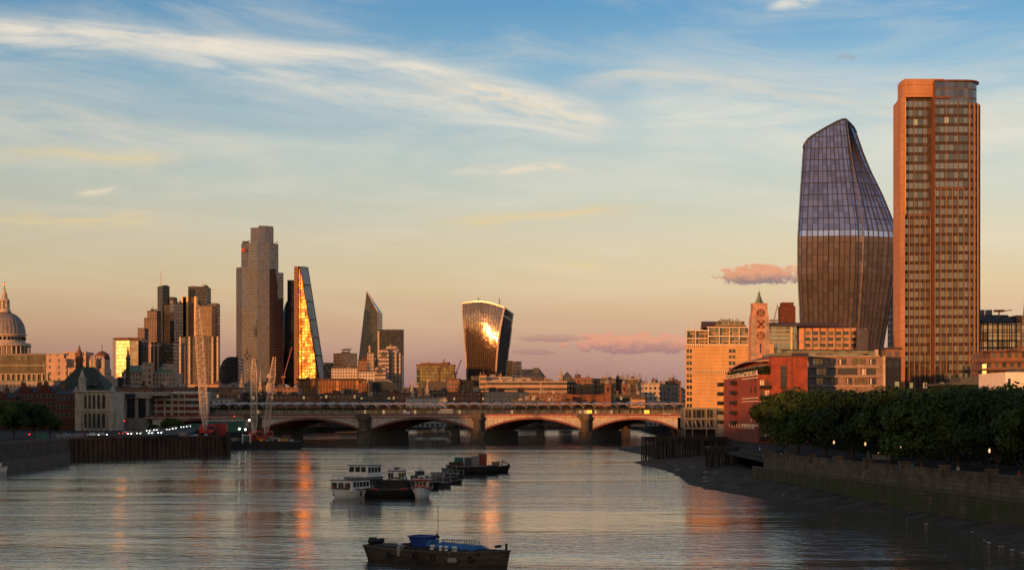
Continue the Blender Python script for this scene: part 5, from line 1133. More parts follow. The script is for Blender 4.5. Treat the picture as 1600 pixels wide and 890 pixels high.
for px in (1162, 1168, 1174, 1180):
    y = ry(px)
    for k in range(1, 6):
        z = LAND + 2.2 + k * 3.35; a = MB(); a.box(rvx - .08, rvx + .3, y - 1.5, y + 1.5, z, z + 1.9, 0); a.build('window', M['glass_dark'], o)
a = MB()
for z, h_ in ((LAND + 5.0, .7), (PZ(622, Y) , .35), (PZ(627, Y), .3), (zt - 1.0, .35), (zt - .1, .45)): a.box(rvx - .25, rvx + .2, Y + .3, Y + 74, z, z + h_)
for k in range(12): y = Y + 6 + k * 6; a.box(rvx - .6, rvx + .1, y, y + 1.1, LAND + 4.2, LAND + 5.6)
a.build('white_band', M['cream'], o)
for i in range(26):
    y = Y + 1 + i * 2.85; a = MB(); a.box(rvx - .1, rvx + .1, y, y + .5, zt + .35, zt + 1.4); a.build('crenel', M['white'], o)
for j, (pxa, pxb) in enumerate(((1187.5, 1193.5), (1195.5, 1201.5))):
    for k in range(6):
        z = zt - 4.0 - k * 3.15; a = MB(); a.box(PX(pxa, Y), PX(pxb, Y), Y - .1, Y + .3, z, z + 2.3, 0); a.box(PX((pxa + pxb) / 2, Y) - .06, PX((pxa + pxb) / 2, Y) + .06, Y - .16, Y, z, z + 2.3, 1); a.build('window', [M['glass_warm'] if (j + k) % 2 else M['cream'], M['black']], o)
for k in range(6):
    z = zt - 4.3 - k * 3.15; a = MB(); a.box(PX(1186, Y), PX(1203, Y), Y - 1.3, Y - .1, z - .1, z + .1); a.box(PX(1186, Y), PX(1203, Y), Y - 1.3, Y - 1.22, z + .1, z + 1.0)
    a.build('balcony', M['black'], o)
a = MB(); x0, x1 = PX(1219, Y), PX(1228.5, Y); a.box(x0, x1, Y - .6, Y, PZ(608, Y), PZ(571, Y), 0)
for k in range(5): z = PZ(576 + 7 * k, Y); a.box(x0 - .05, x1 + .05, Y - .7, Y - .5, z, z + .35, 1)
a.build('stair_window', [M['glass_dark'], M['dark_metal']], o)
a = MB(); a.box(PX(1204.5, Y), PX(1262.5, Y), Y - .6, Y + 60, zt2, zt2 + .3); a.box(PX(1237, Y), PX(1262, Y), Y - .5, Y + 30, zt2 + .3, PZ(551, Y)); a.build('roof_edge', M['dark_metal'], o)
a = MB(); a.box(PX(1206, Y), PX(1237, Y), Y + .5, Y + 20, zt2 + .3, PZ(551.5, Y)); a.build('roof_glazing', MT['green_glass'], o)
a = MB(); a.box(PX(1237, Y) - .1, PX(1237, Y) + .1, Y - .5, Y, LAND, zt2); a.build('downpipe', M['dark_metal'], o)
# curved restaurant canopy roof and terrace planting
a = MB(); N = 12; rr_ = []
for i in range(N + 1):
    f = i / N; yy = Y + 74 - 70 * f; x = rvx + 1; z = zt + 3.6 + 1.6 * math.sin(f * math.pi * .8)
    rr_.append([(x, yy, z), (x + 13, yy, z + 1.2)])
for p, q_ in zip(rr_, rr_[1:]): a.face([p[0], q_[0], q_[1], p[1]]); a.face([(v[0], v[1], v[2] - .5) for v in (p[1], q_[1], q_[0], p[0])]); a.face([p[0], (p[0][0], p[0][1], p[0][2] - .5), (q_[0][0], q_[0][1], q_[0][2] - .5), q_[0]])
a.face([rr_[-1][0], (rr_[-1][0][0], rr_[-1][0][1], rr_[-1][0][2] - .5), (rr_[-1][1][0], rr_[-1][1][1], rr_[-1][1][2] - .5), rr_[-1][1]])
a.build('curved_roof', M['bridge_pink'], o)
a = MB(); a.box(rvx + 1.5, rvx + 5.5, Y + 4, Y + 72, zt, zt + 3.2); a.build('restaurant_glazing', MT['amber_glass'], o)

# right wing of the tan block: glass bay, grid wing
Y = 640.0; o = thing('riverside_wing', 'wing with yellow green glass bay and pink grid facade right of the stone tower', 'office building', (PX(1200, Y), Y, LAND))
a = MB(); a.prism(rect(1198, 1245, Y + 8, 30), LAND, PZ(506, Y)); a.build('glass_bay', MT['green_glass'], o)
a = MB(); a.box(PX(1240.6, Y), PX(1242.8, Y), Y + 6.9, Y + 8, PZ(545, Y), PZ(509, Y)); a.build('gold_fin', mat('gold_fin', (.9, .62, .2, 1), rough=.3, metal=.3), o)
a = MB()
for y in (514, 520, 526.5, 533): a.box(PX(1198, Y), PX(1240, Y), Y + 7.4, Y + 8, PZ(y + .7, Y), PZ(y, Y))
a.build('floor_edge', M['cream'], o)
a = MB(); a.prism(rect(1245, 1338, Y + 10, 26), LAND, PZ(510, Y)); a.prism([P(1339, Y + 6), P(1354, Y + 6), P(1356, Y + 16), P(1339, Y + 16)], LAND, PZ(511, Y)); a.build('wall', mat('pink_wall', (.50, .28, .19, 1)), o)
for k, y0 in enumerate((515.5, 525, 534.5)):
    for i in range(7):
        px = 1257 + i * 12; a = MB(); a.box(PX(px, Y + 10), PX(px + 9, Y + 10), Y + 9.9, Y + 10.5, PZ(y0 + 5.6, Y), PZ(y0, Y), 0); a.box(PX(px - .8, Y + 10), PX(px + 9.8, Y + 10), Y + 9.3, Y + 9.9, PZ(y0 + 6.8, Y), PZ(y0 + 6, Y), 1)
        a.build('window', [M['glass_warm'] if (i + k) % 3 == 0 else M['glass_dark'], M['stone']], o)
a = MB()
for i in range(8): px = 1255 + i * 12; a.box(PX(px, Y + 10), PX(px + 1.4, Y + 10), Y + 9.2, Y + 10, PZ(545, Y), PZ(510, Y))
a.build('pilaster', M['stone'], o)
a = MB(); a.face([(PX(1198, Y), Y + 6, PZ(507, Y)), (PX(1330, Y), Y + 6, PZ(510, Y)), (PX(1322, Y), Y + 20, PZ(500, Y)), (PX(1200, Y), Y + 20, PZ(499, Y))]); a.prism([(PX(1200, Y), Y + 20), (PX(1322, Y), Y + 20), (PX(1322, Y), Y + 34), (PX(1200, Y), Y + 34)], PZ(512, Y), PZ(500, Y)); a.build('mansard_roof', M['roof_brown'], o)
a = MB(); x = PX(1345, Y); a.lathe(x, Y + 8, [(.3, PZ(511, Y)), (.3, PZ(508, Y)), (.7, PZ(507, Y)), (.7, PZ(505, Y)), (.2, PZ(504, Y))], 10); a.build('roof_lantern', M['glass_warm'], o)
# brown brick chimney block
Y = 1000.0; o = thing('chimney_block', 'dark brown brick block standing left of the bulging glass tower', 'chimney', (PX(1231, Y), Y, LAND))
a = MB(); xl, xr = PX(1219.5, Y), PX(1243, Y); 
a.prism([(xl, Y), (xr, Y), (xr, Y + 9), (xl, Y + 9)], LAND, PZ(478, Y)); a.prism([(xl + 1, Y + .5), (xr - 1, Y + .5), (xr - 1, Y + 8), (xl + 1, Y + 8)], PZ(478, Y), PZ(472, Y)); a.build('shaft', mat('soot_brick', (.10, .035, .022, 1)), o)
a = MB()
for i in range(7): x = xl + (xr - xl) * (i + .5) / 7; a.box(x - .12, x + .12, Y - .12, Y, PZ(500, Y), PZ(480, Y))
a.build('pilaster', M['brick_brown'], o)
# grey pink apartment block with long windows
Y = 520.0; o = thing('apartment_block', 'grey and pink modern block with wide windows behind the first trees', 'apartment building', (PX(1262, Y), Y, LAND))
a = MB(); a.prism([P(1263, Y), P(1384, Y), (PX(1384, Y), Y + 18), P(1263, Y + 18)], LAND, PZ(557, Y)); a.build('wall', mat('mauve_panel', (.23, .17, .16, 1)), o)
a = MB(); a.prism(rect(1263, 1296, Y - .15, .1), LAND, PZ(574, Y)); a.prism(rect(1262, 1306, Y - .2, .1), LAND, PZ(574, Y)); a.build('grey_panel', mat('grey_panel', (.12, .12, .13, 1)), o)
a = MB()
for y in (556, 572.5, 587.5, 602.5): a.box(PX(1262, Y), PX(1374, Y), Y - .9, Y, PZ(y + 1, Y), PZ(y - .6, Y))
a.build('ledge', M['stone'], o)
for (y0, y1, ws) in ((560, 569, ((1269, 1286), (1297, 1302), (1310, 1321), (1332, 1351), (1358, 1367))), (575, 585, ((1275, 1291), (1309, 1338), (1345, 1367))), (590, 600, ((1275, 1286), (1298, 1308), (1322, 1330), (1336, 1354), (1358, 1368)))):
    for i, (x0, x1) in enumerate(ws):
        a = MB(); a.box(PX(x0, Y), PX(x1, Y), Y - .25, Y + .4, PZ(y1, Y), PZ(y0, Y), 0)
        nb = max(1, int((x1 - x0) / 5))
        for k in range(nb + 1): x = PX(x0 + (x1 - x0) * k / nb, Y); a.box(x - .07, x + .07, Y - .32, Y - .2, PZ(y1, Y), PZ(y0, Y), 1)
        if i % 2 == 0: a.box(PX(x0 + 1.5, Y), PX(x0 + (x1 - x0) * .35, Y), Y - .29, Y - .24, PZ(y1, Y), PZ(y0 + 1, Y), 2)
        a.build('window', [M['glass_dark'] if i % 3 else M['glass_warm'], M['dark_metal'], M['cream']], o)
a = MB(); a.prism([P(1229, Y + 6), P(1372, Y + 6), (PX(1372, Y), Y + 22), P(1229, Y + 22)], PZ(560, Y), PZ(545.5, Y)); a.build('glass_storey', MT['green_glass'], o)
a = MB(); a.box(PX(1228, Y), PX(1374, Y), Y + 5, Y + 9, PZ(546, Y), PZ(544.8, Y)); a.build('roof_slab', M['dark_metal'], o)
a = MB(); a.box(PX(1379, Y), PX(1382.5, Y), Y - .8, Y - .1, LAND, PZ(556, Y)); a.box(PX(1367, Y), PX(1372, Y), Y - .4, Y - .1, PZ(556, Y), PZ(546, Y)); a.build('fin', M['pale_stone'], o)
# blocks in the gap
bld('office_block', 'pale grey slab with dark windows squeezed between the two right towers', 'office building', rect(1392, 1408, 900, 8), 433, 900, 'grey_fine')
bld('office_block', 'brown lit block between the mauve block and the tall finned tower', 'office building', rect(1384, 1408, 560, 6), 545, 560, 'brown_fine')
# ------------------------------------------------------------------ bulging glass tower
Y = 860.0; o = thing('bulging_tower', 'bulging blue and bronze glass tower tapering to a rounded top', 'skyscraper', (PX(1322, Y), Y, LAND))
def interp(tab, y):
    for (y0, *a0), (y1, *a1) in zip(tab, tab[1:]):
        if y0 >= y >= y1:
            f = (y - y0) / (y1 - y0); return [p + (q_ - p) * f for p, q_ in zip(a0, a1)]
    return tab[0][1:] if y > tab[0][0] else tab[-1][1:]
# y, left px, ridge px, right px, forward offset (m, negative nearer)
TAB = [(620, 1260, 1327, 1362, 10), (560, 1254, 1331, 1377, 3), (500, 1249.5, 1335, 1387, -3), (430, 1246, 1338.5, 1398, -8.5), (372, 1246.2, 1340, 1403.5, -11.0), (364, 1246.6, 1340, 1403, -10.9), (355, 1247, 1339.5, 1400.5, -10.0),
       (300, 1250, 1333, 1379, -4), (260, 1252.5, 1328, 1360.5, 1), (230, 1254.5, 1324.5, 1349, 4.5), (205, 1257, 1322, 1341, 7), (190, 1259, 1320.5, 1336, 8.5), (180, 1261, 1319.5, 1333, 9.5)]
def ytop(px):   # roof line
    pts = [(1240, 232), (1255, 224), (1259, 216), (1266, 209), (1290, 194), (1308, 184.5), (1317, 181), (1324, 180.5), (1330, 183.5), (1336, 192), (1342, 203), (1352, 226), (1380, 290), (1402, 350)]
    for (a0, b0), (a1, b1) in zip(pts, pts[1:]):
        if a0 <= px <= a1: return b0 + (b1 - b0) * (px - a0) / (a1 - a0)
    return pts[0][1] if px < pts[0][0] else pts[-1][1]
def sec(y):
    l, r, e, d = interp(TAB, y); k = 1.0
    K = [(l + 3.5, 16 + d), (l, 9 + d), (l + 1.5, 5.0 + d), (l + 6, 3.4 + d), (r - 3, .5 + d), (r + 1.5, 1.2 + d), (e - 7, 9 + d), (e - 2.0, 11.5 + d), (e, 15 + d), (e - 2, 22 + d)]
    out = []
    NSEG = [1, 1, 1, 10, 1, 7, 1, 1, 2]
    for (p0, q0), (p1, q1), n_ in zip(K, K[1:], NSEG):
        for i in range(n_): f = i / n_; out.append((p0 + (p1 - p0) * f, q0 + (q1 - q0) * f))
    out.append(K[-1]); return out
NR = 46; S0 = sec(620); nc = len(S0); grid = []
for k in range(NR + 1):
    row = []
    for c_ in range(nc):
        # iterate for the column's own top
        yt = 200.0
        for _ in range(8): yt = ytop(sec(yt)[c_][0])
        ylev = 620 + (180 - 620) * k / NR
        y = max(ylev, yt)
        if k == NR: y = yt
        px, dq = sec(y)[c_]; row.append((PX(px, Y + dq), Y + dq, PZ(y, Y)))
    grid.append(row)
a = MB(); a.loft(grid, 0, False, False, False, True); a.m = [1 if grid[i_ // (nc - 1)][0][2] < PZ(372, Y) else 0 for i_ in range(len(a.f))]; a.build('glass_skin', [MT['ob_glass'], MT['ob_low_reflection']], o)
a = MB(); back = [[g_[-1], (g_[-1][0] - 6, g_[-1][1] + 6, g_[-1][2]), (g_[0][0] + 10, g_[0][1] + 22, g_[0][2]), g_[0]] for g_ in grid]; a.loft(back, 0, False, False, False, True)
top = grid[-1]; bt = back[-1]
for i in range(nc - 1): f0, f1 = i / (nc - 1), (i + 1) / (nc - 1); pa = Vector(bt[2]).lerp(Vector(bt[1]), f0); pb = Vector(bt[2]).lerp(Vector(bt[1]), f1); a.face([top[i], top[i + 1], tuple(pb), tuple(pa)])
a.build('rear_wall', MT['dark_tower'], o)
a = MB()
def off(p, d=.25): return (p[0], p[1] - d, p[2])
for c_ in range(nc):
    for k in range(0, NR):
        p, q_ = grid[k][c_], grid[k + 1][c_]
        if (Vector(p) - Vector(q_)).length > .05: a.bar(off(p), off(q_), .12 if c_ % 2 else .2)
a.build('mullion', M['dark_metal'], o)
for k in range(1, NR, 2):
    a = MB()
    for c_ in range(nc - 1):
        p, q_ = grid[k][c_], grid[k][c_ + 1]
        if (Vector(p) - Vector(grid[k - 1][c_])).length > .05: a.bar(off(p, .2), off(q_, .2), .12)
    if a.f: a.build('floor_band', M['dark_metal'], o)
for c_ in (15, 24):
    a = MB()
    if c_ < nc:
        for k in range(NR):
            p, q_ = grid[k][c_], grid[k + 1][c_]
            if (Vector(p) - Vector(q_)).length > .05 and p[2] < PZ(180, Y): a.bar(off(p, .35), off(q_, .35), .3)
        a.build('ridge_trim', mat('ridge_metal', (.45, .38, .37, 1), rough=.25, metal=.8), o)
a = MB()
for i in range(nc - 1): a.bar(off(top[i], .1), off(top[i + 1], .1), .42)
a.build('roof_rim', M['dark_metal'], o)

# ------------------------------------------------------------------ tall finned slab tower
Y = 650.0; o = thing('finned_tower', 'tall orange edged slab tower with vertical fins and rounded right end', 'skyscraper', (PX(1468, Y), Y, LAND))
clad = MT['clad_sunlit']
x1401, x1414, x1458, x1530 = PX(1402, Y + 8), PX(1414, Y), PX(1458, Y), PX(1533, Y)
a = MB(); a.prism([(x1401, Y + 9), (x1401 + .1, Y + 3), (x1414, Y - .2), (x1414, Y + 20), (x1401 + 3, Y + 20)], LAND, PZ(151, Y)); a.build('end_wall', clad, o)
a = MB(); a.prism([(x1401 + .3, Y + 8.7), (x1401 + .4, Y + 3), (x1414, Y - .25), (PX(1478, Y), Y - .25), (PX(1478, Y), Y + 19), (x1401 + 3.3, Y + 19)], PZ(152, Y), PZ(126, Y)); a.prism([(x1401 + .8, Y + 8), (x1414, Y + .4), (PX(1476, Y), Y + .4), (PX(1476, Y), Y + 18), (x1401 + 3.6, Y + 18)], PZ(126, Y), PZ(123, Y)); a.build('top_block', clad, o)
a = MB(); a.prism([(x1414, Y + 2.0), (x1458, Y + 2.0), (x1458, Y + 18), P(1416, Y + 18)], LAND, PZ(152, Y)); a.build('left_facade', MT['sb_glass'], o)
a = MB(); a.box(x1414 + .02, x1414 + .35, Y - .3, Y + 1.95, PZ(335, Y), PZ(153, Y)); a.build('sunlit_reveal', M['yellow_paint'] if False else mat('reveal_sunlight', (.62, .36, .13, 1), rough=.45, metal=.2), o)  # bright sunlit edge, the sunlight put into the reveal's golden colour
# rounded part
NA = 12; xr = PX(1504, Y); rad = (x1530 - xr); cyr = Y + rad - 2.5
arcp = [(xr + rad * math.sin(R(t_)), cyr - (rad + .0) * math.cos(R(t_)) * 1.0) for t_ in [i * 180 / NA for i in range(NA + 1)]]
poly = [(x1458, Y - 2.5)] + arcp + [(x1458, Y + 2 * rad - 2.5)]
def upoly(mb, poly, z0, z1):
    u = 0.0
    for i in range(len(poly)): u = mb.wall(poly[i], poly[(i + 1) % len(poly)], z0, z1, 0, u)
    mb.face([(p[0], p[1], z1) for p in poly], 0)
a = MB(); upoly(a, poly, LAND, PZ(160, Y)); a.build('rounded_facade', MT['sb_glass'], o)
a = MB(); upoly(a, [(x1458 + .3, Y - 2.3)] + [(xr + (rad - .6) * math.sin(R(i * 180 / NA)), cyr - (rad - .6) * math.cos(R(i * 180 / NA))) for i in range(NA + 1)] + [(x1458 + .3, Y + 2 * rad - 3)], PZ(160, Y), PZ(128, Y)); a.build('glass_crown', MT['crown_glass'], o)
a = MB()
for i in range(len(poly) - 3): p, q_ = poly[i], poly[i + 1]; a.bar((p[0], p[1], PZ(127.8, Y)), (q_[0], q_[1], PZ(127.8, Y)), .3)
a.box(PX(1459, Y), PX(1482, Y), Y - 3.0, Y - 2.4, PZ(156, Y), PZ(152.5, Y)); a.build('crown_rim', M['brick_brown'], o)
fin_m = mat('fin_stone', (.25, .155, .105, 1), rough=.6, var=.1)
def fin_(x, y, z0, z1, w_=.22, d=.75, ang=0.0):
    a = MB(); c_, s_ = math.cos(ang), math.sin(ang)
    poly_ = [(x + dx_ * c_ - dy_ * s_, y + dx_ * s_ + dy_ * c_) for dx_, dy_ in ((-w_, -d), (w_, -d), (w_, 0), (-w_, 0))]
    a.prism(poly_, z0, z1, 0, bottom=True); a.build('fin', fin_m, o)
nf = 5
for i in range(1, nf + 1):
    x = x1414 + (x1458 - x1414) * i / (nf + .3); fin_(x, Y + 2.0, LAND, PZ(334, Y), .10, .9)
    if i % 2 == 0: fin_(x, Y + 2.0, PZ(334, Y), PZ(153, Y), .07, .4)
L1 = xr - x1458; per = L1 + math.pi * rad; nfin = 14
for i in range(nfin):
    s_ = i / (nfin - 1) * (L1 + R(140) * rad)
    if s_ < L1: x, y, ang = x1458 + s_, Y - 2.5, 0.0
    else: t_ = (s_ - L1) / rad; x, y, ang = xr + rad * math.sin(t_), cyr - rad * math.cos(t_), t_
    if ang < .2: fin_(x, y, LAND, PZ(296, Y), .11, .8, ang); (i % 2 == 0) and fin_(x, y, PZ(296, Y), PZ(160, Y), .06, .45, ang)
    else: fin_(x, y, LAND, PZ(162 - 1.0 * 0, Y), .13, .8, ang)
a = MB(); a.box(x1458 - .2, x1458 + .1, Y - 3.2, Y + 2, LAND, PZ(128, Y)); a.build('corner_pier', M['brick_brown'], o)
a = MB()
for y in (296, 334): a.box(x1414 if y == 334 else x1458, x1458 if y == 334 else xr, (Y + 1.6) if y == 334 else (Y - 3.1), (Y + 2) if y == 334 else (Y - 2.5), PZ(y + 1, Y), PZ(y - 1, Y))
a.build('transfer_band', M['brick_brown'], o)

# ------------------------------------------------------------------ far right blocks
Y = 700.0; o = thing('atrium_office', 'office with amber glowing glass wall and sloped dark roof at the right edge', 'office building', (PX(1536, Y), Y, LAND))
a = MB(); a.prism(rect(1534, 1640, Y, 30), LAND, PZ(505, Y)); a.build('wall', MT['amber_glass'], o)
a = MB(); a.face([(PX(1535, Y), Y, PZ(503, Y)), (PX(1586, Y), Y, PZ(503, Y)), (PX(1583, Y), Y + 8, PZ(490, Y)), (PX(1537, Y), Y + 8, PZ(490, Y))]); a.prism([(PX(1537, Y), Y + 8), (PX(1583, Y), Y + 8), (PX(1583, Y), Y + 24), (PX(1537, Y), Y + 24)], PZ(505, Y), PZ(490, Y)); a.face([(PX(1586, Y), Y, PZ(503, Y)), (PX(1586, Y), Y + 26, PZ(503, Y)), (PX(1583, Y), Y + 24, PZ(490, Y)), (PX(1583, Y), Y + 8, PZ(490, Y))]); a.build('roof', M['slate'], o)
a = MB(); a.prism(rect(1588, 1640, Y + 6, 20), PZ(505, Y), PZ(491, Y)); a.build('upper_storey', MT['brown_fine'], o)
for px in (1545, 1557): a = MB(); a.box(PX(px - 3, Y), PX(px + 4, Y), Y + 10, Y + 14, PZ(490, Y), PZ(481.5, Y)); a.build('plant_box', M['lead'], o)
a = MB()
for y in (507, 515, 524, 533, 542): a.box(PX(1534, Y), PX(1640, Y), Y - .5, Y - .1, PZ(y + .5, Y), PZ(y - .3, Y))
for k in range(14): px = 1536 + k * 7.4; a.box(PX(px, Y), PX(px + .8, Y), Y - .4, Y, LAND, PZ(505, Y))
a.build('frame', M['dark_metal'], o)
far_crane('short orange roof crane at the far right', 1561, 487, 1581, 484, 705, .18, 'orange')
Y = 560.0; o = thing('terraced_block', 'dark horizontally layered brown block with lit windows below the amber office', 'building', (PX(1535, Y), Y, LAND))
a = MB(); a.prism(rect(1548, 1640, Y + 8, 24), LAND, PZ(547, Y)); a.prism(rect(1540, 1640, Y + 4, 4), LAND, PZ(565, Y)); a.build('wall', MT['brown_fine'], o)
a = MB()
for (xl_, y, d_) in ((1552, 547, 6), (1542, 564, 2), (1536, 577, -2)): a.box(PX(xl_, Y), PX(1640, Y), Y + d_, Y + 16, PZ(y + 1.5, Y), PZ(y - 1.5, Y))
a.face([(PX(1570, Y), Y + 3, PZ(548, Y)), (PX(1640, Y), Y + 3, PZ(540, Y)), (PX(1640, Y), Y + 3, PZ(533, Y)), (PX(1575, Y), Y + 3, PZ(546, Y))])
a.build('terrace_slab', M['roof_brown'], o)
a = MB(); a.box(PX(1538, Y), PX(1544, Y), Y + 2, Y + 2.5, PZ(590, Y), PZ(568, Y)); a.build('lit_window', mat('lit_window', (1, .7, .3, 1), emit=(1, .55, .15, 1), es=.9, var=0), o)
Y = 470.0; o = thing('studio_building', 'long low dark roofed building above the tree tops at right', 'building', (PX(1486, Y), Y, LAND))
a = MB(); a.prism(rect(1490, 1572, Y + 2, 24), LAND, PZ(600, Y)); a.build('wall', M['black'], o)
a = MB(); a.box(PX(1484, Y), PX(1572, Y), Y - 2, Y + 28, PZ(601, Y), PZ(597.5, Y)); a.prism(rect(1500, 1572, Y + 8, 12), PZ(598, Y), PZ(588, Y)); a.build('roof', M['slate'], o)
a = MB()
for k in range(10): px = 1494 + k * 8; a.box(PX(px, Y), PX(px + .8, Y), Y + 1.5, Y + 2, LAND, PZ(601, Y))
a.build('mullion', M['dark_metal'], o)
Y = 420.0; o = thing('white_block', 'plain white block with one dark slot window at the right edge', 'building', (PX(1570, Y), Y, LAND))
a = MB(); a.prism(rect(1571, 1660, Y, 24), LAND, PZ(581, Y)); a.build('wall', M['white'], o)
a = MB(); a.box(PX(1575, Y), PX(1579, Y), Y - .1, Y + .3, PZ(604, Y), PZ(591, Y)); a.build('window', M['black'], o)
a = MB(); a.box(PX(1592, Y), PX(1640, Y), Y + 2, Y + 10, PZ(581, Y), PZ(575, Y)); a.build('plant_room', M['slate'], o)
# distant pointed tower sliver at the right edge
Y = 1500.0; o = thing('spire_tower', 'thin slanted glass spire cut by the right edge', 'skyscraper', (PX(1604, Y), Y, LAND))
a = MB(); xc = PX(1606, Y); h0, h1 = 16 * Y / F, .8; 
a.loft([[(xc - h0, Y - h0, LAND), (xc + h0, Y - h0, LAND), (xc + h0, Y + h0, LAND), (xc - h0, Y + h0, LAND)], [(xc - h1, Y - h1, PZ(420, Y)), (xc + h1, Y - h1, PZ(420, Y)), (xc + h1, Y + h1, PZ(420, Y)), (xc - h1, Y + h1, PZ(420, Y))]]); a.build('glass_skin', MT['dusk_glass'], o)

# ------------------------------------------------------------------ trees
def leaf_mat(name, a_, b_):
    m_ = bpy.data.materials.new(name); m_.use_nodes = True; t = NT(m_.node_tree)
    s = t.n('ShaderNodeBsdfPrincipled'); o_ = t.n('ShaderNodeOutputMaterial')
    g = t.n('ShaderNodeNewGeometry'); tc = t.n('ShaderNodeTexCoord')
    t.put(s.inputs['Base Color'], t.mix(t.m('ADD', t.m('MULTIPLY', g.outputs['Random Per Island'], .5), t.m('MULTIPLY', t.mr(t.noise(tc.outputs['Object'], .35, 3), .35, .65), .5)), a_, b_))
    s.inputs['Roughness'].default_value = .6; s.inputs['Specular IOR Level'].default_value = .2
    tr = t.n('ShaderNodeBsdfTranslucent'); tr.inputs[0].default_value = b_; mx = t.n('ShaderNodeMixShader'); mx.inputs[0].default_value = .2
    t.link(s.outputs[0], mx.inputs[1]); t.link(tr.outputs[0], mx.inputs[2]); t.link(mx.outputs[0], o_.inputs[0]); return m_
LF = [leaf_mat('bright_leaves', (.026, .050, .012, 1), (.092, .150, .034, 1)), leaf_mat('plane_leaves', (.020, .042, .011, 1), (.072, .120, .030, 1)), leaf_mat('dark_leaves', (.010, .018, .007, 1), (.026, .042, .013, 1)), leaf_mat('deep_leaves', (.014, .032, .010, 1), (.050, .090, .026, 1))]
def tree_meshes(seed, H=15.0, RX=8.0, n=9000, lf=.42, base=3.2):
    rr = random.Random(seed); lobes = []
    for i in range(30):
        an = rr.uniform(0, 2 * math.pi); e = rr.uniform(-.35, 1.0); d = rr.uniform(.35, .84)
        cx, cy_, cz = RX * d * math.cos(an) * math.cos(e * 1.2), RX * d * math.sin(an) * math.cos(e * 1.2), base + (H - base) * (.42 + .42 * math.sin(e * 1.3)); lobes.append((cx, cy_, cz, rr.uniform(1.3, 2.9)))
    lobes.append((0, 0, base + (H - base) * .5, RX * .55))
    me_ = MB()
    for i in range(n):
        cx, cy_, cz, r = lobes[rr.randrange(len(lobes))]
        v = Vector((rr.gauss(0, 1), rr.gauss(0, 1), rr.gauss(0, 1) * .75 + .15)).normalized() * r * rr.uniform(.62, 1.1)
        p = Vector((cx, cy_, cz)) + v
        if p.z < base - .8: continue
        nrm = (v.normalized() + Vector((rr.uniform(-.8, .8), rr.uniform(-.8, .8), rr.uniform(-.3, .9)))).normalized()
        t1 = nrm.orthogonal().normalized(); t2 = nrm.cross(t1); an = rr.uniform(0, 3.14); u = t1 * math.cos(an) + t2 * math.sin(an); w_ = nrm.cross(u); s = lf * rr.uniform(.6, 1.3)
        me_.face([p - u * s, p + w_ * s * .55, p + u * s, p - w_ * s * .55], 0, [(0, 0)] * 4)
    zk = 16.6 / max(p_[2] for p_ in me_.v); me_.v = [(p_[0], p_[1], p_[2] * zk) for p_ in me_.v]
    tk = MB(); pts = [Vector((0, 0, 0)), Vector((rr.uniform(-.2, .2), rr.uniform(-.2, .2), base * .9)), Vector((rr.uniform(-.5, .5), rr.uniform(-.5, .5), base + (H - base) * .45))]
    tk.bar(pts[0], pts[1], .42, 0, 8, .32, True); tk.bar(pts[1], pts[2], .32, 0, 8, .12, True)
    for L in lobes[:14]: tk.bar(pts[1].lerp(pts[2], rr.uniform(0, .8)), (L[0] * .9, L[1] * .9, L[2]), .14, 0, 5, .03, True)
    return me_, tk
protos = []
for sd_ in range(4):
    c_, k_ = tree_meshes(11 + sd_, 16.2, 8.6, 15000, .42, 1.9)
    oc = c_.build('crown', LF[(1, 0, 1, 3)[sd_]]); ok = k_.build('trunk', M['trunk']); protos.append((oc.data, ok.data)); bpy.data.objects.remove(oc); bpy.data.objects.remove(ok)
def tree(label, x, y, s, sz=1.0, k=0, rz=0.0, group=None, z=6.3, dark=False, name='plane_tree'):
    o = thing(name, label, 'tree', (x, y, z), group, rz); o.scale = (s, s, s * sz)
    for nm, me_ in zip(('crown', 'trunk'), protos[k % 4]):
        c_ = bpy.data.objects.new(nm, me_); COL.objects.link(c_); c_.parent = o
    return o
GT = 'plane trees along the right embankment'
row = [ # px, Y, scale, label
 (1222, 372, .98, 'leftmost embankment plane tree overlapping the red brick wharf'),
 (1248, 342, 1.02, 'second embankment tree from the left in front of the blank brick wall'),
 (1290, 322, 1.04, 'embankment tree in front of the mauve block left half'),
 (1332, 300, .98, 'lighter green embankment tree below the mauve block right half'),
 (1384, 282, .98, 'embankment tree below the orange edge of the finned tower'),
 (1440, 262, .96, 'embankment tree directly below the finned tower'),
 (1498, 246, .94, 'embankment tree in front of the dark roofed studio building'),
 (1560, 232, .96, 'embankment tree in front of the plain white block'),
 (1630, 218, .98, 'rightmost embankment tree cut by the right edge')]
for i, (px, Y, s, lb) in enumerate(row): Y = on_wall(px, 6.5); s *= (.96, .98, .95, .93, .94, .90, .92, .88, .90)[i] / s; tree(lb, PX(px, Y), Y, s, 1.0, i, i * 1.3, GT)
row2 = [(1218, 405, .9, 'rear tree peeking between the brick wharf and the leftmost embankment tree'), (1275, 385, .98, 'rear row tree behind the second and third embankment trees'), (1325, 365, .95, 'rear row tree below the grey windows of the mauve block'),
        (1375, 350, .95, 'rear row tree left of the finned tower foot'), (1425, 330, .95, 'rear row tree hiding the foot of the finned tower'), (1482, 315, .93, 'rear row tree below the left end of the dark studio roof'), (1540, 300, .93, 'rear row tree below the right end of the dark studio roof'), (1600, 285, .98, 'rear row tree at the right edge below the white block')]
for i, (px, Y, s, lb) in enumerate(row2): Y = on_wall(px, 17); tree(lb, PX(px, Y), Y, (.93, .96, .94, .96, .93, .95, .92, .95)[i], 1.0, i + 2, i * .9 + .4, GT)
GL = 'dark trees on the left embankment'
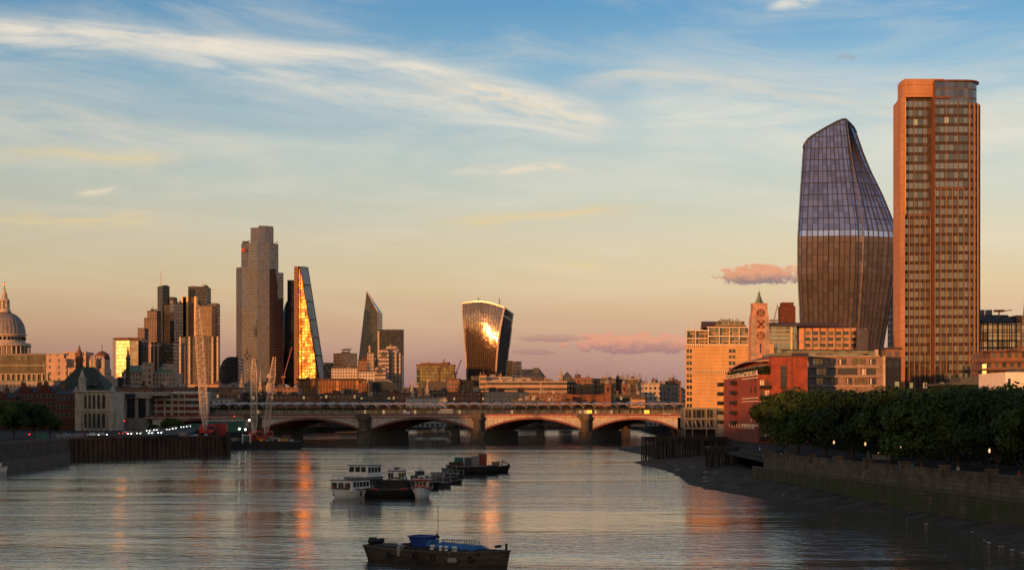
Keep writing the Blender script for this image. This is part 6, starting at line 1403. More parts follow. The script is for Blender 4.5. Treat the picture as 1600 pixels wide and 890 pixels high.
for i, (px, Y, s, sz, lb) in enumerate([(-14, 560, .95, 1.0, 'left bank tree cut by the left picture edge'), (22, 575, .88, .95, 'left bank tree in front of the left mansion block'), (54, 585, .82, .95, 'left bank tree in front of the middle mansion block'), (78, 600, .62, .9, 'small left bank tree at the right end of its row'),
        (268, 800, .75, .72, 'dense round tree in front of the pink banded office'), (240, 815, .42, .75, 'low dark shrub like tree left of the dense round tree'), (252, 808, .35, .7, 'smallest dark bush beside the dense round tree')]):
    tree(lb, PX(px, Y), Y, s, sz, i + 1, i * 1.7, GL if i < 4 else None, z=LAND - (2.0 if i > 3 else 0), name='plane_tree' if i < 4 else 'round_tree')
# dark leaves added behind the embankment for the black shade under the crowns
o = thing('screen', 'long dark hedge of leaves added for the deep shade behind the embankment walk', 'screen', (90, 300, LAND))
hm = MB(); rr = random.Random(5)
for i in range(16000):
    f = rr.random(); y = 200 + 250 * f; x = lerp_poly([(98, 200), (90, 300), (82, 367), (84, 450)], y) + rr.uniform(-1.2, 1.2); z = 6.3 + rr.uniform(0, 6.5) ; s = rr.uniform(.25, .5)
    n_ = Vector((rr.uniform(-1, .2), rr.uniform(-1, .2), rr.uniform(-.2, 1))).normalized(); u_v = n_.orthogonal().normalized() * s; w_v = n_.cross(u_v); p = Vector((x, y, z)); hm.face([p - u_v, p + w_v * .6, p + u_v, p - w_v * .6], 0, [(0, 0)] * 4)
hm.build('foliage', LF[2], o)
# roof terrace planting on the brick wharf
o = thing('terrace_hedge', 'row of terrace plants under the curved roof of the brick wharf', 'plants', (76, 530, 29))
hm = MB()
for i in range(2600):
    y = rr.uniform(501, 572); x = 75.6 + rr.uniform(0, 1.6) if rr.random() < .7 else rr.uniform(75.6, 79.5); y = y if x < 77.5 else 500.8 + rr.uniform(0, 1.2); z = PZ(585, 500) + .3 + rr.uniform(0, 2.0 + mn.noise(Vector((y * .4, 0, 0)))); s = rr.uniform(.15, .35)
    n_ = Vector((rr.uniform(-1, .2), rr.uniform(-1, .2), rr.uniform(-.2, 1))).normalized(); u_v = n_.orthogonal().normalized() * s; w_v = n_.cross(u_v); p = Vector((x, y, z)); hm.face([p - u_v, p + w_v * .6, p + u_v, p - w_v * .6], 0, [(0, 0)] * 4)
hm.build('foliage', LF[2], o)

# ------------------------------------------------------------------ lattice cranes on the river works
def lattice(mb, p0, p1, w0, w1, n, r=.12, wtip=None):
    p0, p1 = Vector(p0), Vector(p1); d = (p1 - p0); ax = Vector((1, 0, 0)); ay = d.normalized().cross(ax).normalized(); ax = ay.cross(d.normalized())
    def W(f): return (w0 + (w1 - w0) * min(1, f * 6)) if f < .8 else (w1 + ((wtip if wtip else w1) - w1) * (f - .8) / .2)
    C = []
    for i in range(n + 1):
        f = i / n; c_ = p0 + d * f; h_ = W(f) / 2; C.append([c_ + ax * sx * h_ + ay * sy * h_ for sx, sy in ((-1, -1), (1, -1), (1, 1), (-1, 1))])
    for i in range(n):
        for k in range(4):
            mb.bar(C[i][k], C[i + 1][k], r); l = (k + 1) % 4; mb.bar(C[i][k], C[i][l], r * .6)
            mb.bar(C[i][k] if i % 2 else C[i][l], C[i + 1][l] if i % 2 else C[i + 1][k], r * .6)
jm = mat('jib_cream', (.50, .42, .34, 1), rough=.5)
def crawler(label, pxb, yb, pxt, yt, Y, w_, dyt=0, lean=0.0, ground=7.3, n=34):
    x = PX(pxb, Y); o = thing('crawler_crane', label, 'crane', (x, Y, ground)); a = MB(); Yt = Y + dyt
    lattice(a, (x, Y, ground + 2.2), (PX(pxt, Yt), Yt, PZ(yt, Yt)), w_ * .35, w_, n, .085, w_ * .45); a.build('jib', jm, o)
    a = MB(); a.bar((PX(pxt, Yt), Yt, PZ(yt, Yt)), (x - 3, Y + 5, ground + 8), .05); a.bar((PX(pxt, Yt) + .8, Yt - 1, PZ(yt, Yt)), (PX(pxt, Yt) + .8, Yt - 1, PZ(yt, Yt) - 12), .05); a.build('cable', M['dark_metal'], o)
    a = MB(); a.box(x - 2.6, x + 2.2, Y + .3, Y + 6, ground + 1.2, ground + 4.0); a.box(x - 2.9, x + 2.5, Y + 5.6, Y + 7, ground + 1.0, ground + 4.6); a.build('machinery_house', M['red_paint'], o)
    cb = MB(); cb.box(x + 1.6, x + 3.2, Y - 1.6, Y + .6, ground + 1.4, ground + 4.2, 0); cb.box(x + 1.55, x + 3.25, Y - 1.7, Y, ground + 2.6, ground + 3.9, 1); cb.build('cab', [M['red_paint'], M['glass_dark']], o)
    for s in (-2.4, 1.4): a = MB(); a.box(x + s, x + s + 1.1, Y - 2.6, Y + 5, ground, ground + 1.1); a.build('track', M['black'], o)
    a = MB(); a.bar((x - 1.5, Y + 5.6, ground + 4), (x - 1, Y + 3, ground + 9), .2); a.bar((x - 1, Y + 3, ground + 9), (x, Y, ground + 3), .15); a.build('gantry', jm, o)
    return o
crawler('tallest cream lattice crane standing on the sheet pile platform', 321, 683, 308, 476, 632, 2.7, 6, n=38)
crawler('middle lattice crane standing upright on the moored works barge', 397, 692, 397, 560, 745, 2.6, 4, ground=3.4, n=24)
crawler('right lattice crane leaning right on the moored works barge', 415, 690, 429, 557, 748, 2.4, 4, ground=3.4, n=24)
# works barge
Y = 740.0; o = thing('works_barge', 'moored works barge crowded with gear under the two right lattice cranes', 'barge', (PX(410, Y), Y, 0))
a = MB(); x0, x1 = PX(356, Y), PX(464, Y); a.prism([(x0, Y - 6), (x1 - 6, Y - 6), (x1 + 2, Y), (x1, Y + 14), (x0, Y + 14)], -.5, 3.2); a.build('hull', M['hull_black'], o)
a = MB(); a.box(x0 + 1, x1 - 4, Y - 5, Y + 12, 3.2, 3.4); a.build('deck', M['rust'], o)
items = []
def gear(name, label, cat, px, Yg, w_, d, h_, m, z=3.4, kind='box', group=None):
    x = PX(px, Yg); o = thing(name, label, cat, (x, Yg, z), group); a = MB(); a.box(x - w_ / 2, x + w_ / 2, Yg, Yg + d, z, z + h_); a.build('body', M[m], o)
    a = MB()
    if kind == 'box':
        for k in range(int(w_ / .5)): xx = x - w_ / 2 + .25 + k * .5; a.box(xx - .06, xx + .06, Yg - .06, Yg, z + .1, z + h_ - .1)
    a.box(x - w_ / 2 - .05, x + w_ / 2 + .05, Yg - .08, Yg + d + .05, z + h_ - .12, z + h_ + .04); a.build('trim', M['dark_metal'] if m != 'black' else M['steel'], o)
gear('container', 'teal container left on the works barge', 'container', 384, 738, 2.0, 5, 2.6, 'teal')
gear('container', 'red container beside the teal one on the works barge', 'container', 391, 739, 2.2, 5, 2.8, 'red_paint')
gear('generator', 'red generator box between the two right cranes', 'generator', 411, 740, 2.6, 3, 2.2, 'red_paint')
gear('generator', 'orange red machine right of the middle crane foot', 'generator', 403, 742, 1.6, 3, 2.4, 'orange')
gear('site_cabin', 'white site cabin on the right half of the works barge', 'cabin', 426, 738, 4.2, 3, 1.9, 'concrete')
gear('skip', 'yellow skip on the works barge deck near its right end', 'skip', 443, 735, 3.6, 2.2, 1.3, 'yellow_paint')
gear('site_cabin', 'dark cabin with pale roof on the works barge stern', 'cabin', 447, 745, 4.0, 3, 2.4, 'brick_brown')
gear('pallet_stack', 'low pale pallet stack at the left of the works barge', 'pallets', 367, 736, 2.6, 2, 1.6, 'concrete')
o = thing('gangway_frame', 'white portal frame at the left side of the works barge', 'frame', (PX(385, 733), 733, 3.4)); a = MB(); xa_, xb_ = PX(379, 733), PX(391, 733)
for xx in (xa_, xb_): a.bar((xx, 733, 2.6), (xx, 733, 6.8), .18)
a.bar((xa_, 733, 6.2), (xb_, 733, 6.2), .15); a.build('frame', M['white'], o)
# scattered small gear as individual crates
for k, (px, w_, h_, m_) in enumerate([(372, 1.2, .9, 'dark_metal'), (400, 2.0, .7, 'wood_dark'), (408, 1.4, 1.0, 'yellow_paint'), (417, 1.0, .8, 'concrete'), (421, 1.5, 1.2, 'teal'), (431, 1.6, .9, 'rust'), (436, 1.0, 1.4, 'steel'), (455, 2.0, .8, 'concrete')]):
    x = PX(px, 734); lb = ['small dark crate left on the works barge deck', 'low timber stack by the middle crane tracks', 'yellow crate below the red generator', 'pale crate left of the white site cabin', 'teal crate in front of the white site cabin', 'rusty crate right of the white site cabin', 'steel tank left of the yellow skip', 'pale crate at the pointed end of the works barge'][k]
    a = MB(); a.box(x - w_ / 2, x + w_ / 2, 734, 735.2, 3.4, 3.4 + h_); a.box(x - w_ / 2 - .05, x + w_ / 2 + .05, 733.95, 735.25, 3.4 + h_ * .8, 3.45 + h_); tag(a.build('crate', M[m_]), lb, 'crate')
# works on the platform
for (px, Y, w_, d, h_, m_, lb, nm, ct) in [(345, 640, 4.0, 4, 5.0, 'red_paint', 'red hoarding box at the right end of the works platform', 'site_cabin', 'cabin'), (331, 634, 3, 3, 2.4, 'rust', 'brown store box right of the tall crane foot', 'site_cabin', 'cabin'),
      (284, 622, 2.6, 3, 1.9, 'concrete', 'pale store box left of the tall crane foot', 'site_cabin', 'cabin'), (208, 616, 5, 3, 2.3, 'concrete', 'grey cabin on the platform near the parked headlights', 'site_cabin', 'cabin'),
      (352, 760, 16, 8, 5.0, 'teal', 'large teal sheeted enclosure behind the river works', 'enclosure', 'enclosure'), (338, 800, 14, 6, 5.4, 'white', 'white hoarding above the teal sheeted enclosure', 'hoarding', 'hoarding'), (62, 560, 3.4, 2.4, 2.4, 'teal', 'green kiosk on the left embankment beneath the trees', 'kiosk', 'kiosk'), (306, 800, 5, 4, 3.6, 'teal', 'smaller teal box left of the large teal enclosure', 'enclosure', 'enclosure')]:
    gear(nm, lb, ct, px, Y, w_, d, h_, m_, LAND + .1)
o = thing('site_fence', 'long pale hoarding fence along the embankment road', 'fence', (PX(60, 590), 590, LAND)); a = MB(); pts_ = [P(88, 575), P(130, 600)]
ribbon(a, pts_, 0, .1, LAND, LAND + 1.6); a.build('panel', M['lead'], o)
for f in (0, .25, .5, .75, 1.0): p = Vector(pts_[0]).lerp(Vector(pts_[1]), f); a = MB(); a.bar((p.x + .1, p.y - .1, LAND), (p.x + .1, p.y - .1, LAND + 1.8), .07); a.build('post', M['steel'], o)
for i, (px, Y, z, lb) in enumerate([(389.5, 741, 15, 'upper bright work light above the works barge'), (374, 741, 11.4, 'left low work light above the works barge'), (383.5, 741, 10.9, 'right low work light above the works barge')]):
    zz = PZ([656, 669.5, 670.5][i], Y); x = PX(px, Y); o = thing('work_light', lb, 'lamp', (x, Y, 3.4), 'work lights over the barge'); a = MB(); a.bar((x, Y, 3.4), (x, Y, zz), .08); a.build('pole', M['dark_metal'], o)
    a = MB(); a.lathe(x, Y, [(.1, zz - .5), (.5, zz - .2), (.5, zz + .2), (.1, zz + .5)], 10); a.build('lamp', M['lamp_white'], o)

# ------------------------------------------------------------------ vehicles
def car_proto(col):
    root = thing('parked_car', '', 'car'); prof = [(-2.1, .35), (-2.15, .75), (-2.0, .95), (-1.4, 1.0), (-.9, 1.42), (.5, 1.45), (1.1, 1.0), (1.95, .85), (2.12, .65), (2.1, .35)]
    a = MB(); L = [(x, -.85, z) for x, z in prof]; Rr = [(x, .85, z) for x, z in prof]
    L = [(x, -.85 + (.16 if z > 1.2 else 0), z) for x, z in prof]; Rr = [(x, .85 - (.16 if z > 1.2 else 0), z) for x, z in prof]
    a.face(L); a.face(Rr[::-1])
    for i in range(len(prof)): j = (i + 1) % len(prof); a.face([L[j], L[i], Rr[i], Rr[j]])
    a.build('body', col, root)
    a = MB(); a.face([(-.85, -.78, 1.05), (1.0, -.78, 1.05), (.5, -.72, 1.38), (-.8, -.72, 1.38)]); a.face([(1.12, -.72, 1.02), (1.12, .72, 1.02), (.55, .64, 1.4), (.55, -.64, 1.4)]); a.build('windows', M['glass_dark'], root)
    for x in (-1.3, 1.3):
        for y in (-.82, .82): a = MB(); a.bar((x, y - .1, .33), (x, y + .1, .33), .33, 0, 12); a.build('wheel', M['black'], root)
    for y in (-.6, .6): a = MB(); a.box(2.06, 2.2, y - .2, y + .2, .55, .8); a.build('headlight', M['head'], root)
    for y in (-.62, .62): a = MB(); a.box(-2.2, -2.08, y - .18, y + .18, .65, .85); a.build('tail_light', M['lamp_red'], root)
    return root
carc = [mat('car_paint_%s' % n_, c_, rough=.3, spec=.6, var=.03) for n_, c_ in (('silver', (.3, .3, .31, 1)), ('black', (.02, .02, .022, 1)), ('white', (.6, .6, .58, 1)))]
CP = [car_proto(c_) for c_ in carc]
cars = [ # px, Y, z, heading (deg), colour, label
 (203, 606, 8.0, -80, 0, 'leftmost car with bright headlights on the embankment road'), (218, 614, 8.0, -85, 1, 'second car with headlights on the embankment road'), (236, 622, 8.0, -85, 2, 'third car from the left shining headlights toward the river'), (251, 630, 8.0, -88, 0, 'fourth headlight car near the middle of the road row'),
 (233, 690, 8.1, -88, 1, 'car further up the road behind the third headlight car'), (244, 705, 8.2, -88, 0, 'car in the second row above the fourth headlight car'), (264, 720, 8.3, -88, 1, 'distant car left of the tall crane in the queue'), (269, 735, 8.4, -88, 2, 'distant white car in the queue left of the tall crane'), (274, 752, 8.5, -88, 0, 'small distant car in the middle of the queue'),
 (286, 775, 8.8, -88, 1, 'small distant dark car near the end of the queue'), (291, 790, 8.9, -88, 0, 'small distant silver car near the end of the queue'), (297, 806, 9.0, -88, 2, 'last visible white car in the queue under the round tree'), (366, 770, 9.0, -88, 1, 'lone car right of the teal enclosure'),
 (145, 600, 7.6, 10, 2, 'white car side on in front of the gothic college'), (158, 606, 7.6, 5, 0, 'silver car side on right of the white one at the college'), (100, 590, 7.6, 0, 1, 'dark car side on near the pale hoarding fence'), (190, 640, 7.6, 95, 1, 'car showing red tail lights by the school building'), (196, 660, 7.6, 95, 0, 'second car showing red tail lights by the school building'),
 (1217, 330, 6.4, -100, 1, 'car with two headlights under the embankment trees')]
usedp = set()
for (px, Y, z, hd, c_, lb) in cars:
    if px == 1217: Y = on_wall(px, 5)
    if c_ not in usedp: o = CP[c_]; usedp.add(c_); o['label'] = lb; o.location = (PX(px, Y), Y, z); o.rotation_euler = (0, 0, R(hd)); o['group'] = 'cars along the embankments'
    else: copy_tree(CP[c_], None, lb, (PX(px, Y), Y, z), R(hd))
# raised road deck carrying the queue of cars
o = thing('road_ramp', 'sloping embankment road carrying the queue of headlights', 'road'); del o['label']; del o['category']; bpy.data.objects.remove(o)
a = MB(); rp = [(205, 596, 7.98), (255, 640, 7.98), (268, 720, 8.25), (300, 830, 9.1)]
for (p0, y0, z0), (p1, y1, z1) in zip(rp, rp[1:]):
    a.face([(PX(p0, y0) - 16, y0, z0 - .02), (PX(p0, y0) + 9, y0, z0 - .02), (PX(p1, y1) + 12, y1, z1 - .02), (PX(p1, y1) - 12, y1, z1 - .02)])
a.face([(PX(205, 596) - 16, 596, 7.0), (PX(205, 596) + 9, 596, 7.0), (PX(205, 596) + 9, 596, 7.96), (PX(205, 596) - 16, 596, 7.96)])
tag(a.build('embankment_road', M['asphalt']), kind='structure')
# vehicles on the bridge
zb_ = 14.4
def lorry(label, px, Y, m, L=8.5, h_=2.9, dirx=-1, name='lorry'):
    x = PX(px, Y); o = thing(name, label, name, (x, Y, zb_)); a = MB(); a.box(x - L / 2 + (1.8 if dirx < 0 else 0), x + L / 2 - (0 if dirx < 0 else 1.8), Y - 1.2, Y + 1.2, zb_ + .8, zb_ + .8 + h_); a.build('cargo_box', M[m], o)
    xc_ = x - L / 2 if dirx < 0 else x + L / 2 - 1.6; a = MB(); a.box(xc_, xc_ + 1.6, Y - 1.1, Y + 1.1, zb_ + .5, zb_ + 2.6, 0); a.box(xc_ - .05, xc_ + .9, Y - 1.15, Y + 1.15, zb_ + 1.5, zb_ + 2.3, 1); a.build('cab', [M['white'], M['glass_dark']], o)
    for xx in (x - L / 2 + .9, x + L / 2 - 2.2, x + L / 2 - .9): a = MB(); a.bar((xx, Y - 1.2, zb_ + .5), (xx, Y + 1.2, zb_ + .5), .5, 0, 12); a.build('wheel', M['black'], o)
lorry('large white lorry crossing the arch bridge above its middle pier', 695, 853, 'cream', 8.6, 3.0)
lorry('short white van crossing the arch bridge left of the lorry', 634, 853, 'white', 4.6, 1.7, name='van')
for px, c_, lb in ((865, 1, 'dark car crossing the right half of the arch bridge'), (1040, 0, 'silver car at the right end of the arch bridge'), (520, 1, 'dark car crossing the left half of the arch bridge')):
    copy_tree(CP[c_], None, lb, (PX(px, 853), 853, zb_ + .3), 0)
# traffic lights
for i, (px, y, Y, lb) in enumerate([(194.5, 657, 640, 'traffic light glowing red by the school building'), (46, 678, 575, 'traffic light glowing red under the left bank trees'), (366, 650, 760, 'traffic light glowing red above the teal enclosure')]):
    x = PX(px, Y); z = PZ(y, Y); o = thing('traffic_light', lb, 'traffic light', (x, Y, LAND)); a = MB(); a.bar((x, Y, LAND), (x, Y, z - .6), .07, 0, 6); a.build('pole', M['dark_metal'], o)
    a = MB(); a.box(x - .2, x + .2, Y - .1, Y + .15, z - .8, z + .4); a.build('housing', M['black'], o); a = MB(); a.lathe(x, Y - .15, [(.05, z - .26), (.24, z - .1), (.24, z + .1), (.05, z + .26)], 8); a.build('red_lamp', M['lamp_red'], o)
CASTERS = [ # x0, x1, y(front), depth, top z, facade
 (-180, -60, -300, 40, 46, 'stone_fine'), (-430, -182, -300, 40, 51, 'stone_fine'), (-500, -432, -310, 40, 56, 'grey_fine'), (-620, -502, -300, 40, 60, 'stone_fine'), (-768, -622, -300, 40, 64, 'stone_fine'), (-900, -770, -300, 50, 80, 'grey_fine'), (-1400, -902, -320, 60, 92, 'stone_fine'),
 (-58, 120, -330, 40, 36, 'concrete'), (122, 400, -320, 60, 40, 'brown_fine'),
 (-420, -262, 700, 50, 54, 'stone_fine'), (-600, -422, 690, 50, 52, 'grey_fine'), (-900, -602, 700, 60, 56, 'stone_fine')]
# ------------------------------------------------------------------ embankment furniture right
def lamp_post(label, px, Y, y, m='lamp_warm', group=None, z0=6.4):
    x = PX(px, Y); z = PZ(y, Y); o = thing('street_lamp', label, 'street lamp', (x, Y, z0), group)
    a = MB(); a.lathe(x, Y, [(.22, z0), (.2, z0 + .8), (.09, z0 + 1.2), (.07, z - .5), (.16, z - .4)], 8); a.build('post', M['black'], o)
    a = MB(); a.lathe(x, Y, [(.06, z - .4), (.15, z - .2), (.18, z), (.11, z + .18), (.03, z + .3)], 10); a.build('globe', M[m], o)
    return o
GLP = 'globe lamps on the right embankment'
for px, Y, y, lb in ((1303, 286, 690, 'leftmost globe lamp on the right embankment'), (1352, 262, 692.5, 'second globe lamp from the left on the right embankment'), (1407, 243, 696, 'third and warmest globe lamp on the right embankment'), (1546, 205, 703, 'rightmost globe lamp on the right embankment')):
    Y = on_wall(px, 2.6); lamp_post(lb, px, Y, y, 'lamp_warm', GLP)
# kiosk / van under the trees
Y = on_wall(1377, 5.0); x = PX(1377, Y); o = thing('kiosk', 'grey kiosk with lit hatch under the embankment trees', 'kiosk', (x, Y, 6.4))
a = MB(); a.box(x - 2.2, x + 2.2, Y, Y + 2.4, 6.9, 9.4); a.build('body', M['dark_metal'], o); a = MB(); a.box(x - 1.7, x + 1.7, Y - .06, Y, 8.0, 8.9); a.build('hatch', M['lead'], o); a = MB(); a.box(x - 2.3, x + 2.3, Y - .9, Y + 2.5, 9.4, 9.55); a.build('canopy', M['black'], o)
for s in (-.6, .7): a = MB(); a.lathe(x + s, Y - .3, [(.02, 9.15), (.1, 9.22), (.02, 9.32)], 6); a.build('lamp', M['lamp_warm'], o)
# people
def person(label, x, y, z, cloth, trs, pose=0, rz=0.0):
    me_ = bpy.data.meshes.new('person'); lg = .14
    V = [(0, 0, .95), (0, 0, 1.15), (0, 0, 1.40), (0, 0, 1.52), (0, .02, 1.68), (.10, 0, .9), (.12, .12 if pose else 0, .5), (.12, -.08 if pose else 0, .06), (-.10, 0, .9), (-.12, -.1 if pose else 0, .5), (-.12, -.22 if pose else 0, .06),
         (.2, 0, 1.38), (.26, -.04, 1.1), (.25, .1, .86), (-.2, 0, 1.38), (-.26, -.04, 1.1), (-.25, .12, .86), (.12, .1, .03), (-.12, .05 if not pose else -.06, .03)]
    E = [(0, 1), (1, 2), (2, 3), (3, 4), (0, 5), (5, 6), (6, 7), (0, 8), (8, 9), (9, 10), (2, 11), (11, 12), (12, 13), (2, 14), (14, 15), (15, 16), (7, 17), (10, 18)]
    rad = [.15, .14, .15, .055, .1, .1, .075, .05, .1, .075, .05, .07, .05, .035, .07, .05, .035, .04, .04]
    me_.from_pydata(V, E, []); me_.materials.append(M[cloth])
    o = bpy.data.objects.new('person', me_); COL.objects.link(o); o.location = (x, y, z); o.rotation_euler = (0, 0, rz); s = o.modifiers.new('skin', 'SKIN'); s.use_smooth_shade = True; o.modifiers.new('sub', 'SUBSURF').levels = 1
    for i, r in enumerate(rad): me_.skin_vertices[0].data[i].radius = (r, r * .8)
    me_.skin_vertices[0].data[0].use_root = True
    o.modifiers['sub'].render_levels = 1
    tag(o, label, 'person', 'people on the right embankment')
    a = MB(); a.lathe(0, .01, [(.02, 1.50), (.075, 1.56), (.095, 1.66), (.09, 1.74), (.03, 1.80)], 10); h_ = a.build('head', M['skin']); h_.parent = o
    return o
for i, (px, Y, c_, lb) in enumerate([(1302, 292, 'lead', 'person in a grey top standing below the leftmost globe lamp'), (1353, 268, 'yellow_paint', 'person in a yellow jacket below the second globe lamp'), (1326, 280, 'black', 'person in dark clothes between the first two globe lamps'), (1390, 246, 'dark_metal', 'person in dark clothes right of the grey kiosk'),
        (1425, 238, 'concrete', 'person in a pale coat right of the warmest globe lamp'), (1430, 240, 'black', 'person in black beside the one in the pale coat'), (1440, 226, 'red_paint', 'person in a red top leaning at the wall near the middle pillars'), (1592, 192, 'red_paint', 'person in a red top at the far right wall'), (1497, 214, 'white', 'person in a white top behind the right pillars'), (1195, 360, 'lead', 'person in grey at the left end of the embankment walk'), (1187, 365, 'white', 'person in white at the left end of the embankment walk')]):
    Y = on_wall(px, 2.2 + i % 3); person(lb, PX(px, Y), Y, 6.42, c_, 'black', i % 2, i * .8)
a = MB(); a.prism([(x_ + 1.6, y_) for x_, y_ in sp[::-1]] [::-1] + [(120, 367), (140, 100)], 5.9, 6.41); tag(a.build('riverside_walk', M['asphalt']), kind='structure')

# ------------------------------------------------------------------ jetties
def jetty(label, x0, x1, y0, y1, zb, zt, pitch=1.7):
    o = thing('jetty', label, 'jetty', (x0, y0, zb)); a = MB(); a.box(x0, x1, y0, y1, zt - 1.1, zt - .5); 
    n_ = int((x1 - x0) / .6)
    for i in range(n_): xx = x0 + (x1 - x0) * i / n_; a.box(xx, xx + .5, y0 - .12, y0, zt - 1.9, zt - .3)
    a.build('deck', M['wood_dark'], o)
    a = MB(); rr = random.Random(int(x0))
    a.box(x0, x1, y0 + .1, y0 + .2, zt + .55, zt + .65); i = 0; xx = x0
    while xx < x1: a.bar((xx, y0 + .15, zt - .5), (xx, y0 + .15, zt + .65), .06); xx += 2.2
    a.build('railing', M['dark_metal'], o)
    xx = x0 + .3
    while xx < x1:
        for yy in (y0 + .3, (y0 + y1) / 2, y1 - .3):
            a = MB(); a.bar((xx + rr.uniform(-.15, .15), yy, zb), (xx, yy, zt - 1.0), rr.uniform(.22, .34), 0, 7); a.build('pile', M['wood_dark'], o)
        xx += pitch * rr.uniform(.8, 1.25)
    a = MB()
    for k in range(3): xs_ = x0 + (x1 - x0) * (k + .2) / 3; a.bar((xs_, y0 + .2, zb + 1.0), (xs_ + (x1 - x0) / 4, y0 + .2, zt - 1.6), .14)
    a.build('brace', M['wood_dark'], o); return o
jetty('long dark timber jetty on piles above the foreshore', 45.6, 74, 556, 572, -1, 8.6)
jetty('short dark timber jetty on piles nearer the trees', 53.8, 62.5, 440, 452, 1.5, 7.8, 1.5)
o = thing('jetty', 'low walkway linking the short jetty to the tree lined bank', 'jetty', (60, 420, LAND)); a = MB(); a.prism([(57.5, 367), (62.6, 367), (64, 452), (58.0, 452)], 5.4, 6.2, bottom=True); a.build('deck', M['wood_dark'], o)
a = MB(); a.prism([(58.2, 360), (58.8, 360), (63, 450), (62.2, 450)], 6.2, 7.1, bottom=True); a.build('parapet', M['dark_stone'], o)
# cones of sand at the bridge, boat hauled on shore
a = MB(); a.lathe(78, 640, [(14, 0), (9, 2.6), (4, 4.4), (.5, 5.0)], 18); tag(a.build('mud_bank', M['mud']), kind='structure')
# gulls and debris
def gull(label, x, y, z, rz):
    o = thing('gull', label, 'gull', (x, y, z), 'gulls along the water edge', rz)
    a = MB(); a.loft([[(xx, r * math.cos(t_), .16 + zz + r * .9 * math.sin(t_)) for t_ in [k * math.pi / 4 for k in range(8)]] for xx, r, zz in ((-.3, .015, .03), (-.18, .06, 0), (-.02, .095, 0), (.12, .085, .02), (.2, .05, .07), (.25, .05, .12), (.3, .04, .13), (.33, .012, .12))], 0, True); a.build('body', M['gull_white'], o)
    a = MB(); a.loft([[(xx, s * (r + .02), .2 + zz) for s, zz in ((-1, 0), (-.6, .06), (.6, .06), (1, 0))] for xx, r in ((-.38, .02), (-.15, .09), (.08, .08))], 0, False, False, False); a.build('wing', M['lead'], o)
    a = MB(); a.bar((0, .03, 0), (0, .03, .12), .01); a.bar((0, -.03, 0), (0, -.03, .12), .01); a.build('leg', M['orange'], o)
def mudz(x, y):
    i = min(NY - 1, max(0, int((y - 60) / 798 * NY))); r_ = rows[i]; b = min(r_, key=lambda p: abs(p[0] - x)); return max(0.0, b[2])
for i, (px, y) in enumerate([(1223, 779), (1250, 782), (1337, 788), (1336, 784), (1417, 812), (1447, 820), (1519, 834), (1538, 846), (1545, 849), (1562, 855), (1567, 856), (1581, 861), (1597, 866)]):
    Y = 17.0 / (y - HOR) * F; x = PX(px, Y); lb = ['gull at the water edge nearest the orange reflection', 'second gull right of the orange reflection', 'gull standing lower of a pair below the third pillar', 'gull standing upper of a pair below the third pillar', 'single gull below the third globe lamp', 'gull just right of the single gull on dark water edge', 'pale gull midway along the lower right shore', 'left gull of the group near the right corner', 'second gull of the group near the right corner', 'third gull of the group near the right corner', 'fourth gull of the group near the right corner', 'fifth gull of the group near the right corner', 'rightmost gull at the picture edge'][i]
    gull(lb, x, Y, mudz(x, Y) + .0, i * 1.1)
rr = random.Random(3)
for i in range(14):
    Y = rr.uniform(330, 520); x = lerp_poly(EDGE, Y) + rr.uniform(1.5, 9); s = rr.uniform(.3, .9); a = MB(); zz = mudz(x, Y)
    a.loft([[(x + s * k * math.cos(t_) * rr.uniform(.7, 1.2), Y + s * k * math.sin(t_), zz + h_) for t_ in [j * math.pi / 4 for j in range(8)]] for k, h_ in ((1.2, -.1), (1.0, s * .3), (.4, s * .45))], 0, False)
    tag(a.build('boulder', M['grey_stone'] if i % 3 else M['dark_stone']), 'stones lying scattered on the muddy foreshore near the timber jetties', 'stone', 'stones on the foreshore')

# ------------------------------------------------------------------ boats
def hull(L, B, H, name, mats, parent, bowp=1.6, stern=.85, sheer=.5, flare=.75, draft=.4, blunt=0.0, deck=True, strake=True):
    """hull along +x, bow at +L/2; returns (rings)"""
    N = 18; rings = []
    for i in range(N + 1):
        s = i / N; x = -L / 2 + L * s
        if s > .55: b = B / 2 * (1 - ((s - .55) / .45) ** bowp) ; b = max(b, .03 + blunt * B / 2)
        else: b = B / 2 * (stern + (1 - stern) * min(1, s / .35) ** .6)
        h_ = H * (1 + sheer * max(0, (s - .4) / .6) ** 2 + .12 * max(0, (.25 - s) / .25)); kx = x + (.0 if s < .9 else 0)
        fx = (1 - s) * 0 + x; rake = -0.35 * H * max(0, (s - .8) / .2) + .45 * H * max(0, (.14 - s) / .14)
        rings.append([(x, -b, h_), (x + rake * .4, -b * (flare + .2 * (1 - flare)), h_ * .45), (x + rake, -b * flare * (.9 if s < .8 else .7), -draft), (x + rake, b * flare * (.9 if s < .8 else .7), -draft), (x + rake * .4, b * (flare + .2 * (1 - flare)), h_ * .45), (x, b, h_)])
    a = MB(); rr_ = [r[::-1] for r in rings]
    a.loft(rr_, 0, True, False, False)
    a.face(rings[0], 0); a.face(rings[-1][::-1], 0)
    o = a.build(name, mats[0], parent)
    if deck:
        a = MB()
        for r0, r1 in zip(rings, rings[1:]):
            k = .25; a.face([(r0[0][0], r0[0][1], r0[0][2] - k), (r1[0][0], r1[0][1], r1[0][2] - k), (r1[5][0], r1[5][1], r1[5][2] - k), (r0[5][0], r0[5][1], r0[5][2] - k)])
        a.build('deck', mats[1], parent)
    if strake:
        a = MB()
        for r0, r1 in zip(rings, rings[1:]):
            for k in (0, 5): a.bar(r0[k], r1[k], .09, 0, 4)
        a.bar(rings[0][0], rings[0][5], .09); a.build('rubbing_strake', mats[2], parent)
    return rings
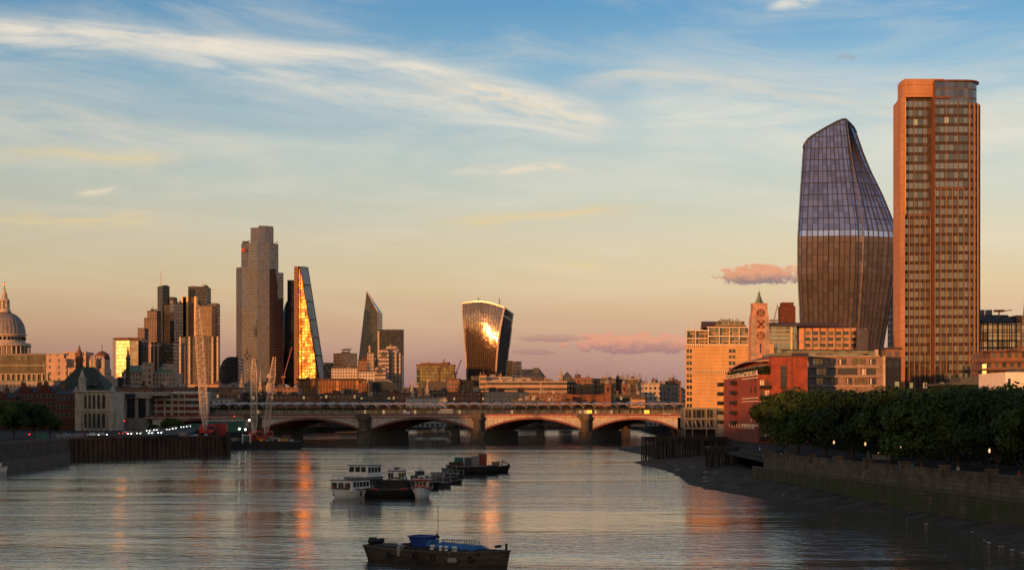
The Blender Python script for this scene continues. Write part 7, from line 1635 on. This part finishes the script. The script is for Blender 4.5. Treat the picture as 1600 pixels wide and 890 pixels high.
def cabin(parent, x0, x1, hw, z0, z1, m, win=(), top='white', name='cabin', taper=.08, over=.12, wm='glass_dark'):
    a = MB(); a.loft([[(x0, -hw, z0), (x1, -hw, z0), (x1, hw, z0), (x0, hw, z0)], [(x0 + taper, -hw + taper, z1), (x1 - taper, -hw + taper, z1), (x1 - taper, hw - taper, z1), (x0 + taper, hw - taper, z1)]]); c_ = a.build(name, M[m], parent)
    a = MB(); a.box(x0 - over, x1 + over, -hw - over, hw + over, z1, z1 + .1); a.build('cabin_roof', M[top], parent)
    for (side, u0, u1, v0, v1) in win:
        a = MB(); za, zc = z0 + (z1 - z0) * v0, z0 + (z1 - z0) * v1
        if side in 'LR':
            s = 1 if side == 'L' else -1; xa_, xb_ = x0 + (x1 - x0) * u0, x0 + (x1 - x0) * u1; a.box(xa_, xb_, min(s * hw, s * (hw - .12)) - .0, max(s * hw, s * (hw - .12)) + .0, za, zc)
        else:
            s = x1 if side == 'F' else x0; ya, yb = -hw + 2 * hw * u0, -hw + 2 * hw * u1; a.box(s - .1, s + .03, ya, yb, za, zc) if side == 'F' else a.box(s - .03, s + .1, ya, yb, za, zc)
        a.build('window', M[wm], parent)
    return c_
def lifering(parent, x, y, z, nx=1):
    a = MB(); n = 14
    for i in range(n):
        t0, t1 = 2 * math.pi * i / n, 2 * math.pi * (i + 1) / n
        p0 = (x, y + .3 * math.cos(t0), z + .3 * math.sin(t0)) if nx else (x + .3 * math.cos(t0), y, z + .3 * math.sin(t0)); p1 = (x, y + .3 * math.cos(t1), z + .3 * math.sin(t1)) if nx else (x + .3 * math.cos(t1), y, z + .3 * math.sin(t1)); a.bar(p0, p1, .07)
    a.build('life_ring', M['orange'], parent)
def rails(parent, rings, i0, i1, h_=.9, m='steel'):
    a = MB()
    for k in (0, 5):
        for i in range(i0, i1):
            p, q_ = rings[i][k], rings[i + 1][k]; a.bar((p[0], p[1], p[2] + h_), (q_[0], q_[1], q_[2] + h_), .025); a.bar((p[0], p[1], p[2]), (p[0], p[1], p[2] + h_), .025); a.bar((p[0], p[1], p[2] + h_ * .5), (q_[0], q_[1], q_[2] + h_ * .5), .02)
    a.build('railing', M[m], parent)
W8 = lambda side, n, v0=.4, v1=.85, a0=.05, a1=.95: [(side, a0 + (a1 - a0) * (i + .12) / n, a0 + (a1 - a0) * (i + .88) / n, v0, v1) for i in range(n)]
# white double deck work boat (bow towards the camera, left)
Y = 318.0; o = thing('work_boat', 'white double decked work boat moored at the left of the cluster', 'boat', (PX(556, Y), Y, 0), None, R(-118))
rg = hull(15.5, 6.2, 1.75, 'hull', (M['white'], M['lead'], M['hull_black']), o, 2.2, .9, .25, .8); rails(o, rg, 13, 17)
cabin(o, -1.2, 5.2, 2.6, 1.5, 3.6, 'white', W8('F', 3, .3, .8) + W8('R', 5) + W8('L', 5), 'dark_metal')
cabin(o, -6.2, .6, 2.5, 1.5, 4.0, 'lead', W8('L', 5) + W8('R', 5) + W8('F', 2, .6, .9), 'lead')
cabin(o, -5.8, -.6, 2.3, 4.1, 6.3, 'white', W8('F', 3, .45, .9) + W8('L', 4, .4, .85) + W8('R', 4, .4, .85), 'dark_metal', 'wheelhouse')
for y in (-1.6, 1.2): lifering(o, 5.35, y, 2.2)
a = MB(); a.bar((-1.5, 0, 6.4), (-1.5, 0, 8.3), .05); a.bar((-1.5, -.7, 7.6), (-1.5, .7, 7.6), .04); a.bar((-3, .8, 6.4), (-3, .8, 7.6), .04); a.build('mast', M['white'], o)
a = MB()
for y in (-2.2, -.8, .8, 2.2): a.bar((4.9, y, 3.7), (4.9, y, 4.5), .03)
a.bar((4.9, -2.3, 4.5), (4.9, 2.3, 4.5), .03); a.bar((4.9, -2.3, 4.5), (1, -2.3, 4.5), .03); a.bar((4.9, 2.3, 4.5), (1, 2.3, 4.5), .03); a.build('roof_railing', M['steel'], o)
for s in (-1, 1):
    for x in (-4, 0, 3): a = MB(); a.bar((x, s * 3.2, 1.5), (x, s * 3.2, .5), .18, 0, 8); a.build('fender', M['black'], o)
# dark open barge between the boats
Y = 316.0; o = thing('open_barge', 'dark open barge moored between the white boat and the red launch', 'barge', (PX(610, Y), Y + 3, 0), None, R(0))
hull(11.0, 6.5, 1.7, 'hull', (M['hull_black'], M['hull_dark'], M['hull_dark']), o, 4.0, .98, .05, .92, .4, .8)
a = MB(); a.box(-4.6, 4.4, -2.5, 2.5, 1.45, 2.0); a.build('coaming', M['hull_black'], o)
a = MB(); a.box(-4.2, 4.0, 1.8, 2.4, 2.0, 3.4); a.box(-3.4, 3.2, .4, 1.8, 2.0, 2.7); a.build('hold_cover', M['black'], o)
for x in (-4, -1.5, 1, 3.8):
    a = MB(); k_ = 12
    for i in range(k_): t0, t1 = 2 * math.pi * i / k_, 2 * math.pi * (i + 1) / k_; a.bar((x + .32 * math.cos(t0), -3.2, .9 + .32 * math.sin(t0)), (x + .32 * math.cos(t1), -3.2, .9 + .32 * math.sin(t1)), .1, 0, 5)
    a.build('tyre_fender', M['black'], o)
for x in (-3.2, 2.6): a = MB(); a.box(x - .7, x + .7, -3.0, -2.6, 1.5, 2.0); a.build('fender_block', M['red_paint'], o)
a = MB(); a.bar((4, -3, 1.8), (6.0, -2, 4.2), .06); a.build('boom', M['steel'], o)
# small wheelhouse boat facing the camera
Y = 336.0; o = thing('wheelhouse_boat', 'small cream wheelhouse boat facing the viewer behind the dark barge', 'boat', (PX(618, Y), Y + 3, 0), None, R(-90))
rg = hull(10.5, 4.0, 2.6, 'hull', (M['white'], M['lead'], M['hull_black']), o, 2.0, .9, .3, .75); 
cabin(o, -3.6, 1.6, 1.75, 2.4, 4.5, 'white', [('F', .04, .16, .35, .85), ('F', .2, .32, .35, .85), ('F', .68, .8, .35, .85), ('F', .84, .96, .35, .85)] + W8('R', 3) + W8('L', 3), 'dark_metal', wm='black')
cabin(o, -2.4, .9, .55, 4.6, 5.2, 'white', [('F', .1, .9, .3, .9)], 'dark_metal', 'skylight')
a = MB(); a.box(1.55, 1.75, -.45, .45, 2.5, 4.4); a.build('door', M['white'], o)
for s in (-1, 1): a = MB(); a.lathe(1.4, s * 1.6, [(.05, 4.55), (.3, 4.7), (.3, 4.95), (.05, 5.1)], 10); a.build('searchlight', M['white'], o)
# small dark launch behind
Y = 352.0; o = thing('dark_launch', 'small dark launch with a grey cabin behind the red launch', 'boat', (PX(653, Y), Y + 2, 0), None, R(-160))
hull(9.0, 3.4, 1.5, 'hull', (M['hull_black'], M['hull_dark'], M['lead']), o); cabin(o, -2, 1.5, 1.2, 1.3, 2.9, 'lead', W8('L', 3) + W8('F', 2) + W8('R', 3), 'slate'); cabin(o, -1.2, .6, .8, 3.0, 3.9, 'dark_metal', W8('L', 2), 'lead', 'wheelhouse')
a = MB(); a.bar((-.3, 0, 3.9), (-.3, 0, 5.3), .04); a.bar((-1, .4, 4), (.4, -.4, 4.7), .05); a.build('mast', M['lead'], o)
# red and white launch facing camera
Y = 312.0; o = thing('red_launch', 'white hulled launch with red trim facing the viewer at the right of the cluster', 'boat', (PX(657, Y), Y + 4, 0), None, R(-92))
rg = hull(9.5, 3.9, 1.9, 'hull', (M['white'], M['lead'], M['red_paint']), o, 1.7, .9, .35, .6)
cabin(o, -2.6, 1.4, 1.15, 1.7, 3.5, 'cream', W8('F', 3, .5, .9) + W8('L', 3) + W8('R', 3), 'red_paint'); cabin(o, -1.8, .4, .6, 3.6, 4.3, 'white', W8('F', 1), 'white', 'skylight')
a = MB(); a.box(-3.6, 2.6, -2.0, 2.0, 3.65, 3.78); a.build('awning', M['red_paint'], o)
for y in (-.6, .6): lifering(o, 1.65, y, 2.3)
for s in (-1, 1): a = MB(); a.bar((2.6, s * 1.7, 1.9), (2.6, s * 1.9, 3.65), .05); a.bar((-3.4, s * 1.7, 1.9), (-3.4, s * 1.9, 3.65), .05); a.build('awning_post', M['steel'], o)
# pontoon chain towards the far barges
for i, (px, Y, L, rz, lb) in enumerate([(678, 362, 7, 15, 'low black pontoon right of the dark launch'), (690, 392, 7, 20, 'grey topped pontoon in the middle of the chain'), (704, 412, 6, 25, 'small pontoon at the left end of the container barge')]):
    o = thing('pontoon', lb, 'pontoon', (PX(px, Y), Y, 0), 'pontoons between the boats', R(rz)); a = MB(); a.box(-L / 2, L / 2, -1.6, 1.6, -.3, 1.1); a.build('float', M['hull_black'], o)
    a = MB(); a.box(-L * .35, L * .1, -1, .9, 1.1, 2.0 + .3 * i); a.build('deck_box', M['slate'] if i != 1 else M['lead'], o); a = MB()
    for k in range(5): a.bar((-L / 2 + k * L / 4, -1.5, 1.1), (-L / 2 + k * L / 4, -1.5, 2.0), .05)
    a.bar((-L / 2, -1.5, 2), (L / 2, -1.5, 2), .04); a.build('railing', M['steel'], o)
    a = MB(); a.bar((L * .3, .6, 1.1), (L * .3, .6, 3.0), .08); a.lathe(L * .3, .6, [(.05, 2.9), (.2, 3.1), (.05, 3.3)], 6); a.build('bollard', M['lead'], o)
o = thing('flat_punt', 'flat low punt moored below the pontoon chain', 'boat', (PX(702, 380), 380, 0), None, R(5)); hull(6, 1.8, .6, 'hull', (M['hull_black'], M['hull_dark'], M['hull_dark']), o)
# container barge
Y = 438.0; o = thing('container_barge', 'dark barge with pale gunwale moored in midstream', 'barge', (PX(738, Y), Y, 0), None, R(8)); hull(14.0, 5.5, 2.2, 'hull', (M['hull_black'], M['hull_dark'], M['lead']), o, 2.4, .9, .1, .9, .4, .35)
def cont(label, px, Y, z, w_, d, h_, m, nm='container'):
    x = PX(px, Y); o = thing(nm, label, 'container', (x, Y, z)); a = MB(); a.box(x - w_ / 2, x + w_ / 2, Y, Y + d, z, z + h_); a.build('body', M[m], o)
    a = MB()
    for k in range(int(w_ / .35)): xx = x - w_ / 2 + .15 + k * .35; a.box(xx, xx + .12, Y - .06, Y, z + .1, z + h_ - .1)
    a.build('ribs', M[m], o); a = MB(); a.box(x - w_ / 2 - .04, x + w_ / 2 + .04, Y - .08, Y + d + .04, z + h_, z + h_ + .1); a.build('lid', M['dark_metal'], o)
cont('low red brown container at the left end of the container barge', 713, 437.5, 2.0, 4.0, 2, 1.2, 'rust'); cont('dark green container on the container barge', 717, 438.6, 3.2, 2.4, 2, 1.2, 'teal')
cont('grey container in the middle of the container barge', 733, 437.8, 2.0, 2.6, 2, 2.4, 'slate'); cont('tall pale blue grey container on the barge', 743, 437.2, 2.2, 2.1, 2, 2.6, 'lead'); cont('tall dark red container right of the pale one on the barge', 754, 438, 2.2, 2.2, 2, 3.2, 'brick_red')
Y = 448.0; o = thing('yellow_cabin_boat', 'small barge with yellow cabin at the right end of the moored line', 'boat', (PX(779, Y), Y, 0), None, R(6)); hull(6.2, 2.8, 1.7, 'hull', (M['hull_black'], M['hull_dark'], M['hull_dark']), o, 1.8, .9, .3)
cabin(o, -1.9, .3, .95, 1.5, 2.9, 'yellow_paint', W8('R', 2), 'rust'); a = MB(); a.bar((1.0, 0, 3.3), (3.0, 0, 2.2), .12); a.bar((1.0, 0, 1.6), (1.0, 0, 3.3), .1); a.bar((3.0, 0, 2.2), (3.1, 0, 1.2), .1); a.build('davit', M['black'], o)
# white boat cut by the left edge
Y = 448.0; o = thing('white_cruiser', 'white cabin cruiser cut by the left edge', 'boat', (PX(-8, Y), Y, 0), None, R(0)); hull(7, 3, 1.3, 'hull', (M['white'], M['white'], M['lead']), o); cabin(o, -2, 1.6, 1.1, 1.2, 2.6, 'white', W8('R', 3), 'white'); cabin(o, -1.6, .2, .9, 2.7, 3.6, 'white', W8('R', 2), 'white', 'flybridge')
# tiny boats below the arches
for i, (px, Y, lb) in enumerate([(958, 1330, 'tiny dark boat seen under the right bridge arch'), (678, 1450, 'tiny pale boat seen under the second bridge arch'), (690, 1460, 'second tiny pale boat under the second bridge arch')]):
    o = thing('rowing_boat', lb, 'boat', (PX(px, Y), Y, 0), None, 0); hull(5.5, 2.2, 1.2, 'hull', ((M['hull_black'] if i == 0 else M['white']), M['hull_dark'], M['lead']), o); cabin(o, -1, 1, .7, 1, 2, 'lead' if i else 'hull_dark')
# buoy / pole in the water under the right arch
x, Y = PX(965, 900), 900; o = thing('river_marker', 'thin dark marker post on the low shore under the right arch', 'post', (x, Y, 0)); a = MB(); a.bar((x, Y, -1), (x, Y, 3.2), .12, 0, 6); a.box(x - .5, x + .5, Y - .1, Y + .1, 2.6, 3.2); a.build('post', M['black'], o)

# foreground lighter
cxp, cyp = (PX(580, 186) + PX(798, 176)) / 2, 181.0; ang = math.atan2(173 - 184, PX(797, 173) - PX(580, 184))
L = math.hypot(PX(797, 173) - PX(578, 184), 11); o = thing('lighter', 'old brown lighter with blue skip and tarpaulin in the foreground', 'barge', (cxp, cyp, 0), None, ang)
rg = hull(L, 4.6, 1.5, 'hull', (M['hull_dark'], M['wood_dark'], M['hull_dark']), o, 2.6, .72, .25, .86, .5)
a = MB()
for r0, r1 in zip(rg[2:], rg[3:]): a.bar((r0[1][0], r0[1][1] - .06, r0[1][2] + .1), (r1[1][0], r1[1][1] - .06, r1[1][2] + .1), .07)
a.build('side_strake', M['rust'], o)
for x in (-5.4, -1.6, .8, 5.6):
    a = MB(); k_ = 12; yy_ = -2.32 if x < 4 else -1.75
    for i in range(k_): t0, t1 = 2 * math.pi * i / k_, 2 * math.pi * (i + 1) / k_; a.bar((x + .3 * math.cos(t0), yy_, .85 + .3 * math.sin(t0)), (x + .3 * math.cos(t1), yy_, .85 + .3 * math.sin(t1)), .09, 0, 5)
    a.bar((x, yy_, 1.1), (x, yy_ + .15, 1.6), .03); a.build('tyre_fender', M['black'], o)
for x, y in ((-6.3, .9), (-3.9, 1.3), (6.1, .4)):
    a = MB()
    for j in range(3):
        for i in range(10): t0, t1 = 2 * math.pi * i / 10, 2 * math.pi * (i + 1) / 10; r = .38 - .05 * j; a.bar((x + r * math.cos(t0), y + r * math.sin(t0), 1.5 + .09 * j), (x + r * math.cos(t1), y + r * math.sin(t1), 1.5 + .09 * j), .05, 0, 4)
    a.build('rope_coil', M['lead'], o)
a = MB(); a.box(-6.0, -4.9, .2, 1.4, 1.4, 1.95); a.box(-4.2, -3.7, -.6, .6, 1.75, 2.15); a.build('deck_locker', M['wood_dark'], o)
a = MB(); a.box(-L / 2 - .3, -L / 2 + .5, -.25, .25, 1.6, 2.5); a.bar((-L / 2 + .6, -1.2, 2.1), (-L / 2 + .6, 1.2, 2.1), .28, 0, 8); a.build('windlass', M['black'], o)
a = MB(); a.bar((L / 2 - .5, 0, 1.9), (L / 2 - .5, 0, 2.65), .14, 0, 6); a.bar((L / 2 - 1.6, -.5, 2.3), (L / 2 - 1.6, .5, 2.3), .15, 0, 6); a.build('bow_post', M['black'], o)
a = MB(); a.box(-L / 2 + 1.2, L / 2 - 3, -1.7, 1.7, 1.3, 1.8); a.build('hatch_coaming', M['wood_dark'], o)
for x, y, r in ((-3.9, -2.3, .22), (3.0, -2.35, .3)):
    a = MB(); a.lathe(0, 0, [(.05, 0), (r, .15), (r, 1.1), (.05, 1.25)], 12); fo = a.build('fender', M['concrete'], o); fo.location = (x, y, .7); fo.rotation_euler = (0, R(90), 0) if x > 0 else (0, 0, 0)
    a = MB(); a.bar((x + .1, y, 1.3), (x + .7, y + .2, 2.05), .05); a.build('rope', M['lead'], o)
def onboard(x, y, z): q_ = rot(x, y, ang); return (cxp + q_[0], cyp + q_[1], z - .2)
o = thing('skip', 'deep blue open skip standing on the foreground lighter', 'skip', onboard(-2.3, 0, 2.0), None, ang)
a = MB(); a.loft([[(-.95, -.75, 0), (.95, -.75, 0), (.95, .75, 0), (-.95, .75, 0)], [(-1.25, -1.05, 1.15), (1.25, -1.05, 1.15), (1.25, 1.05, 1.15), (-1.25, 1.05, 1.15)]], 0, False, False); a.build('body', M['blue_paint'], o)
a = MB()
for p0, p1 in (((-1.3, -1.1), (1.3, -1.1)), ((1.3, -1.1), (1.3, 1.1)), ((1.3, 1.1), (-1.3, 1.1)), ((-1.3, 1.1), (-1.3, -1.1))): a.bar((*p0, 1.18), (*p1, 1.18), .07)
for x in (-.6, 0, .6): a.bar((x, -.78, .05), (x * 1.2, -1.07, 1.15), .05)
a.build('rim', M['blue_paint'], o); a = MB(); a.box(1.0, 1.7, -.8, .8, .1, .85); a.build('side_box', M['blue_tarp'], o)
o = thing('mast', 'thin mast with a small buoy shape on the foreground lighter', 'mast', onboard(-.15, 0, 2.0), None, ang); a = MB(); a.bar((0, 0, 0), (0, 0, 4.6), .035, 0, 6); a.build('pole', M['dark_metal'], o); a = MB(); a.lathe(0, 0, [(.05, .95), (.22, 1.1), (.2, 1.2), (.02, 1.4)], 8); a.box(-.25, -.02, -.05, .05, 1.2, 1.55); a.build('lantern', M['black'], o)
o = thing('tarpaulin', 'rumpled blue tarpaulin over cargo on the foreground lighter', 'tarpaulin', onboard(2.9, 0, 2.0), None, ang)
a = MB(); rgs = []
for i in range(22):
    x = -2.9 + 5.8 * i / 21; rgs.append([(x, -1.6 + 3.2 * j / 12, .05 + (.55 * math.sin(math.pi * j / 12) ** .6 + .16 * mn.noise(Vector((x * 1.8, j * .6, 0)))) * (1 if 0 < i < 21 else .1) * (1 - .25 * i / 21)) for j in range(13)])
a.loft(rgs, 0, True, False, False); a.build('sheet', M['blue_tarp'], o)
a = MB()
for i in range(16): x = -2.6 + i * .34; a.bar((x, .2, .5), (x + .06, .15, .95 + .05 * (i % 3)), .035)
a.bar((-2.6, .2, .9), (2.5, .2, .8), .03); a.build('hoop', M['lead'], o)
GD = 'white drums on the foreground lighter'
for i, (x, y, lb) in enumerate([(-4.6, -1.2, 'white drum left of the blue skip'), (.25, -1.5, 'white drum with dark band right below the mast'), (1.55, -1.7, 'small white drum in the middle below the tarpaulin'), (2.35, -1.75, 'small white drum right of the middle one'), (3.5, -1.8, 'largest white drum toward the bow')]):
    o = thing('drum', lb, 'drum', onboard(x, y, 1.85), GD, ang); r = .22 if i in (2, 3) else .3; a = MB(); a.lathe(0, 0, [(r, 0), (r * 1.04, .1), (r, .2), (r, .45), (r * .9, .55)], 14); a.build('body', M['white'], o); a = MB(); a.lathe(0, 0, [(r * 1.03, .24), (r * 1.03, .34)], 14); a.build('band', M['dark_metal'], o)
o = thing('engine_cover', 'small red and orange engine cover behind the mast of the lighter', 'engine', onboard(.9, .6, 2.0), None, ang); a = MB(); a.loft([[(-.5, -.35, 0), (.5, -.35, 0), (.5, .35, 0), (-.5, .35, 0)], [(-.3, -.3, .35), (.5, -.3, .6), (.5, .3, .6), (-.3, .3, .35)]]); a.build('cover', M['orange'], o); a = MB(); a.bar((-.6, -.2, .25), (.0, -.2, .25), .1, 0, 8); a.build('exhaust', M['black'], o)

# ------------------------------------------------------------------ unseen blocks added and sized to shade river and banks, also reflected in glass
GC = 'unseen blocks added to shade the view'
for i, (x0, x1, y0, d_, h_, m_) in enumerate(CASTERS):
    o = thing('city_block', 'unseen city block added to shade the river and banks', 'city block', (x0, y0, LAND), GC); a = MB(); a.box(x0, x1, y0 - d_, y0, LAND, h_, 0); a.build('wall', [MT[m_]], o)
    a = MB(); a.box(x0 + 3, x1 - 3, y0 - d_ + 3, y0 - 3, h_, h_ + .5); a.build('roof', M['roof_dark'], o)
